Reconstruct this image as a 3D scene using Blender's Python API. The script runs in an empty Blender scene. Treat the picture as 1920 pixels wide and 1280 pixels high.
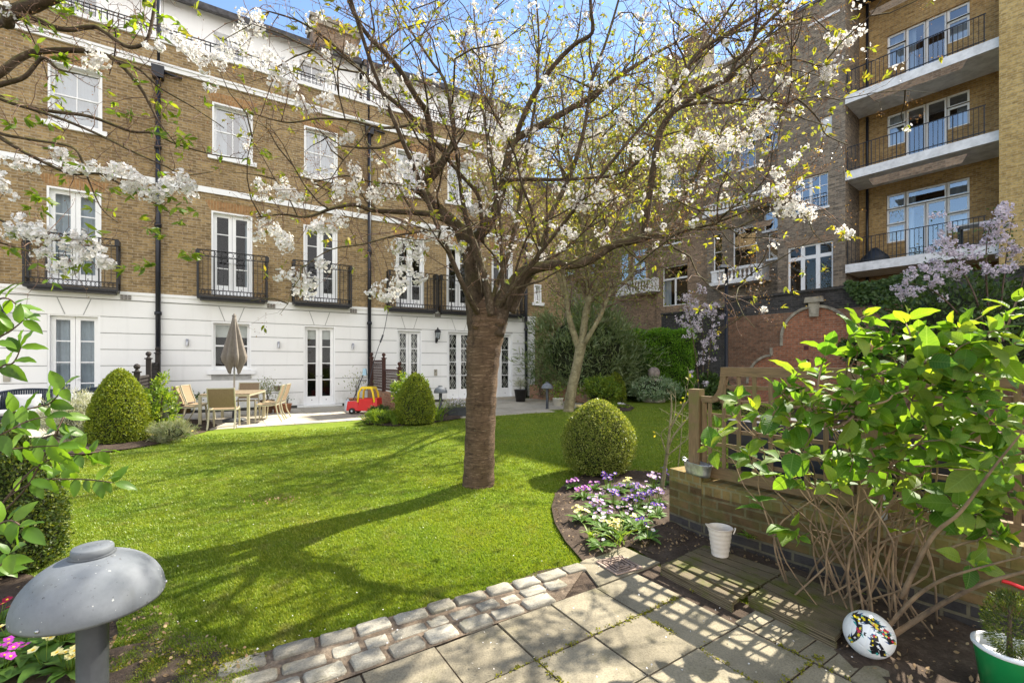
import bpy, bmesh, math, random
import numpy as np
from mathutils import Vector, Matrix

# ------------------------------------------------------------------ camera, sky, sun, exposure
sc = bpy.context.scene
COL = sc.collection
R = math.radians
FPX, CXP, HYP, EYE = 853.0, 960.0, 680.0, 1.5      # the lens measured from the photograph (1920 px wide)

cam_d = bpy.data.cameras.new('camera')
cam = bpy.data.objects.new('camera', cam_d)
COL.objects.link(cam)
cam.location = (0, 0, EYE)
cam.rotation_euler = (R(90), 0, 0)
cam_d.sensor_width = 36.0
cam_d.lens = 36.0 * FPX / 1920.0
cam_d.shift_y = (HYP - 640.0) / 1920.0
cam_d.clip_start = 0.02
cam_d.clip_end = 2000
sc.camera = cam

SUN_EL = R(44.0)
SUN_AZ = math.atan2(0.76, 0.65)                     # clockwise from +Y
SUN_DIR = Vector((math.sin(SUN_AZ) * math.cos(SUN_EL), math.cos(SUN_AZ) * math.cos(SUN_EL), math.sin(SUN_EL)))
sun_d = bpy.data.lights.new('sun', 'SUN')
sun_d.energy = 5.0
sun_d.angle = R(0.53)
sun_d.color = (1.0, 0.93, 0.80)
sun = bpy.data.objects.new('sun', sun_d)
COL.objects.link(sun)
sun.rotation_euler = SUN_DIR.to_track_quat('Z', 'Y').to_euler()

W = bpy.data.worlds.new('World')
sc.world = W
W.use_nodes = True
wn = W.node_tree
bg = wn.nodes['Background']
sky = wn.nodes.new('ShaderNodeTexSky')
sky.sky_type = 'NISHITA'
sky.sun_disc = False
sky.sun_elevation = SUN_EL
sky.sun_rotation = SUN_AZ
sky.air_density = 1.0
sky.dust_density = 0.05
sky.ozone_density = 2.0
# white cloud added mostly out of view behind the viewer, to brighten the shade
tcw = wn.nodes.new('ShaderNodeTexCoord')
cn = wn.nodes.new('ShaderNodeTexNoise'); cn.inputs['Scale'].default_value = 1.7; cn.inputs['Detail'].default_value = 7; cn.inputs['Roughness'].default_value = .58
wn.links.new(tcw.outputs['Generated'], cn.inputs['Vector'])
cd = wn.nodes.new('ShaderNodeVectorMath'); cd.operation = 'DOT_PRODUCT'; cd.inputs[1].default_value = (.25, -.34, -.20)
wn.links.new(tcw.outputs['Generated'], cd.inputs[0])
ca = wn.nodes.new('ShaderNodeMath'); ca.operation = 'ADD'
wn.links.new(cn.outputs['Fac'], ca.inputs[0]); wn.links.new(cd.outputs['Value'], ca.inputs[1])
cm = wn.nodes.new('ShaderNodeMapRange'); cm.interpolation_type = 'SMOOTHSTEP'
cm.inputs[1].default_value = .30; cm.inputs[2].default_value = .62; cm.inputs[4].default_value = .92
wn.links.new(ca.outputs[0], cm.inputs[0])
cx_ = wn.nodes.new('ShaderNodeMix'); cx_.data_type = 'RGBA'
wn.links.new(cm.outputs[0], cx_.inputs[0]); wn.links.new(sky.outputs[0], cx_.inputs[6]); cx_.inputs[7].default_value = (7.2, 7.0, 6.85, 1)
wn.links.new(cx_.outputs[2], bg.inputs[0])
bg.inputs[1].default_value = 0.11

vs = sc.view_settings
vs.view_transform = 'Standard'
vs.look = 'None'
vs.exposure = 1.52
vs.gamma = 1.0
vs.use_curve_mapping = False
sc.cycles.max_bounces = 8
sc.cycles.transparent_max_bounces = 12
sc.cycles.use_denoising = True

rng = random.Random(7)
nr = np.random.default_rng(11)

# ------------------------------------------------------------------ measuring helpers
def G(x, y, z=0.0):
    d = (EYE - z) * FPX / (y - HYP)
    return Vector(((x - CXP) * d / FPX, d, z))

def PX(x, y, back=0.0, z=0.0):
    """Ground point at photo column x whose near edge stands on photo row y, pushed back along that column."""
    d = (EYE - z) * FPX / (y - HYP) + back
    return Vector(((x - CXP) * d / FPX, d, z))

def P(x, y, d):
    return Vector(((x - CXP) * d / FPX, d, EYE - (y - HYP) * d / FPX))

class Plane:
    """A vertical plane: s runs along it (to the right as one faces it), q is the depth into the building."""
    def __init__(self, p0, p1):
        self.p0 = Vector(p0); d = Vector(p1) - self.p0
        self.L = d.length; self.d = d / self.L
        self.n = Vector((-self.d.y, self.d.x))
    def S(self, x, y, q=0.0):
        k = (x - CXP) / FPX
        px, py = self.p0 + self.n * q
        s = (k * py - px) / (self.d.x - k * self.d.y)
        dd = py + s * self.d.y
        return s, EYE - (y - HYP) * dd / FPX
    def ang(self):
        return math.atan2(self.d.y, self.d.x)

# ------------------------------------------------------------------ object helpers
def tag(o, label=None, cat=None, group=None, kind=None):
    if label: o['label'] = label
    if cat: o['category'] = cat
    if group: o['group'] = group
    if kind: o['kind'] = kind
    return o

def thing(name, label, cat, loc=(0, 0, 0), rz=0.0, group=None):
    o = bpy.data.objects.new(name, None)
    o.empty_display_size = 0.1
    COL.objects.link(o)
    o.location = loc
    o.rotation_euler = (0, 0, rz)
    return tag(o, label, cat, group)

def dup(root, loc, rz, label, group=None):
    """A copy of a thing with copies of its parts and sub-parts."""
    r = root.copy(); COL.objects.link(r)
    r.location = loc; r.rotation_euler = (0, 0, rz); r['label'] = label
    if group: r['group'] = group
    for ch in list(root.children):
        c = ch.copy(); COL.objects.link(c); c.parent = r
        for g in list(ch.children):
            e = g.copy(); COL.objects.link(e); e.parent = c
    return r

class MB:
    def __init__(self):
        self.v = []; self.f = []; self.uv = []; self.m = []; self.sm = []
    def face(self, pts, uv=None, m=0, smooth=False):
        b = len(self.v)
        self.v.extend([tuple(p) for p in pts])
        self.f.append(list(range(b, b + len(pts))))
        if uv is None:
            uv = [(p[0], p[2]) for p in pts]
        self.uv.append(uv); self.m.append(m); self.sm.append(smooth)
    def box(self, x0, x1, y0, y1, z0, z1, m=0, skip=''):
        F = self.face
        if 'f' not in skip: F([(x0,y0,z0),(x1,y0,z0),(x1,y0,z1),(x0,y0,z1)], [(x0,z0),(x1,z0),(x1,z1),(x0,z1)], m)
        if 'b' not in skip: F([(x1,y1,z0),(x0,y1,z0),(x0,y1,z1),(x1,y1,z1)], [(x1,z0),(x0,z0),(x0,z1),(x1,z1)], m)
        if 'l' not in skip: F([(x0,y1,z0),(x0,y0,z0),(x0,y0,z1),(x0,y1,z1)], [(y1,z0),(y0,z0),(y0,z1),(y1,z1)], m)
        if 'r' not in skip: F([(x1,y0,z0),(x1,y1,z0),(x1,y1,z1),(x1,y0,z1)], [(y0,z0),(y1,z0),(y1,z1),(y0,z1)], m)
        if 't' not in skip: F([(x0,y0,z1),(x1,y0,z1),(x1,y1,z1),(x0,y1,z1)], [(x0,y0),(x1,y0),(x1,y1),(x0,y1)], m)
        if 'u' not in skip: F([(x0,y1,z0),(x1,y1,z0),(x1,y0,z0),(x0,y0,z0)], [(x0,y1),(x1,y1),(x1,y0),(x0,y0)], m)
    def obox(self, c, ax, ay, az, m=0, top=1.0):
        """Oriented box: centre and three half-axis vectors; top < 1 tapers the +az end."""
        c = Vector(c); ax = Vector(ax); ay = Vector(ay); az = Vector(az)
        q = []
        for k, sz in ((1.0, -1), (top, 1)):
            for sx, sy in ((-1,-1),(1,-1),(1,1),(-1,1)):
                q.append(c + ax*sx*k + ay*sy*k + az*sz)
        lx, ly, lz = ax.length, ay.length, az.length
        for idx, (a, b) in (((0,1,5,4),(lx,lz)),((1,2,6,5),(ly,lz)),((2,3,7,6),(lx,lz)),((3,0,4,7),(ly,lz)),((4,5,6,7),(lx,ly)),((3,2,1,0),(lx,ly))):
            o = rngu.random() * 3
            self.face([q[i] for i in idx], [(o,o),(o+2*a,o),(o+2*a,o+2*b),(o,o+2*b)], m)
    def beam(self, a, b, w, h, up=(0, 0, 1), m=0, top=1.0):
        a = Vector(a); b = Vector(b); d = b - a
        L = d.length; d /= L
        s = d.cross(Vector(up))
        if s.length < 1e-4: s = d.cross(Vector((0, 1, 0)))
        s.normalize(); u = s.cross(d)
        self.obox((a + b) / 2, s * w / 2, u * h / 2, d * L / 2, m, top)
    def tube(self, pts, rad, n=8, m=0, cap=True, wob=0.0, rnd=None):
        pts = [Vector(p) for p in pts]
        k = len(pts)
        if not hasattr(rad, '__len__'): rad = [rad] * k
        t0 = (pts[1] - pts[0]).normalized()
        ref = Vector((0, 0, 1)) if abs(t0.z) < 0.9 else Vector((1, 0, 0))
        s = t0.cross(ref).normalized()
        rings = []; L = 0.0; ls = []
        for i in range(k):
            t = (pts[min(i+1, k-1)] - pts[max(i-1, 0)])
            if t.length < 1e-9: t = t0.copy()
            t.normalize()
            s = (s - t * s.dot(t))
            if s.length < 1e-6: s = t.cross(Vector((0.3, 0.5, 0.8)))
            s.normalize(); u = t.cross(s)
            if i: L += (pts[i] - pts[i-1]).length
            ls.append(L)
            ring = []
            for j in range(n):
                a = 2 * math.pi * j / n
                r = rad[i]
                if wob: r *= 1 + (rnd or rng).uniform(-wob, wob)
                ring.append(pts[i] + (s * math.cos(a) + u * math.sin(a)) * r)
            rings.append(ring)
        b = len(self.v)
        for ring in rings: self.v.extend([tuple(p) for p in ring])
        for i in range(k - 1):
            for j in range(n):
                j2 = (j + 1) % n
                self.f.append([b+i*n+j, b+i*n+j2, b+(i+1)*n+j2, b+(i+1)*n+j])
                r = rad[i] * 6.28 / n
                self.uv.append([(j*r, ls[i]), ((j+1)*r, ls[i]), ((j+1)*r, ls[i+1]), (j*r, ls[i+1])])
                self.m.append(m); self.sm.append(True)
        if cap:
            self.f.append([b + j for j in range(n)][::-1]); self.uv.append([(0, 0)] * n); self.m.append(m); self.sm.append(False)
            self.f.append([b + (k-1)*n + j for j in range(n)]); self.uv.append([(0, 0)] * n); self.m.append(m); self.sm.append(False)
    def lathe(self, prof, n=24, c=(0, 0, 0), m=0, smooth=True, sx=1.0, sy=1.0):
        b = len(self.v); k = len(prof)
        for r, z in prof:
            for j in range(n):
                a = 2 * math.pi * j / n
                self.v.append((c[0] + r*math.cos(a)*sx, c[1] + r*math.sin(a)*sy, c[2] + z))
        for i in range(k - 1):
            for j in range(n):
                j2 = (j + 1) % n
                self.f.append([b+i*n+j, b+i*n+j2, b+(i+1)*n+j2, b+(i+1)*n+j])
                self.uv.append([(j/n, prof[i][1]), ((j+1)/n, prof[i][1]), ((j+1)/n, prof[i+1][1]), (j/n, prof[i+1][1])])
                self.m.append(m); self.sm.append(smooth)
    def prism(self, poly, y0, y1, m=0):
        """A polygon in local (x, z) extruded along local y."""
        n = len(poly)
        self.face([(x, y0, z) for x, z in poly], [(x, z) for x, z in poly], m)
        self.face([(x, y1, z) for x, z in poly][::-1], [(x, z) for x, z in poly][::-1], m)
        for i in range(n):
            (xa, za), (xb, zb) = poly[i], poly[(i+1) % n]
            self.face([(xa,y0,za),(xa,y1,za),(xb,y1,zb),(xb,y0,zb)], [(0,za),(y1-y0,za),(y1-y0,zb),(0,zb)], m)
    def build(self, name, mats, parent=None, loc=None, rz=0.0, bevel=0.0, bseg=1):
        me = bpy.data.meshes.new(name)
        me.from_pydata(self.v, [], self.f)
        if not isinstance(mats, (list, tuple)): mats = [mats]
        for mt in mats: me.materials.append(mt)
        ul = me.uv_layers.new(name='UVMap')
        flat = [c for face in self.uv for p in face for c in p]
        ul.data.foreach_set('uv', flat)
        me.polygons.foreach_set('material_index', self.m)
        me.polygons.foreach_set('use_smooth', self.sm)
        me.update()
        o = bpy.data.objects.new(name, me)
        COL.objects.link(o)
        if parent is not None: o.parent = parent
        if loc is not None: o.location = loc
        if rz: o.rotation_euler = (0, 0, rz)
        if bevel:
            md = o.modifiers.new('bevel', 'BEVEL'); md.width = bevel; md.segments = bseg
            md.limit_method = 'ANGLE'; md.angle_limit = R(40)
        return o
rngu = random.Random(3)

SHAPES = {
    'diamond': [(0, 0), (.5, .45), (1, 0), (.5, -.45)],
    'oval': [(0, 0), (.25, .36), (.6, .42), (1, 0), (.6, -.42), (.25, -.36)],
    'blade': [(0, .5), (0, -.5), (.6, -.35), (1, 0), (.6, .35)],
    'quad': [(-.5, -.5), (.5, -.5), (.5, .5), (-.5, .5)],
}
def leaf_mesh(name, pts, nrm, size, mat, parent=None, shape='diamond', aspect=1.0, tdir=None, curl=0.0, spread=1.0):
    """Many leaf faces as ONE mesh. pts, nrm: (N,3). tdir: preferred leaf direction (N,3) or None."""
    pts = np.asarray(pts, float); N = len(pts)
    nrm = np.asarray(nrm, float)
    nrm = nrm / (np.linalg.norm(nrm, axis=1, keepdims=True) + 1e-9)
    size = np.broadcast_to(np.asarray(size, float), (N,))
    t = nr.normal(size=(N, 3)) * spread
    if tdir is not None: t = t * 0.35 + np.asarray(tdir, float)
    t = t - nrm * np.sum(t * nrm, axis=1, keepdims=True)
    t /= (np.linalg.norm(t, axis=1, keepdims=True) + 1e-9)
    bt = np.cross(nrm, t)
    sh = np.array(SHAPES[shape]); k = len(sh)
    u = sh[:, 0]; v = sh[:, 1] * aspect; w = -curl * u * u + curl * .6 * np.abs(sh[:, 1])
    V = pts[:, None, :] + size[:, None, None] * (t[:, None, :] * u[None, :, None] + bt[:, None, :] * v[None, :, None] + nrm[:, None, :] * w[None, :, None])
    return raw_mesh(name, V.reshape(-1, 3), k, mat, parent)

def raw_mesh(name, V, k, mat, parent=None):
    N = len(V) // k
    me = bpy.data.meshes.new(name)
    me.vertices.add(N * k); me.loops.add(N * k); me.polygons.add(N)
    me.vertices.foreach_set('co', np.ascontiguousarray(V, dtype=np.float32).ravel())
    me.loops.foreach_set('vertex_index', np.arange(N * k, dtype=np.int32))
    me.polygons.foreach_set('loop_start', np.arange(0, N * k, k, dtype=np.int32))
    me.update(calc_edges=True)
    me.validate()
    me.materials.append(mat)
    o = bpy.data.objects.new(name, me)
    COL.objects.link(o)
    if parent is not None: o.parent = parent
    return o

def catmull(pts, rad, seg=5):
    pts = [Vector(p) for p in pts]; out = []; ro = []
    n = len(pts)
    for i in range(n - 1):
        p0 = pts[max(i-1, 0)]; p1 = pts[i]; p2 = pts[i+1]; p3 = pts[min(i+2, n-1)]
        for k in range(seg):
            t = k / seg
            out.append(0.5 * ((2*p1) + (p2-p0)*t + (2*p0-5*p1+4*p2-p3)*t*t + (3*p1-p0-3*p2+p3)*t*t*t))
            ro.append(rad[i] * (1-t) + rad[i+1] * t)
    out.append(pts[-1]); ro.append(rad[-1])
    return out, ro
# ------------------------------------------------------------------ materials (all procedural)
def new_mat(name):
    m = bpy.data.materials.new(name); m.use_nodes = True
    nt = m.node_tree
    return m, nt, nt.nodes['Principled BSDF']

def ramp(nt, fac, stops):
    r = nt.nodes.new('ShaderNodeValToRGB')
    e = r.color_ramp.elements
    while len(e) < len(stops): e.new(0.5)
    for i, (p, c) in enumerate(stops):
        e[i].position = p; e[i].color = (*c, 1)
    nt.links.new(fac, r.inputs[0])
    return r.outputs[0]

def coords(nt, kind='Object', scale=(1, 1, 1), rot=(0, 0, 0)):
    tc = nt.nodes.new('ShaderNodeTexCoord')
    mp = nt.nodes.new('ShaderNodeMapping')
    mp.inputs['Scale'].default_value = scale
    mp.inputs['Rotation'].default_value = rot
    nt.links.new(tc.outputs[kind], mp.inputs[0])
    return mp.outputs[0]

def noise(nt, vec, scale=5, detail=4, rough=.6, dist=0.0):
    n = nt.nodes.new('ShaderNodeTexNoise')
    n.inputs['Scale'].default_value = scale; n.inputs['Detail'].default_value = detail
    n.inputs['Roughness'].default_value = rough; n.inputs['Distortion'].default_value = dist
    if vec is not None: nt.links.new(vec, n.inputs['Vector'])
    return n.outputs['Fac']

def mix(nt, a, b, fac, mode='MIX'):
    n = nt.nodes.new('ShaderNodeMix'); n.data_type = 'RGBA'; n.blend_type = mode
    for s, x in ((n.inputs[0], fac), (n.inputs[6], a), (n.inputs[7], b)):
        if isinstance(x, (int, float)): s.default_value = x
        elif isinstance(x, tuple): s.default_value = (*x, 1)
        else: nt.links.new(x, s)
    return n.outputs[2]

def maprange(nt, v, a, b, c=0.0, d=1.0):
    n = nt.nodes.new('ShaderNodeMapRange')
    n.inputs[1].default_value = a; n.inputs[2].default_value = b; n.inputs[3].default_value = c; n.inputs[4].default_value = d
    nt.links.new(v, n.inputs[0]); return n.outputs[0]

def math_n(nt, op, a, b):
    n = nt.nodes.new('ShaderNodeMath'); n.operation = op
    for s, x in ((n.inputs[0], a), (n.inputs[1], b)):
        if isinstance(x, (int, float)): s.default_value = x
        else: nt.links.new(x, s)
    return n.outputs[0]

def bump(nt, bs, h, strength=.3, dist=.01):
    b = nt.nodes.new('ShaderNodeBump')
    b.inputs['Strength'].default_value = strength; b.inputs['Distance'].default_value = dist
    nt.links.new(h, b.inputs['Height']); nt.links.new(b.outputs[0], bs.inputs['Normal'])

def plain(name, col, rough=.5, var=.12, scale=6, metal=0.0, bmp=0.0, col2=None, stretch=(1, 1, 1), spec=.4, bscale=None):
    m, nt, bs = new_mat(name)
    v = coords(nt, 'Object', stretch)
    f = noise(nt, v, scale, 5, .65)
    c2 = col2 or tuple(c * (1 - var * 2.2) for c in col)
    c1 = tuple(min(1, c * (1 + var)) for c in col)
    out = ramp(nt, f, [(.3, c2), (.62, c1)])
    nt.links.new(out, bs.inputs['Base Color'])
    bs.inputs['Roughness'].default_value = rough; bs.inputs['Metallic'].default_value = metal
    bs.inputs['Specular IOR Level'].default_value = spec
    if bmp:
        bump(nt, bs, noise(nt, v, bscale or scale * 6, 4, .6), bmp, .01)
    return m

def brick(name, c1, c2, mortar, stain=(.5, .45, .4), bw=.225, rh=.075, ms=.010, moss=None, bmp=.5, sfac=.55):
    m, nt, bs = new_mat(name)
    uv = coords(nt, 'UV')
    # a little wander so that courses are not ruler-straight
    nv = nt.nodes.new('ShaderNodeTexNoise'); nv.inputs['Scale'].default_value = 3.0
    nt.links.new(uv, nv.inputs['Vector'])
    ad = nt.nodes.new('ShaderNodeVectorMath'); ad.operation = 'MULTIPLY_ADD'
    nt.links.new(nv.outputs['Color'], ad.inputs[0]); ad.inputs[1].default_value = (.008, .008, 0)
    nt.links.new(uv, ad.inputs[2])
    b = nt.nodes.new('ShaderNodeTexBrick')
    nt.links.new(ad.outputs[0], b.inputs['Vector'])
    b.inputs['Scale'].default_value = 1.0
    b.inputs['Brick Width'].default_value = bw; b.inputs['Row Height'].default_value = rh
    b.inputs['Mortar Size'].default_value = ms; b.inputs['Mortar Smooth'].default_value = .25
    b.inputs['Bias'].default_value = 0.0
    b.inputs['Color1'].default_value = (*c1, 1); b.inputs['Color2'].default_value = (*c2, 1); b.inputs['Mortar'].default_value = (*mortar, 1)
    f1 = noise(nt, uv, 9, 6, .7)
    f2 = noise(nt, uv, .45, 5, .6)
    out = mix(nt, b.outputs['Color'], ramp(nt, f1, [(.25, (.36, .33, .31)), (.52, (1, 1, 1)), (.78, (1.35, 1.25, 1.08))]), .85, 'MULTIPLY')
    out = mix(nt, out, ramp(nt, f2, [(.32, stain), (.6, (1, 1, 1))]), sfac, 'MULTIPLY')
    if moss:
        f3 = maprange(nt, noise(nt, uv, 3.2, 5, .7), .42, .68)
        out = mix(nt, out, moss, f3)
    nt.links.new(out, bs.inputs['Base Color'])
    bs.inputs['Roughness'].default_value = .9
    bs.inputs['Specular IOR Level'].default_value = .2
    hh = math_n(nt, 'MULTIPLY_ADD', b.outputs['Fac'], -1.0)
    nt.links.new(f1, hh.node.inputs[2])
    bump(nt, bs, hh, bmp, .012)
    return m

def leafmat(name, cols, trans=.45, rough=.45, spec=.35, veins=False, tint=None):
    """Leaf: per-leaf colour, light passes through it."""
    m, nt, bs = new_mat(name)
    g = nt.nodes.new('ShaderNodeNewGeometry')
    n = len(cols)
    c = ramp(nt, g.outputs['Random Per Island'], [((i + .5) / n, cols[i]) for i in range(n)])
    if veins:
        uv = coords(nt, 'UV')
        sp = nt.nodes.new('ShaderNodeSeparateXYZ'); nt.links.new(uv, sp.inputs[0])
        a = math_n(nt, 'ABSOLUTE', sp.outputs[1], 0.0)
        t = math_n(nt, 'MULTIPLY_ADD', a, -.55); nt.links.new(sp.outputs[0], t.node.inputs[2])
        w = math_n(nt, 'SINE', math_n(nt, 'MULTIPLY', t, 62.0), 0.0)
        vv = maprange(nt, w, .80, 1.0)
        mid = maprange(nt, a, .025, .0)
        vein = math_n(nt, 'MAXIMUM', math_n(nt, 'MULTIPLY', vv, .5), mid)
        c = mix(nt, c, ramp(nt, noise(nt, coords(nt, 'Object'), 9, 5, .7), [(.3, (.62, .72, .8)), (.55, (1, 1, 1)), (.72, (1.5, 1.2, .9))]), .8, 'MULTIPLY')
        c = mix(nt, c, (.34, .48, .16), math_n(nt, 'MULTIPLY', vein, .38))
        bump(nt, bs, math_n(nt, 'MULTIPLY', vein, -1.0), .45, .004)
    nt.links.new(c, bs.inputs['Base Color'])
    bs.inputs['Roughness'].default_value = rough
    bs.inputs['Specular IOR Level'].default_value = spec
    if trans:
        tr = nt.nodes.new('ShaderNodeBsdfTranslucent')
        tc = mix(nt, c, tint or (1.6, 1.5, .5), 1.0, 'MULTIPLY')
        nt.links.new(tc, tr.inputs[0])
        ms = nt.nodes.new('ShaderNodeMixShader'); ms.inputs[0].default_value = trans
        nt.links.new(bs.outputs[0], ms.inputs[1]); nt.links.new(tr.outputs[0], ms.inputs[2])
        nt.links.new(ms.outputs[0], nt.nodes['Material Output'].inputs[0])
    return m

def wood(name, c1, c2, scale=14, stretch=(1, 1, 1), rough=.75, moss=None, ridges=0):
    m, nt, bs = new_mat(name)
    uv = coords(nt, 'UV', stretch)
    f = noise(nt, uv, scale, 6, .6, .6)
    out = ramp(nt, f, [(.28, c2), (.68, c1)])
    h = f
    if ridges:
        wv = nt.nodes.new('ShaderNodeTexWave'); wv.wave_type = 'BANDS'; wv.bands_direction = 'Y'
        wv.inputs['Scale'].default_value = ridges
        nt.links.new(coords(nt, 'UV'), wv.inputs['Vector'])
        out = mix(nt, out, ramp(nt, wv.outputs['Fac'], [(.15, (.3, .28, .26)), (.5, (1, 1, 1))]), .8, 'MULTIPLY')
        h = wv.outputs['Fac']
    if moss:
        v = coords(nt, 'Object')
        out = mix(nt, out, moss, maprange(nt, noise(nt, v, 4.5, 5, .7), .50, .66))
    nt.links.new(out, bs.inputs['Base Color'])
    bs.inputs['Roughness'].default_value = rough
    bs.inputs['Specular IOR Level'].default_value = .25
    bump(nt, bs, h, .35, .006)
    return m

def glass_mat(name, tint=(.86, .9, .92), refl=.16):
    m, nt, bs = new_mat(name)
    nt.nodes.remove(bs)
    tr = nt.nodes.new('ShaderNodeBsdfTransparent'); tr.inputs[0].default_value = (*tint, 1)
    gl = nt.nodes.new('ShaderNodeBsdfGlossy'); gl.inputs['Roughness'].default_value = .012
    v = coords(nt, 'Object')
    b = nt.nodes.new('ShaderNodeBump'); b.inputs['Strength'].default_value = .05; b.inputs['Distance'].default_value = .02
    nt.links.new(noise(nt, v, 1.6, 2, .5), b.inputs['Height']); nt.links.new(b.outputs[0], gl.inputs['Normal'])
    lw = nt.nodes.new('ShaderNodeLayerWeight'); lw.inputs[0].default_value = .22
    f = math_n(nt, 'MULTIPLY_ADD', lw.outputs['Fresnel'], .55)
    f.node.inputs[2].default_value = refl
    ms = nt.nodes.new('ShaderNodeMixShader')
    nt.links.new(f, ms.inputs[0]); nt.links.new(tr.outputs[0], ms.inputs[1]); nt.links.new(gl.outputs[0], ms.inputs[2])
    nt.links.new(ms.outputs[0], nt.nodes['Material Output'].inputs[0])
    return m

M = {}
M['stock'] = brick('stock_brick', (.42, .30, .145), (.235, .165, .085), (.41, .34, .235), (.55, .50, .44))
M['stock_flat'] = brick('gauged_brick', (.42, .24, .11), (.34, .20, .09), (.42, .33, .2), bw=.075, rh=.34, ms=.006)
M['dark_brick'] = brick('sooty_brick', (.35, .28, .20), (.15, .125, .098), (.30, .265, .215), (.45, .42, .40))
M['yellow_brick'] = brick('yellow_brick', (.52, .34, .135), (.34, .205, .08), (.42, .33, .2), (.5, .44, .36), sfac=.75)
M['near_brick'] = brick('ochre_brick', (.60, .435, .17), (.42, .29, .105), (.52, .42, .24), (.75, .7, .62))
M['brown_brick'] = brick('brown_brick', (.38, .265, .175), (.20, .145, .10), (.33, .27, .20), (.45, .42, .4))
M['wall_dark'] = brick('old_wall_brick', (.36, .185, .115), (.21, .12, .08), (.28, .22, .165), (.45, .42, .40), sfac=.8)
M['wall_black'] = brick('blackened_brick', (.085, .08, .08), (.05, .048, .048), (.10, .095, .09))
M['wall_red'] = brick('red_brick', (.50, .20, .11), (.34, .14, .08), (.36, .27, .2), (.7, .62, .58))
M['low_wall'] = brick('mossy_low_wall_brick', (.235, .15, .07), (.115, .07, .035), (.22, .185, .105), (.38, .35, .27), moss=(.095, .09, .026))
M['low_wall_blue'] = brick('engineering_brick', (.085, .075, .07), (.055, .05, .05), (.17, .15, .10))
M['soldier'] = brick('soldier_brick', (.33, .23, .09), (.22, .15, .06), (.30, .26, .14), bw=.075, rh=.24, ms=.009, moss=(.15, .145, .04))
M['planter_brick'] = brick('planter_brick', (.46, .25, .15), (.36, .19, .11), (.38, .30, .22))
M['paver'] = brick('brick_paver', (.22, .19, .14), (.15, .135, .10), (.07, .06, .045), bw=.2, rh=.1, ms=.006, moss=(.10, .105, .03))
def stucco_mat():
    m, nt, bs = new_mat('white_stucco')
    f = noise(nt, coords(nt, 'Object', (3.5, 3.5, .28)), 1.6, 6, .65)
    f2 = noise(nt, coords(nt, 'Object'), .9, 5, .6)
    c = mix(nt, (.84, .84, .825), (.66, .66, .64), maprange(nt, f, .54, .8, 0, .45))
    c = mix(nt, c, (.76, .755, .735), maprange(nt, f2, .5, .75, 0, .5))
    sp = nt.nodes.new('ShaderNodeSeparateXYZ'); nt.links.new(coords(nt, 'Object'), sp.inputs[0])
    lo = maprange(nt, sp.outputs[2], .75, .08, 0, 1)
    c = mix(nt, c, (.45, .44, .38), math_n(nt, 'MULTIPLY', lo, maprange(nt, noise(nt, coords(nt, 'Object', (1, 1, .6)), 4, 6, .7), .40, .68, 0, .8)))
    nt.links.new(c, bs.inputs['Base Color']); bs.inputs['Roughness'].default_value = .8; bs.inputs['Specular IOR Level'].default_value = .25
    bump(nt, bs, noise(nt, coords(nt, 'Object'), 28, 4, .6), .1, .01)
    return m
M['stucco'] = stucco_mat()
M['paint'] = plain('white_paint', (.85, .855, .85), .4, .015, 3)
M['cream'] = plain('cream_paint', (.80, .765, .66), .5, .05, 4)
M['dirt_line'] = plain('joint_line', (.42, .42, .41), .9, .1, 8)
M['stone'] = plain('weathered_stone', (.36, .32, .25), .9, .25, 5, bmp=.4)
M['white_stone'] = plain('painted_stone', (.82, .82, .81), .8, .06, 3, bmp=.15, col2=(.58, .58, .57))
M['slate'] = plain('roof_slate', (.075, .072, .075), .7, .25, 9, bmp=.4)
M['iron'] = plain('black_iron', (.012, .012, .014), .38, .2, 10)
M['pipe'] = plain('black_pipe', (.014, .016, .024), .32, .2, 10)
M['glass'] = glass_mat('window_glass', refl=.04)
M['glass_sky'] = glass_mat('window_glass_upper', refl=.30)
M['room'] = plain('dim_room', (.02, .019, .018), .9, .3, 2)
M['curtain'] = plain('white_curtain', (.40, .455, .50), .9, .05, 3)
M['blind'] = plain('roller_blind', (.60, .59, .54), .9, .03, 3)
M['air_brick'] = plain('air_brick', (.24, .22, .20), .9, .2, 30)
M['steel'] = plain('brushed_steel', (.45, .45, .46), .35, .05, 10, metal=.8)
M['galv'] = plain('galvanised_steel', (.55, .57, .58), .38, .18, 18, metal=.85)
M['zinc'] = plain('bollard_grey', (.21, .225, .245), .5, .10, 7, bmp=.05, col2=(.15, .165, .185))
def bollard_mat():
    m, nt, bs = new_mat('bollard_grey')
    v = coords(nt, 'Object')
    c = ramp(nt, noise(nt, v, 6, 6, .65), [(.3, (.135, .15, .165)), (.62, (.205, .22, .24))])
    c = mix(nt, c, (.075, .075, .075), maprange(nt, noise(nt, v, 75, 3, .6), .66, .72))
    c = mix(nt, c, (.50, .50, .48), maprange(nt, noise(nt, coords(nt, 'Object', (1, 1.3, 1)), 48, 2, .5), .715, .74))
    c = mix(nt, c, (.13, .135, .13), maprange(nt, noise(nt, coords(nt, 'Object', (1, 1, .3)), 9, 6, .7), .55, .8, 0, .7))
    nt.links.new(c, bs.inputs['Base Color']); bs.inputs['Roughness'].default_value = .62; bs.inputs['Specular IOR Level'].default_value = .3
    bump(nt, bs, noise(nt, v, 60, 4, .6), .12, .004)
    return m
M['zinc'] = bollard_mat()
M['bollard_pole'] = plain('bollard_pole_grey', (.05, .054, .058), .45, .15, 9)
M['terracotta'] = plain('terracotta', (.47, .21, .11), .85, .15, 12, col2=(.34, .16, .09))
M['pot_black'] = plain('black_pot', (.03, .028, .028), .4, .2, 8)
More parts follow.
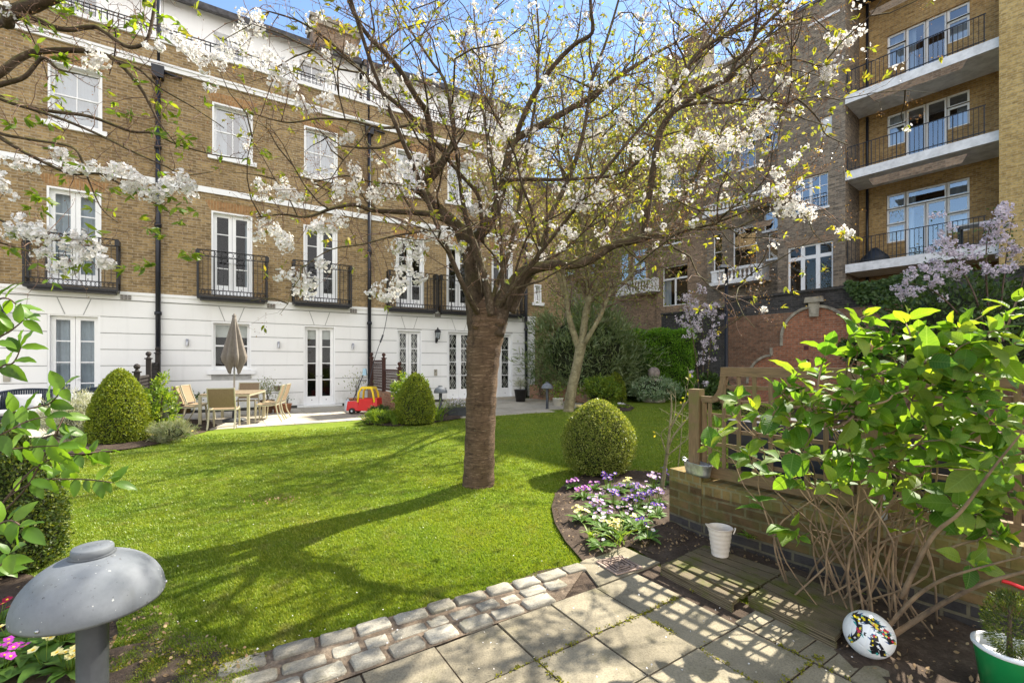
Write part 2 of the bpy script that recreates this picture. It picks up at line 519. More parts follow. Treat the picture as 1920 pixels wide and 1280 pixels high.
M['pot_green'] = plain('green_pot', (.01, .22, .055), .3, .05, 8)
M['pot_brown'] = plain('brown_pot', (.20, .12, .07), .8, .2, 8)
M['pail'] = plain('cream_enamel', (.78, .68, .58), .35, .03, 9)
M['red_plastic'] = plain('red_plastic', (.62, .02, .025), .3, .04, 5)
M['yellow_plastic'] = plain('yellow_plastic', (.80, .55, .01), .3, .04, 5)
M['black_plastic'] = plain('black_plastic', (.012, .012, .012), .4, .1, 5)
M['blue_plastic'] = plain('pale_blue_plastic', (.35, .55, .66), .4, .05, 5)
M['grey_plastic'] = plain('pale_grey_plastic', (.55, .60, .64), .4, .05, 5)
M['sling'] = plain('tan_sling_fabric', (.24, .17, .10), .8, .12, 60)
M['sling_grey'] = plain('taupe_sling_fabric', (.28, .255, .225), .8, .1, 60)
M['alu'] = plain('champagne_aluminium', (.46, .42, .29), .4, .05, 8, metal=.25)
M['canopy'] = plain('taupe_canvas', (.19, .165, .14), .9, .08, 14, bmp=.1)
M['rope'] = plain('navy_rope', (.028, .04, .062), .75, .3, 50)
M['cushion'] = plain('pale_grey_cushion', (.33, .34, .36), .9, .05, 12, bmp=.1)
M['brown_wood'] = wood('brown_stained_wood', (.085, .042, .032), (.045, .022, .018), 12, (1, 8, 1))
M['dark_wood'] = wood('charcoal_wood', (.045, .038, .034), (.024, .021, .02), 12, (1, 8, 1))
M['trellis'] = wood('weathered_softwood', (.26, .17, .085), (.14, .095, .05), 9, (9, 1, 1), moss=(.17, .145, .05))
M['trellis_dark'] = wood('dark_softwood', (.17, .12, .075), (.09, .065, .045), 9, (9, 1, 1))  # darker brown softwood for the board fence
M['deck'] = wood('old_decking', (.24, .19, .115), (.11, .085, .05), 10, (1.2, 14, 1), moss=(.10, .105, .018), ridges=26)
M['table_wood'] = wood('slatted_teak', (.25, .20, .13), (.14, .105, .07), 12, (1, 6, 1))

def bark_mat(name, c1, c2, c3, vscale=(1, 1, 6), lent=True, moss=None, bs_=.8):
    m, nt, bs = new_mat(name)
    v = coords(nt, 'Object', vscale)
    f = noise(nt, v, 5.5, 7, .68, 1.1)
    f2 = noise(nt, coords(nt, 'Object', (1, 1, .6)), 6, 6, .7)
    f9 = noise(nt, coords(nt, 'Object', (2.2, 2.2, .8)), 3.2, 5, .7, .8)
    out = ramp(nt, f, [(.36, c2), (.46, c1), (.55, c1), (.63, c3)])
    out = mix(nt, out, ramp(nt, f2, [(.3, (.4, .36, .33)), (.6, (1.1, 1.08, 1.05))]), .8, 'MULTIPLY')
    out = mix(nt, out, c2, maprange(nt, f9, .60, .68, 0, .75))
    out = mix(nt, out, (.30, .31, .24), maprange(nt, noise(nt, coords(nt, 'Object'), 13, 6, .75), .64, .72, 0, .6))
    if moss:
        g = nt.nodes.new('ShaderNodeNewGeometry')
        sp = nt.nodes.new('ShaderNodeSeparateXYZ'); nt.links.new(g.outputs['Normal'], sp.inputs[0])
        f4 = math_n(nt, 'MULTIPLY', maprange(nt, sp.outputs[2], -.1, .8), maprange(nt, noise(nt, coords(nt, 'Object'), 7, 4, .7), .38, .6))
        out = mix(nt, out, moss, f4)
    nt.links.new(out, bs.inputs['Base Color'])
    bs.inputs['Roughness'].default_value = .85
    bs.inputs['Specular IOR Level'].default_value = .25
    bump(nt, bs, f, bs_, .02)
    return m
M['cherry_bark'] = bark_mat('cherry_bark', (.135, .088, .054), (.04, .027, .018), (.27, .19, .125), (1.5, 1.5, 12), bs_=1.0)
M['cherry_limb'] = bark_mat('cherry_limb_bark', (.078, .056, .038), (.034, .025, .019), (.15, .115, .085), (3, 3, 3), moss=(.16, .16, .035), bs_=.5)
M['twig'] = plain('cherry_twig', (.17, .105, .075), .8, .25, 9)
M['pale_bark'] = bark_mat('greenish_smooth_bark', (.255, .225, .13), (.15, .13, .075), (.34, .31, .20), (1, 1, 1.5), bs_=.3)
M['cane'] = plain('hydrangea_cane', (.27, .185, .11), .85, .3, 5, bmp=.4, col2=(.085, .058, .04), bscale=60)
M['cane_dark'] = plain('dark_twig', (.10, .065, .045), .8, .25, 12)

M['petal'] = leafmat('cherry_petal', [(.86, .84, .82), (.90, .89, .88), (.84, .80, .76)], .35, .6, .2, tint=(1, 1, .97))
M['cherry_leaf'] = leafmat('young_cherry_leaf', [(.20, .25, .035), (.26, .31, .03), (.30, .27, .05), (.16, .24, .03), (.36, .30, .06)], .55, .4, tint=(1.5, 1.35, .5))
M['left_leaf'] = leafmat('fresh_cherry_leaf', [(.13, .22, .03), (.22, .30, .03), (.09, .17, .025), (.28, .33, .04)], .55, .4)
M['haze_leaf'] = leafmat('spring_leaf', [(.20, .23, .06), (.28, .29, .10), (.22, .19, .08), (.15, .19, .06)], .5, .5)
M['yew'] = leafmat('yew_clipping', [(.15, .21, .02), (.24, .30, .025), (.09, .135, .014), (.34, .37, .035)], .35, .5)
M['box_leaf'] = leafmat('variegated_box', [(.15, .20, .025), (.25, .30, .05), (.065, .105, .016), (.45, .45, .13), (.17, .22, .03)], .35, .45)
M['dark_box'] = leafmat('dark_box', [(.05, .085, .018), (.09, .135, .022), (.035, .065, .012), (.17, .20, .03)], .35, .5)
M['hedge_leaf'] = leafmat('hedge_leaf', [(.12, .27, .024), (.19, .38, .03), (.075, .19, .018), (.26, .46, .04)], .4, .45)
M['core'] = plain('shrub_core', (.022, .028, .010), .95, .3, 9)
M['oleander'] = leafmat('long_grey_green_leaf', [(.15, .21, .085), (.22, .28, .12), (.10, .155, .06), (.32, .37, .20)], .35, .4)
M['varieg'] = leafmat('variegated_shrub', [(.20, .31, .17), (.34, .44, .28), (.13, .22, .11), (.46, .53, .38)], .3, .5)
M['lavender'] = leafmat('silver_leaf', [(.34, .36, .28), (.46, .47, .38), (.25, .28, .19), (.52, .50, .43)], .25, .7)
M['grey_herb'] = leafmat('grey_green_herb', [(.20, .25, .13), (.28, .32, .19), (.34, .33, .22)], .3, .7)
M['shrub_leaf'] = leafmat('mid_green_leaf', [(.13, .22, .03), (.21, .31, .04), (.085, .16, .024), (.30, .37, .05)], .45, .45)
M['dark_shrub'] = leafmat('dark_green_leaf', [(.06, .11, .028), (.095, .155, .04), (.04, .075, .02)], .3, .45)
M['hyd_leaf'] = leafmat('hydrangea_leaf', [(.09, .215, .025), (.17, .31, .03), (.055, .145, .022), (.30, .40, .04), (.12, .255, .03), (.22, .30, .05)], .52, .5, .3, veins=True)
M['fg_leaf'] = leafmat('foreground_leaf', [(.11, .22, .025), (.17, .30, .03), (.08, .17, .02)], .5, .4, .4)
M['strap_leaf'] = leafmat('strap_leaf', [(.17, .27, .035), (.25, .34, .05), (.12, .21, .03)], .45, .45)
M['prim_leaf'] = leafmat('primrose_leaf', [(.10, .20, .03), (.15, .27, .045), (.07, .15, .025)], .35, .5, veins=False)
M['lilac'] = leafmat('lilac_petal', [(.76, .68, .74), (.82, .76, .80), (.66, .58, .66)], .35, .6, tint=(1, 1, 1))
M['fl_violet'] = leafmat('violet_petal', [(.14, .055, .42), (.20, .09, .52), (.09, .035, .32)], .3, .5, tint=(1, 1, 1))
M['fl_mauve'] = leafmat('mauve_petal', [(.40, .24, .52), (.50, .34, .60), (.62, .50, .68)], .3, .5, tint=(1, 1, 1))
M['fl_purple'] = leafmat('purple_petal', [(.34, .07, .44), (.42, .11, .52)], .3, .5, tint=(1, 1, 1))
M['fl_magenta'] = leafmat('magenta_petal', [(.62, .06, .55), (.70, .10, .60)], .3, .5, tint=(1, 1, 1))
M['fl_yellow'] = leafmat('pale_yellow_petal', [(.82, .74, .30), (.86, .80, .42)], .3, .5, tint=(1, 1, .8))
M['fl_white'] = leafmat('white_petal', [(.82, .80, .78), (.76, .70, .78)], .3, .5, tint=(1, 1, 1))
M['fl_crimson'] = leafmat('crimson_petal', [(.35, .01, .05), (.42, .02, .08)], .3, .5, tint=(1, 1, 1))
M['fl_eye'] = plain('flower_eye', (.80, .52, .03), .6, .05, 10)
M['dry_bloom'] = leafmat('dry_hydrangea_head', [(.38, .25, .13), (.30, .19, .09), (.46, .32, .18)], .3, .8, tint=(1, 1, .9))
M['dead_leaf'] = leafmat('dead_leaf', [(.30, .20, .10), (.22, .14, .07), (.38, .28, .15)], .2, .8, tint=(1, 1, .9))
M['blade'] = turf = leafmat('turf_blade', [(.17, .245, .024), (.225, .30, .03), (.115, .185, .018), (.28, .33, .055)], .36, .46, .36, tint=(1.4, 1.35, .45))

def ground_mat(name, cols, scale, bmp=.6, fine=60, rough=.95):
    m, nt, bs = new_mat(name)
    v = coords(nt, 'Object')
    f = noise(nt, v, scale, 8, .72)
    out = ramp(nt, f, cols)
    f2 = noise(nt, v, fine, 4, .7)
    out = mix(nt, out, ramp(nt, f2, [(.3, (.55, .55, .55)), (.7, (1.3, 1.3, 1.3))]), .7, 'MULTIPLY')
    nt.links.new(out, bs.inputs['Base Color'])
    bs.inputs['Roughness'].default_value = rough
    bs.inputs['Specular IOR Level'].default_value = .15
    bump(nt, bs, f2, bmp, .015)
    return m
M['soil'] = ground_mat('soil', [(.3, (.045, .032, .024)), (.55, (.085, .062, .045)), (.75, (.15, .115, .085))], 7)
M['dry_soil'] = ground_mat('dry_soil', [(.3, (.11, .082, .058)), (.55, (.19, .145, .105)), (.75, (.28, .23, .17))], 9)
M['lawn'] = ground_mat('turf', [(.3, (.12, .17, .014)), (.55, (.16, .22, .02)), (.75, (.20, .25, .03))], 1.4, .7, 90)

def slab_mat(name, base, dark, moss, lo=.82, hi=1.12):
    m, nt, bs = new_mat(name)
    v = coords(nt, 'Object')
    g = nt.nodes.new('ShaderNodeNewGeometry')
    f = noise(nt, v, 2.6, 7, .7)
    c = ramp(nt, f, [(.28, dark), (.5, base), (.75, tuple(min(1, x * 1.15) for x in base))])
    c = mix(nt, c, ramp(nt, g.outputs['Random Per Island'], [(.0, (lo, lo*.99, lo*.96)), (1, (hi, hi, hi*.98))]), .95, 'MULTIPLY')
    sp = noise(nt, v, 120, 3, .6)
    c = mix(nt, c, ramp(nt, sp, [(.34, (.62, .6, .56)), (.5, (1, 1, 1)), (.66, (1.22, 1.2, 1.15))]), .65, 'MULTIPLY')
    c = mix(nt, c, moss, math_n(nt, 'MULTIPLY', maprange(nt, noise(nt, v, 1.9, 6, .75), .53, .72), .75))
    nt.links.new(c, bs.inputs['Base Color'])
    bs.inputs['Roughness'].default_value = .88; bs.inputs['Specular IOR Level'].default_value = .25
    bump(nt, bs, sp, .35, .006)
    return m
M['slab'] = slab_mat('concrete_slab', (.25, .22, .16), (.13, .115, .085), (.10, .092, .038))
M['rear_slab'] = slab_mat('rear_slab', (.46, .42, .35), (.36, .325, .27), (.3, .27, .2))
M['sett'] = slab_mat('granite_sett', (.36, .335, .28), (.165, .15, .12), (.15, .135, .06), .58, 1.12)
M['moss'] = leafmat('moss', [(.20, .19, .02), (.14, .15, .02), (.27, .25, .03)], .2, .9, .1)

# turf blades: broad drifts of greener, yellower and duller grass
_nt = turf.node_tree; _r = [n for n in _nt.nodes if n.type == 'VALTORGB'][0]
_f = noise(_nt, coords(_nt, 'Object'), .9, 6, .65); _f2 = noise(_nt, coords(_nt, 'Object'), 3.4, 5, .65)
_c = mix(_nt, _r.outputs[0], ramp(_nt, _f, [(.3, (.58, .78, .85)), (.5, (1, 1, 1)), (.7, (1.3, 1.1, 1.05))]), .9, 'MULTIPLY')
_c = mix(_nt, _c, (.27, .245, .10), maprange(_nt, _f2, .54, .74, 0, .7))
for _l in list(_nt.links):
    if _l.from_node == _r: 
        if _l.to_node.type == 'BSDF_PRINCIPLED': _nt.links.new(_c, _l.to_socket)
        elif _l.to_node != _c.node and _l.to_node.type == 'MIX' and _l.to_socket == _l.to_node.inputs[6] and _l.to_node.inputs[7].links == ():
            if any(k.to_node.type == 'BSDF_TRANSLUCENT' for k in _l.to_node.outputs[2].links): _nt.links.new(_c, _l.to_socket)
# ------------------------------------------------------------------ building helpers (local frame: x along, y into the building, z up)
def wall_face(mb, x0, x1, z0, z1, holes=(), y=0.0, m=0, reveal=.14, rm=None):
    xs = sorted({x0, x1, *[min(max(h[i], x0), x1) for h in holes for i in (0, 1)]})
    zs = sorted({z0, z1, *[min(max(h[i], z0), z1) for h in holes for i in (2, 3)]})
    for i in range(len(xs) - 1):
        for j in range(len(zs) - 1):
            cx, cz = (xs[i] + xs[i+1]) / 2, (zs[j] + zs[j+1]) / 2
            if any(h[0] < cx < h[1] and h[2] < cz < h[3] for h in holes): continue
            a, b, c, d = xs[i], xs[i+1], zs[j], zs[j+1]
            mb.face([(a, y, c), (b, y, c), (b, y, d), (a, y, d)], None, m)
    rm = m if rm is None else rm
    for a, b, c, d in holes:
        if b <= x0 or a >= x1 or d <= z0 or c >= z1: continue
        c2, d2 = max(c, z0), min(d, z1)
        y2 = y + reveal
        mb.face([(a, y, c2), (a, y2, c2), (a, y2, d2), (a, y, d2)], [(0, c2), (reveal, c2), (reveal, d2), (0, d2)], rm)
        mb.face([(b, y2, c2), (b, y, c2), (b, y, d2), (b, y2, d2)], [(reveal, c2), (0, c2), (0, d2), (reveal, d2)], rm)
        if d <= z1: mb.face([(a, y2, d), (b, y2, d), (b, y, d), (a, y, d)][::-1], [(a, 0), (b, 0), (b, reveal), (a, reveal)], rm)
        if c >= z0: mb.face([(a, y, c), (b, y, c), (b, y2, c), (a, y2, c)], [(a, 0), (b, 0), (b, reveal), (a, reveal)], rm)

def curtain_mesh(parent, x0, x1, z0, z1, y, mat, name='curtain', amp=.02):
    mb = MB(); n = max(6, int((x1 - x0) / .025)); ph = rng.uniform(0, 6)
    pts = [(x0 + (x1-x0)*i/n, y + amp*math.sin(i*1.15 + ph) + amp*.5*math.sin(i*.5)) for i in range(n+1)]
    for i in range(n):
        (xa, ya), (xb, yb) = pts[i], pts[i+1]
        mb.face([(xa, ya, z0), (xb, yb, z0), (xb, yb, z1), (xa, ya, z1)], None, 0, True)
    return mb.build(name, mat, parent)

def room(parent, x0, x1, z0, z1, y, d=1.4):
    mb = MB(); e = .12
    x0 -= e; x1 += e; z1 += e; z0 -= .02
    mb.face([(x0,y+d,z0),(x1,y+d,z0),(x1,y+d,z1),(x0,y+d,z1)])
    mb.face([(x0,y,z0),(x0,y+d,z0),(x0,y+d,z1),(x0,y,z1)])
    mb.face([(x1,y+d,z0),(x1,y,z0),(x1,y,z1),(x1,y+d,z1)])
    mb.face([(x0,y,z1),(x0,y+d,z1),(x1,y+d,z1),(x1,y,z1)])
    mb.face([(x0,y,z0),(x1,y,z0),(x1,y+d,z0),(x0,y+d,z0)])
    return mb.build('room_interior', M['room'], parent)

def rect_frame(mb, a, b, c, d, y0, y1, w, wb=None, wt=None):
    """A frame of four butted bars inside the rectangle a..b, c..d."""
    wb = w if wb is None else wb; wt = w if wt is None else wt
    mb.box(a, a+w, y0, y1, c, d); mb.box(b-w, b, y0, y1, c, d)
    mb.box(a+w, b-w, y0, y1, c, c+wb); mb.box(a+w, b-w, y0, y1, d-wt, d)

def lattice(mb, a, b, c, d, y, n=3, w=.014):
    """A folding security grille: crossed bars and uprights."""
    cells = max(3, int((d - c) / .36))
    h = (d - c) / cells
    for i in range(cells):
        za, zb = c + i*h, c + (i+1)*h; zm = (za+zb)/2; xm = (a+b)/2
        for p, q in (((a, zm), (xm, zb)), ((xm, zb), (b, zm)), ((b, zm), (xm, za)), ((xm, za), (a, zm))):
            mb.beam((p[0], y, p[1]), (q[0], y, q[1]), w, .006, (0, 1, 0))
        q4 = (b - a) / 4
        for p, q in (((a, za + h*.05), (a+q4*2, zm+h*.32)), ((a+q4*2, zm+h*.32), (b, za+h*.05))):
            mb.beam((p[0], y+.01, p[1]), (q[0], y+.01, q[1]), w, .006, (0, 1, 0))
    mb.box((a+b)/2-.006, (a+b)/2+.006, y+.02, y+.028, c, d)

def french_door(root, x0, x1, z0, z1, rows=4, kick=.3, y=.11, grille=False, blind=0.0, curtain=None, sky=False, lining=True, label=None):
    mb = MB(); fw = .045
    if lining:
        mb.box(x0, x0+fw, -.006, y+.06, z0, z1); mb.box(x1-fw, x1, -.006, y+.06, z0, z1)
        mb.box(x0+fw, x1-fw, -.006, y+.06, z1-fw, z1)
        mb.box(x0+fw, x1-fw, -.03, y+.06, z0, z0+.035)
    a, b = x0 + fw, x1 - fw; mid = (a + b) / 2; zt = z1 - fw; zb = z0 + .035
    panes = []
    for l, r in ((a, mid-.004), (mid+.004, b)):
        st = .095
        rect_frame(mb, l, r, zb, zt, y, y+.045, st, kick, .10)
        ga, gb, gc, gd = l+st, r-st, zb+kick, zt-.10
        panes.append((ga, gb, gc, gd))
        for i in range(1, rows):
            zz = gc + (gd-gc)*i/rows
            mb.box(ga, gb, y+.006, y+.04, zz-.014, zz+.014)
        if kick > .25:
            mb.box(l+st*.9, r-st*.9, y-.006, y-.001, zb+.07, zb+kick-.06)
    o = mb.build('french_door', M['paint'], root, bevel=.004)
    if label: o['label'] = label
    g = MB()
    for ga, gb, gc, gd in panes: g.face([(ga, y+.022, gc), (gb, y+.022, gc), (gb, y+.022, gd), (ga, y+.022, gd)])
    g.build('pane', M['glass_sky' if sky else 'glass'], o)
    for sg in (-1, 1):
        hb = MB(); hx = mid + sg*.05
        hb.tube([(hx, y-.003, z0+1.0), (hx, y-.036, z0+1.0), (hx+sg*.012, y-.044, z0+1.0), (hx+sg*.09, y-.044, z0+1.0)], .008, 6); hb.build('handle', M['steel'], o)
    for l, r in ((a, mid), (mid, b)):
        hb = MB(); hb.tube([((l+r)/2, y-.012, zb+.16), ((l+r)/2, y+.0, zb+.16)], .016, 8); hb.build('knob', M['iron'], o)
    if grille:
        gm = MB()
        for ga, gb, gc, gd in panes: lattice(gm, ga+.004, gb-.004, gc, gd, y+.06)
        gm.build('security_grille', M['cream'], o)
    if blind: 
        bm = MB(); bm.box(a+.06, b-.06, y+.10, y+.106, zt-.1-blind, zt-.03); bm.build('roller_blind', M['blind'], o)
    if curtain:
        w = (b - a)
        if curtain == 'full': curtain_mesh(o, a, b, z0+.03, zt, y+.2, M['curtain'])
        else:
            for p, q in curtain: curtain_mesh(o, a+w*p, a+w*q, z0+.03, zt, y+.2, M['curtain'])
    room(o, x0, x1, z0, z1, y+.07)
    return o

def sash_window(root, x0, x1, z0, z1, cols=2, rows=1, y=.11, sky=True, blind=0.0, curtain=((0, .34), (.68, 1)), sill=True, lining=True, tall=.5, cm='curtain'):
    mb = MB(); fw = .05
    if lining:
        mb.box(x0, x0+fw, -.006, y+.06, z0, z1); mb.box(x1-fw, x1, -.006, y+.06, z0, z1)
        mb.box(x0+fw, x1-fw, -.006, y+.06, z1-fw, z1)
    mb.box(x0+fw, x1-fw, y-.01, y+.06, z0, z0+.05)
    a, b, c, d = x0+fw, x1-fw, z0+.05, z1-fw; mz = c + (d-c)*tall
    panes = []
    for lo, hi, yy in ((c, mz+.02, y), (mz-.02, d, y+.048)):
        rect_frame(mb, a, b, lo, hi, yy, yy+.045, .055, .07 if lo == c else .045, .04 if lo == c else .055)
        ga, gb, gc, gd = a+.055, b-.055, lo+(.07 if lo == c else .045), hi-(.04 if lo == c else .055)
        for i in range(1, cols):
            xx = ga + (gb-ga)*i/cols; mb.box(xx-.012, xx+.012, yy+.006, yy+.04, gc, gd)
        for i in range(1, rows):
            zz = gc + (gd-gc)*i/rows; mb.box(ga, gb, yy+.008, yy+.038, zz-.012, zz+.012)
        panes.append((ga, gb, gc, gd, yy+.022))
    o = mb.build('sash_window', M['paint'], root, bevel=.004)
    g = MB()
    for ga, gb, gc, gd, yy in panes: g.face([(ga, yy, gc), (gb, yy, gc), (gb, yy, gd), (ga, yy, gd)])
    g.build('pane', M['glass_sky' if sky else 'glass'], o)
    if sill:
        s = MB(); s.box(x0-.11, x1+.11, -.09, -.007, z0-.13, z0-.005); s.build('sill', M['paint'], o, bevel=.008)
    if blind:
        bm = MB(); bm.box(a+.02, b-.02, y+.11, y+.116, d-blind, d); bm.build('roller_blind', M['blind'], o)
    for p, q in curtain or ():
        curtain_mesh(o, a+(b-a)*p, a+(b-a)*q, c, d, y+.2, M[cm])
    room(o, x0, x1, z0, z1, y+.10)
    return o

def iron_balcony(root, x0, x1, z0, h=1.33, dep=.36, label=None):
    mb = MB(); y = -dep
    mb.box(x0-.02, x1+.02, y-.02, -.004, z0-.07, z0)
    mb.box(x0+.05, x1-.05, y+.03, -.005, z0-.12, z0-.07)
    n = int((x1-x0) / .07)
    for i in range(n):
        xx = x0 + .04 + (x1-x0-.08)*i/(n-1); mb.box(xx-.012, xx+.012, y-.03, y-.02, z0-.06, z0-.02)
    zt = z0 + h
    def run(p, q):
        p = Vector((*p, 0)); q = Vector((*q, 0)); L = (q-p).length
        for zz, w in ((zt, .05), (zt-.18, .022), (z0+.17, .022), (z0+.03, .022)):
            mb.beam(p + Vector((0, 0, zz)), q + Vector((0, 0, zz)), w, .022)
        k = max(2, int(L / .125))
        for i in range(1, k):
            c = p + (q-p)*i/k
            mb.beam(c + Vector((0, 0, z0+.17)), c + Vector((0, 0, zt-.18)), .013, .013, (0, 1, 0))
        dirv = (q-p).normalized()
        for zc, rr, ov in ((zt-.09, .075, 1.15), (z0+.10, .06, .92)):
            kk = max(1, int(L / (rr*2*.8*ov)))
            for i in range(kk):
                c = p + (q-p)*((i+.5)/kk) + Vector((0, 0, zc))
                mb.tube([c + (dirv*math.cos(t) + Vector((0, 0, math.sin(t))))*rr for t in [6.2832*j/12 for j in range(13)]], .0065, 4, cap=False)
    cs = [(x0, y), (x1, y)]
    run(cs[0], cs[1]); run((x0, 0), cs[0]); run(cs[1], (x1, 0))
    for px, py, w in ((x0, y, .045), (x1, y, .045), (x0+(x1-x0)*.23, y, .028), (x0+(x1-x0)*.79, y, .028), (x0, -.03, .045), (x1, -.03, .045)):
        mb.box(px-w/2, px+w/2, py-w/2, py+w/2, z0, zt+.015)
    for px in (x0, x1):
        mb.box(px-.05, px+.05, y-.05, y+.05, zt-.17, zt-.02)
    return mb.build('balcony', M['iron'], root)

def gauged_arch(mb, x0, x1, z, m, h=.30):
    """Flat arch of gauged bricks over an opening, 3 mm proud."""
    mb.prism([(x0-.02, z), (x1+.02, z), (x1+.16, z+h), (x0-.16, z+h)], -.003, .0, m)

HA = Plane((-15.1, 9.74), (-10.1, 13.0)); HB = Plane((-10.1, 13.0), (-5.1, 16.2)); HC = Plane((-5.1, 16.2), (.97, 19.42))
Z_ST, Z_STR, Z_CO, Z_PAR = 3.45, 6.75, 10.05, 10.78
eave_z = HB.S(487, 47, 1.05)[1]
def terrace(pl, label, name, x0, x1, ground, first, second, attic, pipe=True, pipe_x=0.0):
    root = thing(name, label, 'house', (pl.p0.x, pl.p0.y, 0), pl.ang(), 'houses of the curved terrace')
    hf = [h[:2] + (3.55, 6.08) for h in first]; hs = [h[:2] + (7.75, 9.36) for h in second]
    mb = MB()
    wall_face(mb, x0, x1, Z_ST, Z_PAR-.12, hf + hs, 0, 0, .17)
    for h in hf + hs: gauged_arch(mb, h[0], h[1], h[3], 1)
    mb.face([(x1, 0, 0), (x1, 9, 0), (x1, 9, Z_PAR), (x1, 0, Z_PAR)], [(0, 0), (9, 0), (9, Z_PAR), (0, Z_PAR)])
    mb.face([(x0, 9, 0), (x0, 0, 0), (x0, 0, Z_PAR), (x0, 9, Z_PAR)], [(9, 0), (0, 0), (0, Z_PAR), (9, Z_PAR)])
    mb.build('brick_wall', [M['stock'], M['stock_flat']], root)
    # stucco ground storey with channelled joints
    hg = [(g['x'][0], g['x'][1], g['z'][0], g['z'][1]) for g in ground]
    st = MB()
    wall_face(st, x0, x1, .10, Z_ST-.16, hg, .002, 1, .15, 0)
    zj = [.10, .53, .975, 1.42, 1.865, 2.31, 2.755, 3.22]
    for j in range(len(zj)-2):
        za, zb = zj[j]+.012, zj[j+1]-.012
        cuts = [x0]
        for h in sorted(hg):
            if h[2] < zb - .02 and h[3] > za + .02: cuts += [h[0], h[1]]
        cuts.append(x1)
        for i in range(0, len(cuts), 2):
            if cuts[i+1]-cuts[i] > .02: st.box(cuts[i], cuts[i+1], -.020, .0, za, zb)
    # top course: splayed keystones over the openings, real open joints between
    za, zb = zj[-2]+.012, zj[-1]-.012; left_b = left_t = x0
    for h in sorted(hg):
        c = (h[0]+h[1])/2; w = h[1]-h[0]; bt, tp_ = w*.17, w*.32; g_ = .012
        st.prism([(left_b, za), (c-bt-g_, za), (c-tp_-g_, zb), (left_t, zb)], -.020, .0)
        st.prism([(c-bt+g_, za), (c+bt-g_, za), (c+tp_-g_, zb), (c-tp_+g_, zb)], -.020, .0)
        left_b, left_t = c+bt+g_, c+tp_+g_
    st.prism([(left_b, za), (x1, za), (x1, zb), (left_t, zb)], -.020, .0)
    st.box(x0, x1, -.05, -.0205, 3.235, Z_ST-.0)          # fascia band
    st.box(x0, x1, -.075, -.0505, Z_ST-.075, Z_ST+.012)
    st.build('stucco_storey', [M['stucco'], M['dirt_line']], root, bevel=.004)
    bs = MB(); bs.box(x0, x1, -.012, .0, 0, .095); bs.build('plinth', M['wall_black'], root)
    sm = MB(); sm.box(x0, x1, -.05, -.001, Z_STR-.17, Z_STR); sm.build('string_course', M['paint'], root, bevel=.01)
    cm = MB(); cm.box(x0, x1, -.07, -.001, Z_CO-.17, Z_CO); cm.box(x0, x1, -.10, -.0705, Z_CO-.05, Z_CO+.01)
    cm.build('cornice', M['paint'], root, bevel=.01)
    pm = MB(); pm.box(x0, x1, -.06, .35, Z_PAR-.12, Z_PAR); pm.build('parapet_coping', M['paint'], root, bevel=.01)
    # railing on the coping
    rm = MB(); zr = 11.16; y = .10
    for zz in (zr, zr-.09, Z_PAR+.07): rm.box(x0+.02, x1-.02, y-.014, y+.014, zz-.012, zz+.012)
    k = int((x1-x0)/.12)
    for i in range(k+1):
        xx = x0+.04+(x1-x0-.08)*i/k
        w = .016 if i % 10 == 0 else .008
        rm.box(xx-w, xx+w, y-w, y+w, Z_PAR, zr-.013)
    rm.build('terrace_railing', M['iron'], root)
    # attic storey set back behind the roof terrace
    am = MB(); wall_face(am, x0, x1, 10.3, eave_z, attic, 1.3, 0, .1)
    am.face([(x0, .35, 10.3), (x1, .35, 10.3), (x1, 1.3, 10.3), (x0, 1.3, 10.3)], [(0, 0), (1, 0), (1, 1), (0, 1)])
    am.build('attic_wall', M['stucco'], root)
    ro = MB()
    ro.face([(x0, .95, eave_z+.02), (x1, .95, eave_z+.02), (x1, 4.6, eave_z+1.5), (x0, 4.6, eave_z+1.5)], [(x0, 0), (x1, 0), (x1, 4), (x0, 4)])
    ro.face([(x0, 4.6, eave_z+1.5), (x1, 4.6, eave_z+1.5), (x1, 9, eave_z), (x0, 9, eave_z)], [(x0, 0), (x1, 0), (x1, 4), (x0, 4)])
    ro.box(x0, x1, .93, 1.02, eave_z-.16, eave_z+.015)
    ro.face([(x0, 1.02, eave_z-.02), (x0, 1.32, eave_z-.02), (x1, 1.32, eave_z-.02), (x1, 1.02, eave_z-.02)], [(0, 0), (1, 0), (1, 1), (0, 1)])
    rf = ro.build('roof', M['slate'], root)
    for h in attic:
        o = sash_window(root, h[0], h[1], h[2], h[3], y=.1, sill=False, curtain=None, lining=True)
        o.location.y = 1.3
    for h in first: french_door(root, h[0], h[1], 3.55, 6.08, **h[2]); 
    for h in first: iron_balcony(root, h[0]-.33, h[1]+.38, 3.47)
    for h in second: sash_window(root, h[0], h[1], 7.75, 9.36, **h[2])
    for g in ground:
        if g['kind'] == 'door': french_door(root, *g['x'], *g['z'], **g['o'])
        else:
            w = sash_window(root, *g['x'], *g['z'], **g['o'])
    if pipe:
        p = MB(); xx = pipe_x
        p.tube([(xx, -.12, .02), (xx, -.12, 9.82)], .062, 12)
        for zz in (.6, 2.9, 5.4, 7.6): p.lathe([(.063, -.05), (.085, -.05), (.09, 0), (.085, .05), (.063, .05)], 12, (xx, -.12, zz))
        p.obox((xx, -.13, 9.72), (.13, 0, 0), (0, .10, 0), (0, 0, .16), top=1.15)
        p.tube([(xx+.1, -.1, 9.78), (xx+.55, -.06, 9.76)], .035, 8)
        p.tube([(xx, .04, 9.9), (xx, .04, eave_z-.2)], .055, 10)
        p.build('drainpipe', M['pipe'], root)
    ab = MB()
    for xx in [(h[1]+.52) for h in first]:
        if xx + .15 > x1: continue
        for i in range(3):
            for j in range(2):
                ab.box(xx-.115+i*.08, xx-.045+i*.08, -.0765, -.0755, Z_ST-.205+j*.07, Z_ST-.145+j*.07)
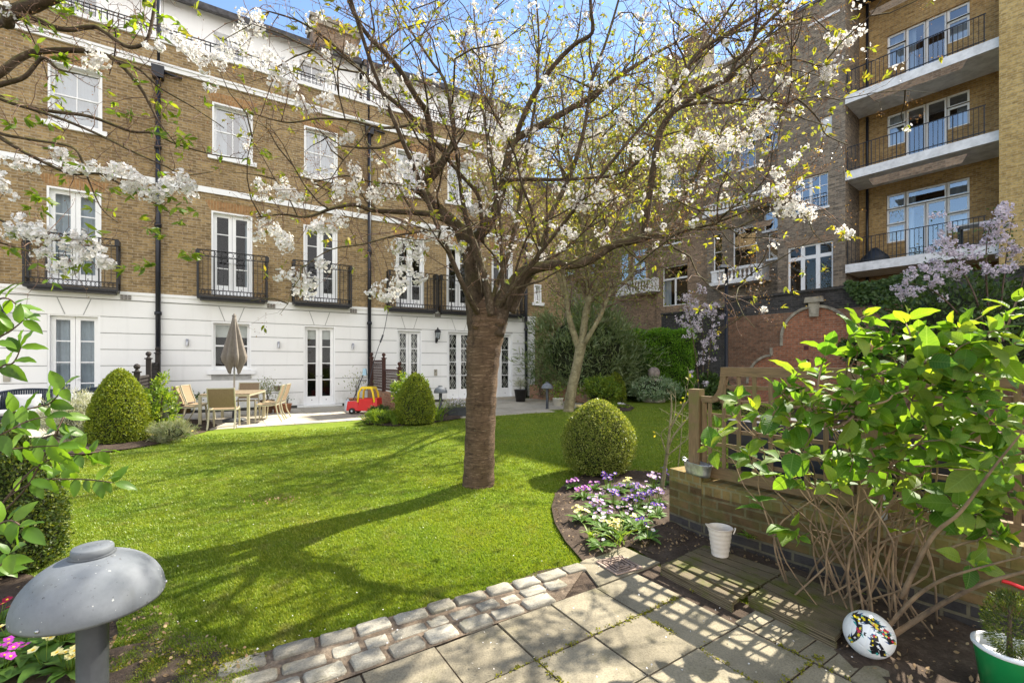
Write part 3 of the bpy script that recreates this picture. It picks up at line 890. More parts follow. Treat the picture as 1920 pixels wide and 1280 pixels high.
    if ab.f: ab.build('air_brick', M['air_brick'], root)
    return root

dk = dict(rows=4, kick=.28)
house_a = terrace(HA, 'yellow brick terraced house at the left edge with rope seats below its french doors', 'terraced_house', 0.0, HA.L,
    [dict(kind='door', x=(3.69, 4.72), z=(.06, 2.78), o=dict(rows=4, kick=.30, curtain='full'))],
    [(3.68, 4.74, dict(rows=4, kick=.28, curtain='full', sky=False))], [(3.70, 4.76, dict(curtain=((0, 1),)))], [(3.6, 4.5, 11.2, eave_z-.5)], pipe=False)
house_b = terrace(HB, 'middle yellow brick terraced house behind the closed parasol and outdoor dining set', 'terraced_house', 0.0, HB.L,
    [dict(kind='win', x=(1.26, 2.30), z=(1.28, 2.755), o=dict(cols=1, sky=False, blind=.42, curtain=None, sill=True)),
     dict(kind='door', x=(3.80, 4.80), z=(.06, 2.745), o=dict(rows=4, kick=.28, blind=.30))],
    [(1.26, 2.33, dict(rows=4, kick=.28, curtain=((.86, 1.0),))), (3.80, 4.87, dict(rows=4, kick=.28))],
    [(1.28, 2.34, dict()), (3.82, 4.88, dict(curtain=((0, .4), (.55, 1))))],
    [(1.25, 2.2, 11.1, eave_z-.5), (3.8, 4.75, 11.1, eave_z-.5)], pipe_x=.0)
house_c = terrace(HC, 'yellow brick terraced house behind the cherry trunk with lattice grilles in its doors', 'terraced_house', 0.0, HC.L,
    [dict(kind='door', x=(.99, 1.93), z=(.06, 2.72), o=dict(rows=4, kick=.3, grille=True)),
     dict(kind='door', x=(2.93, 3.98), z=(.06, 2.74), o=dict(rows=4, kick=.38, grille=True)),
     dict(kind='door', x=(4.70, 5.80), z=(.06, 2.70), o=dict(rows=4, kick=.38, grille=True))],
    [(.97, 2.02, dict(rows=4, kick=.28)), (2.91, 3.93, dict(rows=4, kick=.28)), (4.84, 5.80, dict(rows=4, kick=.28))],
    [(.98, 2.04, dict()), (2.95, 3.95, dict()), (4.86, 5.82, dict())],
    [(1.0, 1.9, 11.1, eave_z-.5), (3.0, 3.9, 11.1, eave_z-.5), (5.0, 5.8, 11.1, eave_z-.5)], pipe_x=.0)
p = MB(); p.tube([(6.38, -.12, .02), (6.38, -.12, 3.3), (6.38, -.12, 6.5)], .062, 12)
p.lathe([(.063, -.05), (.085, -.05), (.09, 0), (.085, .05), (.063, .05)], 12, (6.38, -.12, 2.9)); p.build('drainpipe', M['pipe'], house_c)
# brick chimney stack standing on the party wall
cx = HB.p0 + HB.d*(HB.L-.6) + HB.n*2.4
chz = 1.5 + (680-44)*cx.y/FPX
cr = thing('chimney_stack', 'brown brick chimney stack on the party wall above the curved roof', 'chimney', (cx.x, cx.y, 0), HB.ang())
c_ = MB(); c_.box(-.85, .85, 0, 1.0, eave_z-.2, chz-.3); c_.build('brick_shaft', M['brown_brick'], cr)
c_ = MB(); c_.box(-.93, .93, -.08, 1.08, chz-.3, chz-.12); c_.box(-.98, .98, -.13, 1.13, chz-.12, chz); c_.build('cap', M['stone'], cr, bevel=.01)
for i in range(4):
    c_ = MB(); c_.lathe([(.13, 0), (.11, .35), (.14, .4)], 12, (-.6+i*.4, .5, chz)); c_.build('chimney_pot', M['terracotta'], cr)

# corner house past the end of the terrace
HD = Plane((.97, 19.42), (4.0, 20.9)); HDL = 1.5
hd = thing('brick_house', 'low brown brick house with one small sash window beyond the white stucco end', 'house', (HD.p0.x, HD.p0.y, 0), HD.ang())
s0, z0 = HD.S(1001, 567); s1, z1 = HD.S(1015, 534)
hole = (s0, s1, z0, z1)
m_ = MB(); wall_face(m_, 0, HDL, 0, 9.0, [hole], 0); m_.face([(HDL, 0, 0), (HDL, 6, 0), (HDL, 6, 9), (HDL, 0, 9)], [(0, 0), (6, 0), (6, 9), (0, 9)]); m_.build('brick_wall', M['stock'], hd)
sash_window(hd, s0, s1, z0, z1, cols=1, sill=True, curtain=None)
m_ = MB(); m_.box(-.1, HDL+.1, -.1, 6, 9.0, 9.25); m_.build('roof', M['slate'], hd)

# ------------------------------------------------------------------ mansion blocks along the right
RP = Plane((15.7-.617*30, 15.06+.787*30), (15.7, 15.06))
def lights(root, rects, q, name='window', mun=None, curtain=(), sky=True, fw=.05, sill=None, label=None):
    """One window unit made of several rectangular lights (a, b, c, d)."""
    mb = MB(); y = q + .09; g = MB()
    for i, (a, b, c, d) in enumerate(rects):
        rect_frame(mb, a, b, c, d, y, y+.06, fw)
        cols, rows = (mun[i] if mun else (1, 1))
        ga, gb, gc, gd = a+fw, b-fw, c+fw, d-fw
        for k in range(1, cols):
            xx = ga+(gb-ga)*k/cols; mb.box(xx-.014, xx+.014, y+.01, y+.05, gc, gd)
        for k in range(1, rows):
            zz = gc+(gd-gc)*k/rows; mb.box(ga, gb, y+.012, y+.048, zz-.014, zz+.014)
        g.face([(ga, y+.03, gc), (gb, y+.03, gc), (gb, y+.03, gd), (ga, y+.03, gd)])
    x0 = min(r[0] for r in rects); x1 = max(r[1] for r in rects); z0 = min(r[2] for r in rects); z1 = max(r[3] for r in rects)
    if sill is not None: mb.box(x0-.06, x1+.06, q-.07, q+.088, sill-.09, sill)
    o = mb.build(name, M['paint'], root, bevel=.004)
    if label: o['label'] = label
    g.build('pane', M['glass_sky' if sky else 'glass'], o)
    for p0_, p1_, idx in curtain:
        a, b, c, d = rects[idx]
        curtain_mesh(o, a+(b-a)*p0_, a+(b-a)*p1_, c, d, y+.2, M['curtain'])
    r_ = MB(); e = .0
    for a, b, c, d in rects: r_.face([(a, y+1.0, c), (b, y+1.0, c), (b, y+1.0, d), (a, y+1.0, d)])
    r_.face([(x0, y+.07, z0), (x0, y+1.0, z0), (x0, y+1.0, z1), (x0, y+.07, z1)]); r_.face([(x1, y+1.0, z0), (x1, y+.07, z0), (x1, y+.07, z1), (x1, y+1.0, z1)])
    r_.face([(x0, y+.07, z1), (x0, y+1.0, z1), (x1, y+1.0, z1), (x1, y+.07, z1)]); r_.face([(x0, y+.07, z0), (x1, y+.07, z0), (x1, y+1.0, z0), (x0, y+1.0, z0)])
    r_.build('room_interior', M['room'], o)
    return o

def px_rect(pl, q, xl, xr, yt, yb):
    """Opening from its left and right edge and its top and bottom at the left edge."""
    s0, zt = pl.S(xl, yt, q); _, zb = pl.S(xl, yb, q); s1, _ = pl.S(xr, yt, q)
    return (s0, s1, zb, zt)

RH = 16.45
mb1 = thing('mansion_block', 'tall brick mansion block with three stacked white balconies in a yellow brick recess', 'building', (RP.p0.x, RP.p0.y, 0), RP.ang())
SW0, SW1, SN = RP.S(1458, 300)[0], RP.S(1585, 300)[0], RP.S(1848, 300)[0]
Q1 = 1.75
w_top = px_rect(RP, 0, 1520, 1572, -60, 47); w_top = (w_top[0], w_top[1], w_top[2], min(w_top[3], RH-.8))
w_mid = px_rect(RP, 0, 1487, 1552.5, 340, 401); w_low = px_rect(RP, 0, 1476.6, 1562, 465, 551)
nic = px_rect(RP, 0, 1537, 1560, 222, 258)
low_base = 3.3
wing_h = [w_top, w_mid, w_low, nic]
m_ = MB()
wall_face(m_, SW0, SW1, 0, RH, wing_h, 0, 0, .1)
m_.face([(SW0, 6, 0), (SW0, 0, 0), (SW0, 0, RH), (SW0, 6, RH)], [(6, 0), (0, 0), (0, RH), (6, RH)])
for h in (w_top, w_mid, w_low): gauged_arch(m_, h[0], h[1], h[3]+.002, 1, .26)
m_.face([(nic[0], .1, nic[2]), (nic[1], .1, nic[2]), (nic[1], .1, nic[3]), (nic[0], .1, nic[3])], None, 2)
m_.face([(SN+9, 8, 0), (SW0, 8, 0), (SW0, 8, 14), (SN+9, 8, 14)], [(0, 0), (9, 0), (9, 14), (0, 14)]); m_.face([(SW0, 8, 0), (SW0, 6, 0), (SW0, 6, RH), (SW0, 8, RH)], [(0, 0), (2, 0), (2, RH), (0, RH)]); m_.face([(SN+.9, 8, 14), (SW0, 8, 14), (SW0, 8, RH), (SN+.9, 8, RH)], [(0, 0), (9, 0), (9, 2), (0, 2)])
m_.build('wing_wall', [M['dark_brick'], M['brown_brick'], M['white_stone']], mb1)
a, b, c, d = w_top; lights(mb1, [w_top], 0, mun=[(1, 2)], sill=c)
a, b, c, d = w_mid; xm = (a+b)/2
o = lights(mb1, [(a, xm, c, d), (xm, b, c, d)], 0, mun=[(2, 3), (2, 3)], sill=c)
gr = MB()
for zz in (c+.05, c+.52): gr.box(a, b, -.12, -.10, zz-.012, zz+.012)
for i in range(13): gr.box(a+.02+(b-a-.04)*i/12-.006, a+.02+(b-a-.04)*i/12+.006, -.115, -.103, c+.06, c+.51)
gr.build('guard_rail', M['iron'], o)
a, b, c, d = w_low; zt = RP.S(1476.6, 488)[1]; w3 = (b-a)/3
lights(mb1, [(a+w3*i, a+w3*(i+1), zt, d) for i in range(3)] + [(a+w3*i, a+w3*(i+1), c, zt) for i in range(3)], 0, 'french_door', fw=.075, sky=False)
# recess
units = []
for yt, yb_side, slabtop, sky_ in ((69, 129, 12.12, 1), (218, 277, 9.08, 1)):
    l = px_rect(RP, Q1, 1663, 1698, yt, yb_side); dr = px_rect(RP, Q1, 1698, 1775, yt, yb_side); r = px_rect(RP, Q1, 1775, 1818, yt, yb_side)
    zt, zb = l[3], l[2]; zs = zb + (zt-zb)*.64
    units.append(([(l[0], l[1], zb, zs), (l[0], l[1], zs, zt), (dr[0], (dr[0]+dr[1])/2, slabtop, zt), ((dr[0]+dr[1])/2, dr[1], slabtop, zt), (r[0], r[1], zb, zs), (r[0], r[1], zs, zt)], slabtop))
l = px_rect(RP, Q1, 1662, 1698, 366.6, 456.6); zt2 = RP.S(1662, 394, Q1)[1]
dr = px_rect(RP, Q1, 1698, 1775, 366, 450); r = px_rect(RP, Q1, 1775, 1818, 366, 450); zt, zb = l[3], l[2]; zs = zt2 - .62
units.append(([(l[0], l[1], zt2, zt), (dr[0], dr[1], zt2, zt), (r[0], r[1], zt2, zt), (l[0], l[1], zb, zs), (l[0], l[1], zs, zt2), (dr[0], (dr[0]+dr[1])/2, 5.40, zt2), ((dr[0]+dr[1])/2, dr[1], 5.40, zt2), (r[0], r[1], zb, zs), (r[0], r[1], zs, zt2)], 5.4))
m_ = MB(); SR = SN + .6
wall_face(m_, SW1, SR, 0, RH, [q for u, _ in units for q in u], Q1, 0, .1)
m_.face([(SW1, 0, 0), (SW1, Q1, 0), (SW1, Q1, RH), (SW1, 0, RH)], [(0, 0), (Q1, 0), (Q1, RH), (0, RH)], 1)
for u, _ in units: gauged_arch(m_, min(q[0] for q in u), max(q[1] for q in u), max(q[3] for q in u)+.002, 2, .28)
for q in m_.v: pass
m_.build('recess_wall', [M['yellow_brick'], M['dark_brick'], M['brown_brick']], mb1)
cur = [[(0, 1, 0), (0, 1, 1), (0, .45, 2), (0, .9, 4)], [(0, 1, 0), (0, 1, 1), (.4, 1, 4)], [(0, 1, 0), (.0, .22, 1), (0, 1, 2), (0, 1, 3), (0, .35, 5), (0, 1, 7)]]
for (u, s_), cu in zip(units, cur): lights(mb1, u, Q1, 'french_window', curtain=cu, fw=.07)
for slab in (12.12, 9.08, 5.40):
    s_ = MB(); s_.box(SW1+.0, SN+.32, -.02, Q1-.002, slab-.33, slab)
    o = s_.build('balcony_slab', M['white_stone'], mb1, bevel=.01)
    g_ = MB()
    for zz in (slab+.98, slab+.10): g_.box(SW1+.05, SN, .05, .08, zz-.014, zz+.014)
    k = 30
    for i in range(k+1):
        xx = SW1+.06+(SN-SW1-.1)*i/k; w = .014 if i % 6 == 0 else .008
        g_.box(xx-w, xx+w, .065-w, .065+w, slab, slab+.97)
    g_.build('railing', M['iron'], o)
pp = MB(); pp.tube([(SW1+.30, Q1-.10, 0), (SW1+.30, Q1-.10, 5.05)], .05, 8); pp.tube([(SW1+.30, Q1-.10, 5.42), (SW1+.30, Q1-.10, 8.7)], .05, 8); pp.tube([(SW1+.30, Q1-.10, 9.1), (SW1+.30, Q1-.10, 11.7)], .05, 8)
pp.tube([(SW1+.30, Q1-.10, 12.14), (SW1+.30, Q1-.10, RH)], .05, 8); pp.build('drainpipe', M['pipe'], mb1)
m_ = MB(); wall_face(m_, SN+.33, SN+9, 0, 14.4, [], -.3)
m_.face([(SN+.33, 2.3, 0), (SN+.33, -.3, 0), (SN+.33, -.3, 14.4), (SN+.33, 2.3, 14.4)], [(2.6, 0), (0, 0), (0, 14.4), (2.6, 14.4)])
m_.box(SN+.33, SN+9, -.3, 8, 14.4, 14.6, skip='f')
m_.build('projecting_wall', M['near_brick'], mb1)
m_ = MB(); m_.box(SW0-.05, SR+.3, -.06, 8.1, RH, RH+.12); m_.build('roof', M['slate'], mb1)

def simple_block(name, label, s0, s1, q, h, mat, wins, extra=None, roof_over=.1):
    root = thing(name, label, 'building', (RP.p0.x, RP.p0.y, 0), RP.ang())
    rects = [px_rect(RP, q, *w[:4]) for w in wins]
    mb = MB(); wall_face(mb, s0, s1, 0, h, rects, q, 0, .1)
    mb.face([(s1, q, 0), (s1, q+8, 0), (s1, q+8, h), (s1, q, h)], [(0, 0), (8, 0), (8, h), (0, h)])
    mb.face([(s0, q+8, 0), (s0, q, 0), (s0, q, h), (s0, q+8, h)], [(8, 0), (0, 0), (0, h), (8, h)])
    mb.face([(s1, q+8, 0), (s0, q+8, 0), (s0, q+8, h), (s1, q+8, h)], [(8, 0), (0, 0), (0, h), (8, h)])
    for r in rects: gauged_arch(mb, r[0], r[1], r[3]+.002, 1, .26)
    for f in range(len(mb.f)): pass
    mb.build('brick_wall', [mat, M['brown_brick']], root)
    for r, w in zip(rects, wins):
        cols, rows = w[4] if len(w) > 4 else (1, 2)
        a, b, c, d = r
        zt = c + (d-c)*.68
        if d - c > 2.2:
            xm = (a+b)/2
            lights(root, [(a, b, zt, d), (a, xm, c, zt), (xm, b, c, zt)], q, 'french_window', curtain=[(0, .5, 1)], sky=False)
        else: lights(root, [r], q, 'sash_window', mun=[(cols, rows)], sill=c)
    m2 = MB(); m2.box(s0-.05, s1, q-roof_over, q+8, h, h+.22); m2.build('roof', M['white_stone'], root)
    return root

def balustrade(root, pl, q, xl, xr, ytop, ybot, dep=.7):
    a, zt = pl.S(xl, ytop, q-dep); _, zb = pl.S(xl, ybot, q-dep); b, _ = pl.S(xr, ytop, q-dep)
    mb = MB(); y = q - dep
    mb.box(a-.08, b+.08, y-.08, q-.002, zb-.16, zb)
    mb.box(a-.03, b+.03, y-.03, y+.16, zt-.09, zt)
    mb.box(a, a+.28, y, y+.13, zb, zt-.09); mb.box(b-.28, b, y, y+.13, zb, zt-.09)
    mb.box(b-.13, b, y+.132, q-.002, zb, zt); mb.box(a, a+.13, y+.132, q-.002, zb, zt)
    mb.box(a+.282, b-.282, y+.01, y+.12, zb, zb+.07)
    n = max(3, int((b-a-.56)/.19)); hh = zt-.09-zb-.07
    for i in range(n):
        xx = a+.28+(b-a-.56)*(i+.5)/n
        mb.lathe([(.05, 0), (.035, hh*.12), (.075, hh*.35), (.04, hh*.62), (.035, hh*.8), (.055, hh)], 8, (xx, y+.065, zb+.07))
    return mb.build('balustrade', M['white_stone'], root)

s2 = simple_block('mansion_block', 'sooty brick block with two white balustraded balconies beside the lamp post', RP.S(1325, 400, 1.3)[0], SW0+.6, 1.3, 16.75, M['dark_brick'],
    [(1337, 1354, 439, 509, (1, 2)), (1374, 1419, 428, 502), (1440, 1466, 438, 486, (1, 2)), (1432, 1466, 398, 434, (2, 1)), (1432, 1462, 232, 285, (2, 3)), (1398, 1425, 165, 190, (1, 1)), (1340, 1372, 268, 330, (2, 2)), (1385, 1417, 258, 320, (2, 2))])
balustrade(s2, RP, 1.3, 1334, 1428, 509, 531, .8)
balustrade(s2, RP, 1.3, 1321, 1441, 387, 404, .6)
s3 = simple_block('mansion_block', 'brown brick block with a gabled top behind the lilac shrub and clipped hedge', RP.S(1231, 400, 1.6)[0], RP.S(1325, 400, 1.3)[0], 1.6, 17.0, M['brown_brick'],
    [(1242, 1289, 502, 575), (1246, 1279, 431, 460, (2, 1)), (1246, 1276, 330, 380, (2, 2)), (1288, 1312, 322, 374, (2, 2)), (1250, 1278, 215, 262, (2, 2))])
# stepped chimneys on top of it
for (xa, xb, yt) in ((1281, 1318, 84), (1231, 1262, 122)):
    a, zt = RP.S(xa, yt, 1.7); b, _ = RP.S(xb, yt, 1.7)
    m_ = MB(); m_.box(a, b, 1.7, 2.9, 17.23, max(zt, 17.8)); m_.box(a-.05, b+.05, 1.65, 2.95, max(zt, 17.8), max(zt, 17.8)+.15); m_.build('chimney', M['dark_brick'], s3)
s4 = simple_block('mansion_block', 'farthest brown brick block with a white balustrade seen past the slender tree', RP.S(1040, 400, 1.9)[0], RP.S(1231, 400, 1.6)[0], 1.9, 13.5, M['brown_brick'],
    [(1162, 1178, 478, 530), (1186, 1214, 470, 528), (1106, 1122, 486, 513, (2, 2)), (1060, 1078, 492, 516, (2, 2)), (1110, 1126, 400, 430, (2, 2)), (1170, 1190, 385, 420, (2, 2)), (1120, 1138, 310, 345, (2, 2)), (1180, 1200, 290, 330, (2, 2))])
balustrade(s4, RP, 1.9, 1158, 1226, 531, 551, .8)

# ------------------------------------------------------------------ the old garden wall with its blind arch
GW = Plane((10-.617*6, 15+.787*6), (10, 15))
gw = thing('garden_wall', 'high sooty brick garden wall with a blind red brick arch framed in stone', 'wall', (GW.p0.x, GW.p0.y, 0), GW.ang())
sL = GW.S(1240, 600)[0]; sP = GW.S(1364, 600)[0]; WH = GW.S(1507, 549)[1]
m_ = MB()
wall_face(m_, sL, sP, 0, WH-.3, [], 0, 1); wall_face(m_, sP, sP+14, 0, WH-.62, [], 0, 0); wall_face(m_, sP, sP+14, WH-.62, WH-.0, [], .0, 1)
m_.face([(sL, .5, 0), (sL, 0, 0), (sL, 0, WH-.3), (sL, .5, WH-.3)], None, 1)
m_.face([(sL, 0, WH-.3), (sP, 0, WH-.3), (sP, .45, WH-.3), (sL, .45, WH-.3)], None, 1)
m_.face([(sP, .45, WH-.3), (sP, 0, WH-.3), (sP, 0, WH), (sP, .45, WH)], None, 1)
m_.build('brickwork', [M['wall_dark'], M['wall_black']], gw)
m_ = MB(); m_.box(sP-.03, sP+14, -.06, .45, WH+.001, WH+.09); m_.box(sL, sP-.031, -.06, .45, WH-.299, WH-.22); m_.build('coping', M['wall_black'], gw, bevel=.015)
cL, zsp = GW.S(1466, 648); cR, _ = GW.S(1597, 640); _, ztop = GW.S(1530, 574)
cc = (cL+cR)/2; rr = (cR-cL)/2; zc = ztop - rr
arc = [(cc + rr*math.cos(t), zc + rr*math.sin(t)) for t in [math.pi*(i/28) for i in range(29)]]
s405, z405 = GW.S(1402, 690); s447, z447 = GW.S(1447, 666)
lowp = [(s447, zsp-.05), (s447, z447)] + [(s447-(s447-s405)*math.sin(t), z447-(z447-z405)*2.2*(1-math.cos(t))) for t in [math.pi/2*i/8 for i in range(1, 9)]]
poly = arc + [(cc-rr, zsp)] + lowp + [(lowp[-1][0], 0.0), (cc+rr+.6, 0.0), (cc+rr+.6, zsp-.1), (cc+rr, zsp-.1)]
m_ = MB(); m_.face([(x, -.004, z) for x, z in poly][::-1], [(x, z) for x, z in poly][::-1])
m_.build('arch_infill', M['wall_red'], gw)
m_ = MB()
def band(path, w=.085):
    for (xa, za), (xb, zb) in zip(path[:-1], path[1:]):
        m_.beam((xa, -.035, za), (xb, -.035, zb), w, .06, (0, 1, 0))
band(arc + [(cc-rr, zsp)]); band([(cc+rr, zc), (cc+rr, zsp-.3)]); band(lowp[1:]); band([(s447, zsp-.05), (s447, z447)])
m_.prism([(cc-.13, ztop-.34), (cc+.13, ztop-.34), (cc+.16, ztop+.12), (cc-.16, ztop+.12)], -.11, -.067)
m_.prism([(cc-.28, ztop+.12), (cc+.28, ztop+.12), (cc+.24, ztop+.30), (cc-.24, ztop+.30)], -.16, -.02)
m_.build('stone_moulding', M['stone'], gw)
m_ = MB()
for px_, py_ in ((1512, 652), (1545, 652), (1513, 677)):
    s_, z_ = GW.S(px_, py_); m_.box(s_-.07, s_+.07, -.012, -.005, z_-.07, z_+.07)
m_.build('tile', plain('dark_red_tile', (.10, .02, .025), .5), gw)

# black lamp post in front of the wall
lp = P(1362, 720, 15.6)
lr = thing('lamp_post', 'tall slim black lamp post with a small square pale lamp head before the garden wall', 'lamp post', (lp.x, lp.y, 0))
zt = EYE - (503-HYP)*15.6/FPX
m_ = MB(); m_.tube([(0, 0, 0), (0, 0, .9), (0, 0, .92), (0, 0, zt)], [.085, .085, .06, .055], 12); m_.build('post', M['iron'], lr)
m_ = MB(); m_.obox((-.10, -.05, zt+.05), (.19, 0, 0), (0, .13, 0), (0, 0, .05), top=.8); m_.build('lamp_head', M['zinc'], lr)
# ------------------------------------------------------------------ ground
TB = Vector((-0.36, 5.25))      # foot of the cherry tree
def lawn_h(x, y):
    return .012 + .09*math.exp(-((x-TB.x)**2 + (y-TB.y)**2)/(2*.42**2)) + .012*math.sin(x*1.3+.4)*math.sin(y*1.1)
def sheet(name, poly, z, mat, kind='structure', label=None, cat=None, group=None, mound=0.0, res=.12):
    """A flat or mounded sheet with the given outline (world metres)."""
    bm = bmesh.new()
    vs_ = [bm.verts.new((p[0], p[1], z)) for p in poly]
    bm.faces.new(vs_)
    bmesh.ops.triangulate(bm, faces=bm.faces[:])
    if mound:
        for _ in range(8):
            lg = [e for e in bm.edges if e.calc_length() > res*1.6]
            if not lg or len(bm.verts) > 9000: break
            bmesh.ops.subdivide_edges(bm, edges=lg, cuts=1, use_grid_fill=False)
            bmesh.ops.triangulate(bm, faces=[f for f in bm.faces if len(f.verts) > 3])
        bm.edges.ensure_lookup_table()
        bd = [v.co.copy() for e in bm.edges if e.is_boundary for v in e.verts]
        ba = np.array([(c.x, c.y) for c in bd])
        for v in bm.verts:
            dd = math.sqrt(((ba - np.array((v.co.x, v.co.y)))**2).sum(1).min())
            v.co.z += mound*(1-math.exp(-dd*5)) + rng.uniform(-.015, .015)*(dd > .02)
        for f in bm.faces: f.smooth = True
    bm.normal_update()
    for f in bm.faces:
        if f.normal.z < 0: f.normal_flip()
    me = bpy.data.meshes.new(name); bm.to_mesh(me); bm.free(); me.materials.append(mat)
    o = bpy.data.objects.new(name, me); COL.objects.link(o)
    return tag(o, label, cat, group, kind)

def gp(*pts): return [tuple(G(x, y)[:2]) for x, y in pts]

sheet('ground', [(-300, -300), (300, -300), (300, 300), (-300, 300)], -.03, M['soil'])
# lawn as one gently shaped sheet
X0, X1, Y0, Y1, ST = -10.5, 6.5, .3, 22.0, .16
nx, ny = int((X1-X0)/ST), int((Y1-Y0)/ST)
lv = [(X0+i*ST, Y0+j*ST, lawn_h(X0+i*ST, Y0+j*ST)) for j in range(ny+1) for i in range(nx+1)]
lf = [(j*(nx+1)+i, j*(nx+1)+i+1, (j+1)*(nx+1)+i+1, (j+1)*(nx+1)+i) for j in range(ny) for i in range(nx)]
me = bpy.data.meshes.new('lawn'); me.from_pydata(lv, [], lf); me.materials.append(M['lawn'])
for pl_ in me.polygons: pl_.use_smooth = True
lawn = bpy.data.objects.new('lawn', me); COL.objects.link(lawn); tag(lawn, kind='structure')

# --- slabs of the near terrace
SO = Vector((.438, 2.46)); E1 = Vector((.545, -.838)); E2 = Vector((.838, .545)); SS = .378
ANG2 = math.atan2(E2.y, E2.x)
def SP(i, j): return SO + E1*(i*SS) + E2*(j*SS)
mb = MB()
base_poly = []
for i in range(-1, 8):
    for j in range(-6, 3):
        if j == 2 and i < 1: continue
        if j == 2: continue
        c = SP(i+.5, j+.5); g = .006; h = SS/2 - g
        z = .028 + rngu.uniform(-.003, .003)
        mb.obox((c.x, c.y, z-.03), (E2.x*h, E2.y*h, rngu.uniform(-.003, .003)), (-E1.x*h, -E1.y*h, rngu.uniform(-.003, .003)), (0, 0, .03))
mb.build('paving_slabs', M['slab'], bevel=.005).__setitem__('kind', 'structure')
# bedding under slabs, setts and timber
bed = [SP(-2.1, .6), SP(-1.6, 2.6), SP(8, 3.2), SP(8, -6.4), SP(-1.0, -6.4)]
sheet('paving_bedding', [tuple(p) for p in bed], .020, M['soil'])
# concrete apron round the drain cover
mb = MB(); c = (G(1140, 1085) + G(1160, 1030))/2
q = gp((1088, 1062), (1122, 1107), (1238, 1062), (1200, 1047), (1153, 1024))
b0 = len(mb.v)
mb.face([(x, y, .034) for x, y in q][::1]); 
for k in range(len(q)):
    a, b = q[k], q[(k+1) % len(q)]; mb.face([(a[0], a[1], 0), (b[0], b[1], 0), (b[0], b[1], .034), (a[0], a[1], .034)])
o = mb.build('concrete_apron', M['slab']); o['kind'] = 'structure'

# --- brick pavers along the right side of the slabs
mb = MB()
a, b, c, d = SP(.9, 2.02), SP(.9, 2.62), SP(8, 2.62), SP(8, 2.02)
L = (c-b).length
for k in range(int(L/.112)):
    for r in range(1):
        p = a + E1*(k*.112 + .055) + E2*(.115)
        mb.obox((p.x, p.y, .005 + rngu.uniform(-.003, .003)), (E2.x*.108, E2.y*.108, 0), (-E1.x*.051, -E1.y*.051, 0), (0, 0, .022))
o = mb.build('brick_paving', M['slab'], bevel=.004); o['kind'] = 'structure'

# --- three rows of granite setts between lawn and slabs
la, lb = G(477, 1237).xy, G(1096, 1060).xy        # lawn side
sa, sb = SP(-1.0, (la-SP(-1.0, 0)).dot(E2)/SS + .25), SP(-1.0, .1)              # slab side
mb = MB()
for row in range(3):
    f = (row+.5)/3
    pa = la.lerp(sa, f); pb = lb.lerp(sb - E1*.0, f)
    dv = (pb-pa); L = dv.length; dv /= L; nv = Vector((-dv.y, dv.x))
    s = -.1 - rngu.random()*.1
    while s < L - (.12 if row else .03):
        ln = rngu.uniform(.15, .205)
        if row == 1 and rngu.random() < .35: ln *= .7
        c = pa + dv*(s+ln/2) + nv*rngu.uniform(-.008, .008)
        wd = .5*(abs((lb-la).normalized().cross(sa-la)) + abs((lb-la).normalized().cross(sb-la)))/3 * rngu.uniform(.74, .88) * (.88 if row == 1 else 1)
        hz = rngu.uniform(.038, .050) if row != 1 else rngu.uniform(.033, .042)
        an = rngu.uniform(-.06, .06); d2 = Vector((dv.x*math.cos(an)-dv.y*math.sin(an), dv.x*math.sin(an)+dv.y*math.cos(an))); n2 = Vector((-d2.y, d2.x))
        # a rough rounded block
        q0 = len(mb.v); rings = []
        for zz, k in ((0, 1.0), (hz*.70, 1.0), (hz*.93, .975), (hz, .93)):
            ring = []
            for t in range(16):
                th = 2*math.pi*(t+.5)/16
                cx_, cy_ = math.cos(th), math.sin(th)
                sx_ = math.copysign(abs(cx_)**.24, cx_)*ln/2*k; sy_ = math.copysign(abs(cy_)**.24, cy_)*wd/2*k
                w = 1 + rngu.uniform(-.05, .03)
                pp_ = c + d2*sx_*w + n2*sy_*w
                ring.append((pp_.x, pp_.y, zz + (rngu.uniform(-.004, .004) if zz else 0)))
            rings.append(ring)
        for ring in rings: mb.v.extend(ring)
        for i in range(3):
            for t in range(16):
                t2 = (t+1) % 16
                mb.f.append([q0+i*16+t, q0+i*16+t2, q0+(i+1)*16+t2, q0+(i+1)*16+t]); mb.uv.append([(0, 0)]*4); mb.m.append(0); mb.sm.append(True)
        # domed top
        ci = len(mb.v); mb.v.append((c.x, c.y, hz+.001))
        for t in range(16):
            mb.f.append([q0+48+t, q0+48+(t+1) % 16, ci]); mb.uv.append([(0, 0)]*3); mb.m.append(0); mb.sm.append(True)
        s += ln + rngu.uniform(.012, .035)
o = mb.build('sett_edging', M['sett']); o['kind'] = 'structure'
sheet('sett_bedding', [tuple(la - Vector((.03, .02))), tuple(sa - Vector((.03, .02))), tuple(SP(-1.0, .3)), tuple(lb + Vector((.04, .01)))], .031, M['dry_soil'])

# --- soil areas
def rough(poly, amp=.035, k=4):
    out = []; r_ = random.Random(len(poly))
    for a, b in zip(poly, poly[1:]+poly[:1]):
        for i in range(k):
            f = i/k; out.append((a[0]*(1-f)+b[0]*f + (r_.gauss(0, amp) if i else 0), a[1]*(1-f)+b[1]*f + (r_.gauss(0, amp) if i else 0)))
    return out
bed1 = gp((1096, 1062), (1060, 1020), (1040, 985), (1034, 955), (1042, 928), (1062, 908), (1095, 893), (1140, 885), (1200, 886), (1262, 893), (1300, 905), (1330, 960), (1330, 1010), (1245, 1050), (1180, 1030))
sheet('flower_bed', bed1, .030, M['soil'], mound=.045, res=.05)
soil_r = gp((1180, 1028), (1250, 985), (1330, 990), (1480, 1062), (1620, 1120), (1900, 1190), (2100, 1250), (2300, 1420), (1750, 1420), (1560, 1225), (1420, 1130), (1300, 1080), (1235, 1062))
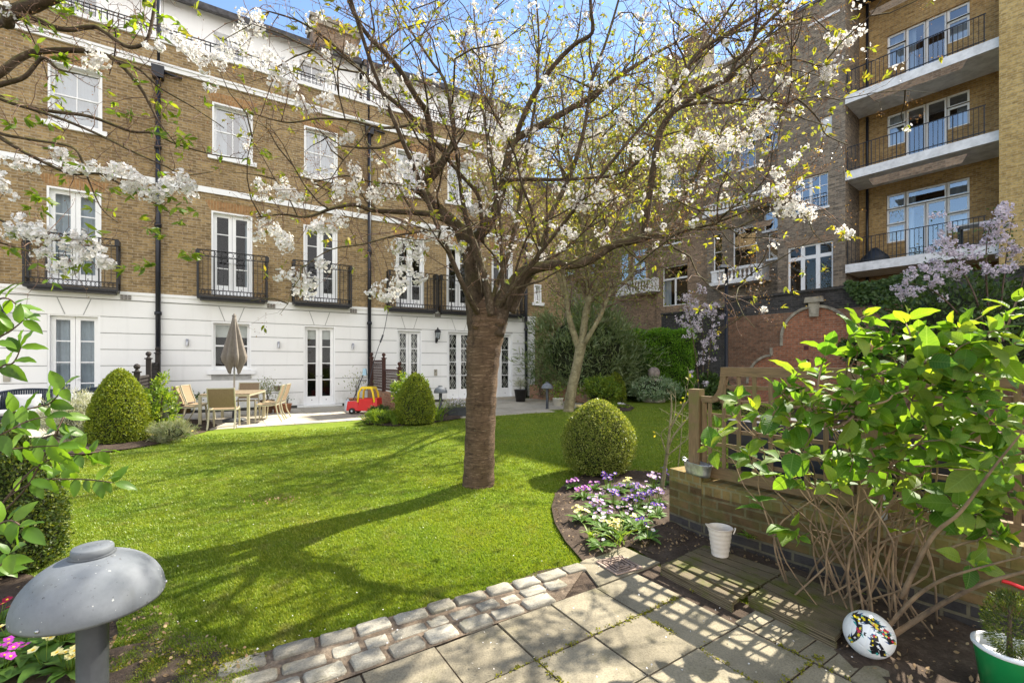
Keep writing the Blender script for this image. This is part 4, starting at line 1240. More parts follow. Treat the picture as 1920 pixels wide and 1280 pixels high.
sheet('soil_strip', soil_r, .024, M['soil'], mound=.02)
bed2 = gp((478, 1238), (400, 1215), (300, 1160), (215, 1150), (140, 1140), (60, 1085), (0, 1075), (-500, 1090), (-900, 1500), (200, 1500), (420, 1330))
sheet('flower_bed', bed2, .028, M['soil'], mound=.02)
worn = rough(gp((478, 1240), (425, 1224), (340, 1186), (290, 1150), (235, 1150), (200, 1230), (260, 1420), (470, 1360)), .016, 6)
sheet('worn_ground', worn, .036, M['dry_soil'])
bed3 = gp((60, 870), (130, 858), (200, 850), (290, 836), (385, 812), (410, 800), (395, 790), (330, 786), (255, 790), (150, 800), (70, 825))
sheet('flower_bed', bed3, .03, M['soil'], mound=.05)
bed4 = gp((684, 797), (740, 801), (800, 796), (862, 786), (880, 778), (860, 768), (800, 764), (750, 768), (700, 780))
sheet('flower_bed', bed4, .03, M['soil'], mound=.05)
bed5 = gp((1078, 771), (1120, 773), (1180, 772), (1190, 766), (1180, 760), (1090, 759))
sheet('flower_bed', bed5, .03, M['soil'], mound=.05)
bed6 = gp((1108, 752), (1140, 745), (1195, 742), (1300, 740), (1345, 746), (1420, 760), (1900, 775), (1900, 722), (1200, 722), (1110, 735))
sheet('planting_bed', bed6, .03, M['soil'], mound=.05, res=.5)

# --- rear terrace of pale slabs in front of the houses
def rear_slabs(name, pl, x0, x1, y0, y1, clip, z=.035, s=.60):
    mb = MB(); n = int((x1-x0)/s); k = int((y1-y0)/s)
    for i in range(n):
        for j in range(k):
            a = pl.p0 + pl.d*(x0+(i+.5)*s) + pl.n*(y0+(j+.5)*s)
            if not clip(a): continue
            h = s/2-.005
            mb.obox((a.x, a.y, z-.03), (pl.d.x*h, pl.d.y*h, 0), (pl.n.x*h, pl.n.y*h, 0), (0, 0, .03+rngu.uniform(-.002, .002)))
    o = mb.build(name, M['rear_slab'], bevel=.004); o['kind'] = 'structure'
def inpoly(p, poly):
    x, y = p[0], p[1]; c = False; n = len(poly)
    for i in range(n):
        xa, ya = poly[i]; xb, yb = poly[i-1]
        if (ya > y) != (yb > y) and x < (xb-xa)*(y-ya)/(yb-ya)+xa: c = not c
    return c
edgeB = [G(380, 816).xy, G(684, 797).xy]
dB = (edgeB[1]-edgeB[0]).normalized(); nB = Vector((-dB.y, dB.x))
rear_slabs('terrace_paving', HB, -6, 6.2, -4.4, -.01, lambda a: (a-edgeB[0]).dot(nB) > -.15 and a.x > -13)
edgeC = [G(862, 785).xy, G(1068, 768).xy]
dC = (edgeC[1]-edgeC[0]).normalized(); nC = Vector((-dC.y, dC.x))
rear_slabs('terrace_paving', HC, -.3, 7.4, -6.4, -.01, lambda a: (a-edgeC[0]).dot(nC) > -.05 and a.x > -3.6)
pA = Plane(HA.p0, HA.p0 + HA.d)
leftpath = [G(-60, 835).xy, G(130, 812).xy]
rear_slabs('terrace_paving', HA, -.5, 6, -3.4, -.01, lambda a: (a-leftpath[0]).dot(Vector((-(leftpath[1]-leftpath[0]).normalized().y, (leftpath[1]-leftpath[0]).normalized().x))) > -.3)
m_ = MB(); a = HC.p0 + HC.d*2.7
m_.box(2.75, 6.0, -.45, -.06, .037, .12); o = m_.build('door_step', M['rear_slab'], bevel=.008, loc=(HC.p0.x, HC.p0.y, 0), rz=HC.ang()); tag(o, 'low stone step below the lattice-grilled white doors', 'step')
m_ = MB(); m_.box(3.6, 5.0, -.16, -.035, .037, .10); o = m_.build('door_step', M['paint'], bevel=.006, loc=(HB.p0.x, HB.p0.y, 0), rz=HB.ang()); tag(o, 'white threshold step below the french doors beside the terracotta pots', 'step')

# --- timber decking tiles at the foot of the low wall
WU = Vector((.612, -.791)); WN = Vector((.791, .612))          # along the low wall (towards the viewer), and behind it
def deck(pts_px, z, label, nb, seed):
    r_ = random.Random(seed)
    p = [G(x, y, z).xy for x, y in pts_px]                       # front-left, front-right, back-right, back-left
    mb = MB()
    for k in range(nb):
        f0, f1 = k/nb, (k+1)/nb
        a = p[0].lerp(p[3], f0+.012); b = p[1].lerp(p[2], f0+.012); c = p[1].lerp(p[2], f1-.012); d = p[0].lerp(p[3], f1-.012)
        ce = (a+b+c+d)/4; ax = (b-a)/2; ay = (d-a)/2
        mb.obox((ce.x, ce.y, z-.013), (ax.x, ax.y, r_.uniform(-.004, .004)), (ay.x, ay.y, 0), (0, 0, .013))
        if k == 0: f_ = ay.normalized()*.012; mb.obox((a.x/2+b.x/2+f_.x, a.y/2+b.y/2+f_.y, z-.047), (ax.x, ax.y, 0), (f_.x*.9, f_.y*.9, 0), (0, 0, .020))
    root = thing('decking_tile', label, 'decking', (0, 0, 0), 0, 'timber decking tiles by the low brick wall')
    mb.build('boards', M['deck'], root, bevel=.003)
    mb = MB()
    for f in (.12, .5, .88):
        a = p[0].lerp(p[1], f); d = p[3].lerp(p[2], f); a = a.lerp(d, .08)
        mb.beam((a.x, a.y, z-.052), (d.x, d.y, z-.052), .045, .05)
    mb.build('bearer', M['deck'], root)
deck([(1237, 1060), (1371, 1128), (1472, 1069), (1322, 1021)], .085, 'mossy timber decking tile under the cream pail', 6, 1)
deck([(1402, 1117), (1566, 1196), (1612, 1128), (1480, 1068)], .085, 'mossy timber decking tile behind the patterned ball', 6, 2)

# --- drain cover
q = [G(1122, 1054, .04), G(1160, 1078, .04), G(1201, 1060, .04), G(1160, 1044, .04)]
c = (q[0]+q[1]+q[2]+q[3])/4; ax = (q[1]-q[0]).normalized(); ay = Vector((-ax.y, ax.x, 0)); hw = ((q[1]-q[0]).length + (q[2]-q[1]).length)/4
mb = MB()
def dbar(u0, v0, u1, v1, w=.008):
    mb.beam(c + ax*u0*hw + ay*v0*hw + Vector((0, 0, .003)), c + ax*u1*hw + ay*v1*hw + Vector((0, 0, .003)), w, .008)
for s in (-1, 1): dbar(-1, s*.95, 1, s*.95, .016); dbar(s*.95, -.9, s*.95, .9, .016)
for s in (-1, 1):
    dbar(-.9, -.9*s, .9, .9*s, .014)
for k in (-.72, -.48, -.24, .24, .48, .72):
    if k > 0: dbar(-k, k, k, k); dbar(k, -k, k, k) ; dbar(-k, -k, k, -k); dbar(-k, -k, -k, k)
dr = thing('drain_cover', 'small square cast drain grating set in the concrete at the end of the setts', 'drain cover')
mb.build('grating', plain('cast_iron', (.34, .25, .20), .8, .25, 20), dr)
mb = MB(); mb.obox(c - Vector((0, 0, .0035)), ax*hw*.93, ay*hw*.93, (0, 0, .001)); mb.build('sump', M['black_plastic'], dr)

# --- low brick wall with end pier
pf = G(1315, 1015).xy; pl_ = G(1255, 990).xy
wroot_o = pf
lw = thing('low_brick_wall', 'low mossy brick garden wall with an end pier holding up the trellis', 'wall')
WH2 = .50; PH = .545
w0 = G(1377, 1035).xy; 
t = (pf-w0).dot(WU); wst = w0 + WU*(t-.20)
class Loc:                                                      # local wall frame to world
    def __init__(s, o): s.o = o
    def __call__(s, x, y, z): p = s.o + WU*x + WN*y; return (p.x, p.y, z)
LWL = Loc(wst)
def lbox(mb, x0, x1, y0, y1, z0, z1, m=0):
    c = LWL((x0+x1)/2, (y0+y1)/2, (z0+z1)/2)
    P8 = [LWL(x, y, z) for z in (z0, z1) for x, y in ((x0, y0), (x1, y0), (x1, y1), (x0, y1))]
    for idx, uvs in (((0,1,5,4), [(x0,z0),(x1,z0),(x1,z1),(x0,z1)]), ((1,2,6,5), [(y0,z0),(y1,z0),(y1,z1),(y0,z1)]), ((2,3,7,6), [(x1,z0),(x0,z0),(x0,z1),(x1,z1)]),
                     ((3,0,4,7), [(y1,z0),(y0,z0),(y0,z1),(y1,z1)]), ((4,5,6,7), [(x0,y0),(x1,y0),(x1,y1),(x0,y1)]), ((3,2,1,0), [(x0,y1),(x1,y1),(x1,y0),(x0,y0)])):
        mb.face([P8[i] for i in idx], uvs, m)
mb = MB(); LEN = 4.6
lbox(mb, .2, LEN, 0, .215, 0, .155, 1); lbox(mb, .2, LEN, 0, .215, .155, WH2-.10, 0); lbox(mb, .2, LEN, 0, .215, WH2-.10, WH2, 2)
mb.build('brickwork', [M['low_wall'], M['low_wall_blue'], M['soldier']], lw, bevel=.004)
# pier: its face follows the photographed face line
pd = (pf-pl_).normalized(); pn = Vector((-pd.y, pd.x)); pw = (pf-pl_).length; pdp = .24
mb = MB()
def pbox(z0, z1, m, e=0.0):
    A = pl_ - pd*e - pn*e; B = pf + pd*e - pn*e; C_ = pf + pd*e + pn*(pdp+e); D = pl_ - pd*e + pn*(pdp+e)
    q = [A, B, C_, D]; lens = [pw, pdp, pw, pdp]
    for i in range(4):
        a, b = q[i], q[(i+1) % 4]
        mb.face([(a.x, a.y, z0), (b.x, b.y, z0), (b.x, b.y, z1), (a.x, a.y, z1)], [(0, z0), (lens[i], z0), (lens[i], z1), (0, z1)], m)
    mb.face([(p.x, p.y, z1) for p in q], [(0, 0), (pw, 0), (pw, pdp), (0, pdp)], m)
pbox(0, .155, 1); pbox(.155, PH-.10, 0); pbox(PH-.10, PH, 2)
mb.build('pier', [M['low_wall'], M['low_wall_blue'], M['soldier']], lw, bevel=.004)

# --- trellis on the wall
tr = thing('trellis_fence', 'square-lattice timber trellis with a swept top rail on the low brick wall', 'trellis')
TY = .12
def post(x, zt, w=.095, d=.095, m='trellis', name='post'):
    mb = MB(); lbox(mb, x-w/2, x+w/2, TY-d/2, TY+d/2, WH2+.001, zt); mb.build(name, M[m], tr, bevel=.004)
xp1 = .0
s_ = -wst.dot(WU)
def wall_x(px, y=TY):
    """Distance along the wall at which a photo column meets the trellis plane."""
    k = (px-CXP)/FPX; o = wst + WN*y
    return (k*o.y - o.x)/(WU.x - k*WU.y)
def zat(px, py, y=TY):
    x = wall_x(px, y); p = wst + WU*x + WN*y
    return EYE - (py-HYP)*p.y/FPX
xa = wall_x(1306); xb = wall_x(1358); xc = wall_x(1634); xd = xc + 1.75
z_lo = zat(1318, 741); z_hi = zat(1362, 689); zp = zat(1306, 729)
post(xa, zp); post(xc, z_hi+.05, .13, .11); post(xd, z_hi+.05, .11)
mb = MB()
def trail(x0, z0_, x1, z1_, w=.045, h=.06):
    mb.beam(LWL(x0, TY, z0_), LWL(x1, TY, z1_), w, h)
zb_ = WH2 + .075
trail(xa+.05, zb_, xc-.068, zb_, .05, .09)
mb2 = MB()
# swept frame: low at the post, concave up to the tall panel
sw = [(xa+.05, z_lo-.03)] + [(xa+.05+.10 + (xb-xa-.15)*math.sin(t), z_lo-.03 + (z_hi-z_lo)*(1-math.cos(t))) for t in [math.pi/2*i/7 for i in range(8)]]
for (x0, z0_), (x1, z1_) in zip(sw[:-1], sw[1:]): mb.beam(LWL(x0, TY, z0_), LWL(x1+.004, TY, z1_), .045, .05, (0, 0, 1) if abs(x1-x0) > abs(z1_-z0_) else (WU.x, WU.y, 0))
trail(xb-.02, z_hi-.035, xc-.068, z_hi-.035, .05, .075)
trail(xa+.068, zb_+.05, xa+.068, z_lo-.05, .04, .035); trail(xc-.09, zb_+.05, xc-.09, z_hi-.075, .04, .035)
trail(xc+.068, z_hi-.06, xd-.06, z_hi-.06, .05, .075); trail(xc+.068, zb_, xd-.06, zb_, .05, .09); trail(xc+.068, z_hi-.40, xd-.06, z_hi-.40, .045, .06)
mb.build('frame', M['trellis'], tr, bevel=.003)
lat = MB(); sp = .122
def top_at(x):
    if x >= xb-.02: return z_hi-.07
    for (x0, z0_), (x1, z1_) in zip(sw[:-1], sw[1:]):
        if x0 <= x <= x1: return z0_ + (z1_-z0_)*(x-x0)/max(1e-6, x1-x0) - .03
    return z_lo-.05
x = xa+.13
while x < xc-.12:
    lat.beam(LWL(x, TY-.012, zb_+.04), LWL(x, TY-.012, top_at(x)), .030, .012, (WN.x, WN.y, 0)); x += sp
z = zb_+.115
while z < z_hi-.09:
    x0 = xa+.07 if z < z_lo-.06 else None
    if x0 is None:
        for xx in np.arange(xa+.06, xb+.02, .01):
            if top_at(xx) > z+.02: x0 = xx; break
    if x0 is not None: lat.beam(LWL(x0, TY+.006, z), LWL(xc-.08, TY+.006, z), .012, .030)
    z += sp
x = xc+.16
while x < xd-.1:
    lat.beam(LWL(x, TY-.012, zb_+.04), LWL(x, TY-.012, z_hi-.1), .030, .012, (WN.x, WN.y, 0)); x += sp
z = zb_+.115
while z < z_hi-.12:
    lat.beam(LWL(xc+.07, TY+.006, z), LWL(xd-.06, TY+.006, z), .012, .030); z += sp
lat.build('lattice', M['trellis'], tr)
mb = MB(); x = xc+.085; mb.obox(LWL(x, TY-.075, WH2+.12), (WU.x*.016, WU.y*.016, 0), (WN.x*.003, WN.y*.003, 0), (0, 0, .16))
mb.build('steel_bracket', M['steel'], tr)
# dark close-boarded fence beyond the second trellis bay
fb = thing('board_fence', 'dark close-boarded timber fence behind the hydrangea canes', 'fence')
mb = MB(); x = xc + .35
while x < xc + 4.2:
    lbox(mb, x, x+.145, 1.05, 1.07, 0, 1.05); x += .15
mb.build('boards', M['trellis_dark'], fb)
mb = MB()
for z in (.3, .95): lbox(mb, xc+.35, xc+4.2, 1.005, 1.049, z, z+.07)
mb.build('rail', M['trellis_dark'], fb)

# navy storage box standing behind the first trellis bay
sb_ = thing('storage_box', 'dark navy garden storage box glimpsed through the lattice of the trellis', 'storage box')
mb = MB(); lbox(mb, xa+.16, xc+.5, TY+.24, TY+.80, 0, .93); mb.build('bin', plain('navy_plastic', (.02, .026, .042), .45), sb_, bevel=.01)
mb = MB(); lbox(mb, xa+.14, xc+.52, TY+.22, TY+.82, .9305, 1.0); mb.build('lid', plain('navy_lid', (.03, .036, .055), .45), sb_, bevel=.012)

# --- short turf: real blades where the lawn is near
excl = [bed1, bed2, bed3, bed4, bed5, bed6, worn, soil_r, [tuple(p) for p in (la, lb, lb+Vector((.05, .0)), SP(-1.6, 2.6), SP(8, 3), SP(8, -6.4), SP(-.9, -6.4), sa)]]
def in_np(x, y, poly):
    c = np.zeros(len(x), bool); n = len(poly)
    for i in range(n):
        xa_, ya_ = poly[i]; xb_, yb_ = poly[i-1]
        t_ = ((ya_ > y) != (yb_ > y)) & (x < (xb_-xa_)*(y-ya_)/(yb_-ya_+1e-12)+xa_)
        c ^= t_
    return c
def lawn_hn(x, y): return .012 + .09*np.exp(-((x-TB.x)**2+(y-TB.y)**2)/(2*.42**2)) + .012*np.sin(x*1.3+.4)*np.sin(y*1.1)
NB = 740000
# sample in picture-like density: uniform in 1/depth
u = nr.uniform(0, 1, NB); ymin, ymax = 1.9, 15.5
yy = 1/(1/ymin + u*(1/ymax-1/ymin))
xx = yy*nr.uniform(-1.5, .62, NB)
keep = np.ones(NB, bool)
for e in excl:
    ins = in_np(xx, yy, e)
    if e is bed2 or len(e) == 8 and e is not worn and e is not bed6: ins &= ~in_np(xx, yy, worn)
    if e is worn: wa_, wb_ = np.array(G(478, 1240).xy), np.array(G(235, 1150).xy); wd_ = (wb_-wa_)/np.linalg.norm(wb_-wa_); wn_ = np.array((-wd_[1], wd_[0])); inside_ = np.abs((np.stack([xx, yy], 1)-wa_) @ wn_); ins &= nr.uniform(0, 1, NB) > np.clip(1.0 - inside_/.85 + .35*np.sin(xx*9+1)*np.sin(yy*11), .14, 1)
    keep &= ~ins
keep &= ~((np.stack([xx, yy], 1) - np.array(edgeB[0])) @ np.array(nB) > -.1) | (xx > -2.9)
keep &= ~(((np.stack([xx, yy], 1) - np.array(edgeC[0])) @ np.array(nC) > -.0) & (xx > -3.3))
keep &= ~((yy > 10.2) & (xx < -6.8))
keep &= ~((np.abs(xx-TB.x) < .15) & (np.abs(yy-TB.y) < .15))
xx, yy = xx[keep], yy[keep]
n = len(xx); h = .0135 + .0033*yy/4 + nr.uniform(-.006, .008, n); w = .0022 + .0011*yy
an = nr.uniform(0, 2*np.pi, n); lean = nr.uniform(.0, .9, n)
la_ = nr.uniform(0, 2*np.pi, n)*.5 + 2.2
z0_ = lawn_hn(xx, yy)-.003 + .026*in_np(xx, yy, worn)
dx, dy = np.cos(an)*w, np.sin(an)*w
V = np.zeros((n, 3, 3))
V[:, 0] = np.stack([xx-dx, yy-dy, z0_], 1); V[:, 1] = np.stack([xx+dx, yy+dy, z0_], 1)
V[:, 2] = np.stack([xx+np.cos(la_)*h*lean, yy+np.sin(la_)*h*lean, z0_+h], 1)
g = raw_mesh('grass', V.reshape(-1, 3), 3, M['blade'])
tag(g, 'short bright green turf blades covering the lawn', 'grass', kind='stuff')

# --- moss in the paving joints and small litter
mp = []
for _ in range(2600):
    i, j = rngu.randint(0, 6), rngu.randint(-7, 2)
    if rngu.random() < .5: p = SP(i + rngu.random(), j) ; 
    else: p = SP(i, j + rngu.random())
    f = math.sin(p.x*5.1+1)*math.sin(p.y*6.3+.5) + .4*math.sin(p.x*17)*math.sin(p.y*13)
    if f < .12: continue
    mp.append((p.x + rngu.gauss(0, .007), p.y + rngu.gauss(0, .007), .026 + rngu.uniform(0, .006)))
cl = []
for p in mp:
    for _ in range(7): cl.append((p[0]+rngu.gauss(0, .008), p[1]+rngu.gauss(0, .008), p[2]+rngu.uniform(0, .006)))
for (mx, my, mr, k) in ((320, 1255, .10, 500), (262, 1215, .07, 300), (410, 1262, .08, 300), (445, 1245, .06, 200), (235, 1265, .06, 200)):
    g0 = G(mx, my)
    for _ in range(k): cl.append((g0.x+rngu.gauss(0, mr), g0.y+rngu.gauss(0, mr*.6), .038+rngu.uniform(0, .008)))
cl = np.array(cl)
o = leaf_mesh('moss', cl, nr.normal(size=(len(cl), 3))*.6+np.array([0, 0, 1]), nr.uniform(.006, .013, len(cl)), M['moss'], None, 'oval'); tag(o, 'yellow green moss growing in the paving joints', 'moss', kind='stuff')
pts = []
for _ in range(420):
    y = 1/(1/1.7 + rngu.random()*(1/12-1/1.7)); x = y*rngu.uniform(-1.1, .9)
    if inpoly((x, y), bed1): continue
    pts.append((x, y, lawn_h(x, y)+.033))
pts = np.array(pts)
o = leaf_mesh('fallen_petals', pts, nr.normal(size=(len(pts), 3))*.35+np.array([0, 0, 1]), nr.uniform(.006, .012, len(pts)), M['petal'], None, 'oval'); tag(o, 'fallen white blossom petals scattered over the lawn and paving', 'petals', kind='stuff')
pts = []
for poly, k in ((soil_r, 700), (bed1, 1100), (worn, 160), (bed2, 300)):
    xs_ = [p[0] for p in poly]; ys_ = [p[1] for p in poly]; c_ = 0
    while c_ < k:
        x, y = rngu.uniform(max(min(xs_), -4), min(max(xs_), 4)), rngu.uniform(max(min(ys_), .7), max(ys_))
        if inpoly((x, y), poly): pts.append((x, y, .055)); c_ += 1
        elif rngu.random() < .02: c_ += 1
for _ in range(120):
    a = rngu.gauss(0, .16); b = rngu.gauss(0, .08); g0 = G(520, 942); pts.append((g0.x+a, g0.y+b, .045))
pts = np.array(pts)
o = leaf_mesh('leaf_litter', pts, nr.normal(size=(len(pts), 3))*.5+np.array([0, 0, 1]), nr.uniform(.008, .03, len(pts)), M['dead_leaf'], None, 'oval', .7); tag(o, 'brown leaf litter lying on the bare soil', 'leaf litter', kind='stuff')
# ------------------------------------------------------------------ trees
def grow_twigs(rd, limbs, dens, lmin, lmax, r0, up=.25, droop=.0, start=.3, sub=3):
    """Side twigs along sampled limbs: returns list of polylines with radius, and their tips."""
    tw = []; tips = []
    for pts, rad, s0, mult in limbs:
        n = len(pts); L = sum((pts[i+1]-pts[i]).length for i in range(n-1))
        k = int(L*dens*mult)
        for _ in range(k):
            f = s0 + (1-s0)*rd.random(); i = min(n-2, int(f*(n-1)))
            p = pts[i].lerp(pts[i+1], rd.random()); d0 = (pts[i+1]-pts[i]).normalized()
            rv = Vector((rd.gauss(0, 1), rd.gauss(0, 1), rd.gauss(0, 1))); rv -= d0*rv.dot(d0)
            if rv.length < 1e-3: continue
            d = (d0*rd.uniform(.2, .9) + rv.normalized()*1.0 + Vector((0, 0, up))).normalized()
            ln = rd.uniform(lmin, lmax)*(1.15-.5*f)
            line = walk(rd, p, d, ln, 5, .28, up*.25 - droop)
            rr = min(r0, rad[i]*.6); tw.append((line, rr))
            tips.append((line[-1], (line[-1]-line[-2]).normalized()))
            for _ in range(rd.randint(1, sub)):
                j = rd.randint(1, 4); q = line[j]
                d2 = ((line[j]-line[j-1]).normalized()*.7 + Vector((rd.gauss(0, .8), rd.gauss(0, .8), rd.gauss(.1, .7)))).normalized()
                l2 = walk(rd, q, d2, ln*rd.uniform(.25, .6), 3, .3, up*.2 - droop)
                tw.append((l2, rr*.6)); tips.append((l2[-1], (l2[-1]-l2[-2]).normalized()))
    return tw, tips

def walk(rd, p, d, ln, k, wob, bias):
    out = [p.copy()]; d = d.copy()
    for _ in range(k):
        d = (d + Vector((rd.gauss(0, wob), rd.gauss(0, wob), rd.gauss(0, wob)+bias))).normalized()
        out.append(out[-1] + d*ln/k)
    return out

def twig_mesh(name, tw, mat, parent, n=4):
    mb = MB()
    for line, r in tw: mb.tube(line, [r*(1-.7*i/(len(line)-1)) for i in range(len(line))], n, cap=False)
    return mb.build(name, mat, parent)

def flower_faces(rd_seed, centres, radius, per, fsize, up=.3):
    """Clusters of five-petalled flowers: returns petal base points, normals, directions, sizes."""
    g = np.random.default_rng(rd_seed)
    P_, N_, T_, S_ = [], [], [], []
    for c, r, k in zip(centres, radius, per):
        f = g.normal(size=(k, 3)); f /= np.linalg.norm(f, axis=1, keepdims=True)
        pos = np.array(c) + f*r*g.uniform(.45, 1.0, (k, 1))
        nn = f + g.normal(size=(k, 3))*.35
        nn /= np.linalg.norm(nn, axis=1, keepdims=True)
        a = g.normal(size=(k, 3)); a -= nn*np.sum(a*nn, 1, keepdims=True); a /= np.linalg.norm(a, axis=1, keepdims=True)
        b = np.cross(nn, a)
        for q in range(5):
            t = 2*np.pi*q/5
            dirv = a*np.cos(t) + b*np.sin(t)
            P_.append(pos); T_.append(dirv); N_.append(nn - dirv*.45); S_.append(g.uniform(.8, 1.15, k)*fsize*.5)
    return np.concatenate(P_), np.concatenate(N_), np.concatenate(T_), np.concatenate(S_)

def petals(name, seed, centres, radius, per, fsize, mat, parent):
    p, n_, t, s = flower_faces(seed, centres, radius, per, fsize)
    return leaf_mesh(name, p, n_, s, mat, parent, 'oval', 1.0, tdir=t*4, spread=.05)

def hanging_leaves(name, tips, per, size, mat, parent, seed, aspect=.42, droop=.55, spread=.045):
    g = np.random.default_rng(seed); P_, T_ = [], []
    for p, d in tips:
        k = g.integers(*per)
        for _ in range(k):
            t = np.array(d) + g.normal(size=3)*.75 + np.array([0, 0, -droop])
            P_.append(np.array(p) - np.array(d)*g.uniform(0, spread)); T_.append(t/np.linalg.norm(t))
    P_ = np.array(P_); T_ = np.array(T_)
    nn = np.cross(T_, g.normal(size=T_.shape)); nn[:, 2] += .3
    return leaf_mesh(name, P_, nn, g.uniform(.6, 1.15, len(P_))*size, mat, parent, 'oval', aspect, tdir=T_*4, spread=.05, curl=.18)

def limbset(spec):
    out = []
    for s in spec:
        pts = [P(x, y, d) for x, y, d, r in s]; rad = [r for *_, r in s]
        p, r = catmull(pts, rad, 5); out.append((p, r))
    return out

def lin(a, b, pts, r0, r1):
    """Photo points with depth and radius running evenly between two ends."""
    n = len(pts)-1
    return [(x, y, a + (b-a)*i/n, r0 + (r1-r0)*i/n) for i, (x, y) in enumerate(pts)]

cherry = thing('cherry_tree', 'white flowering cherry tree with a thick ringed trunk on the lawn', 'tree', (0, 0, 0))
trunk_px = [(897, 946, .255), (897, 930, .222), (897, 912, .19), (898, 880, .176), (900, 820, .172), (902, 760, .172), (904, 700, .182), (907, 655, .198), (912, 620, .215), (915, 598, .226), (917, 582, .215), (919, 568, .17), (920, 558, .10)]
tp = [P(x, y, 5.25) for x, y, r in trunk_px]; trad = [r for *_, r in trunk_px]
tp, trad = catmull(tp, trad, 6)
mb = MB(); rt = random.Random(5)
tr2 = [r*(1 + .02*math.sin(i*1.7) + rt.uniform(-.012, .012)) for i, r in enumerate(trad)]
mb.tube(tp, tr2, 40, wob=.012, rnd=rt)
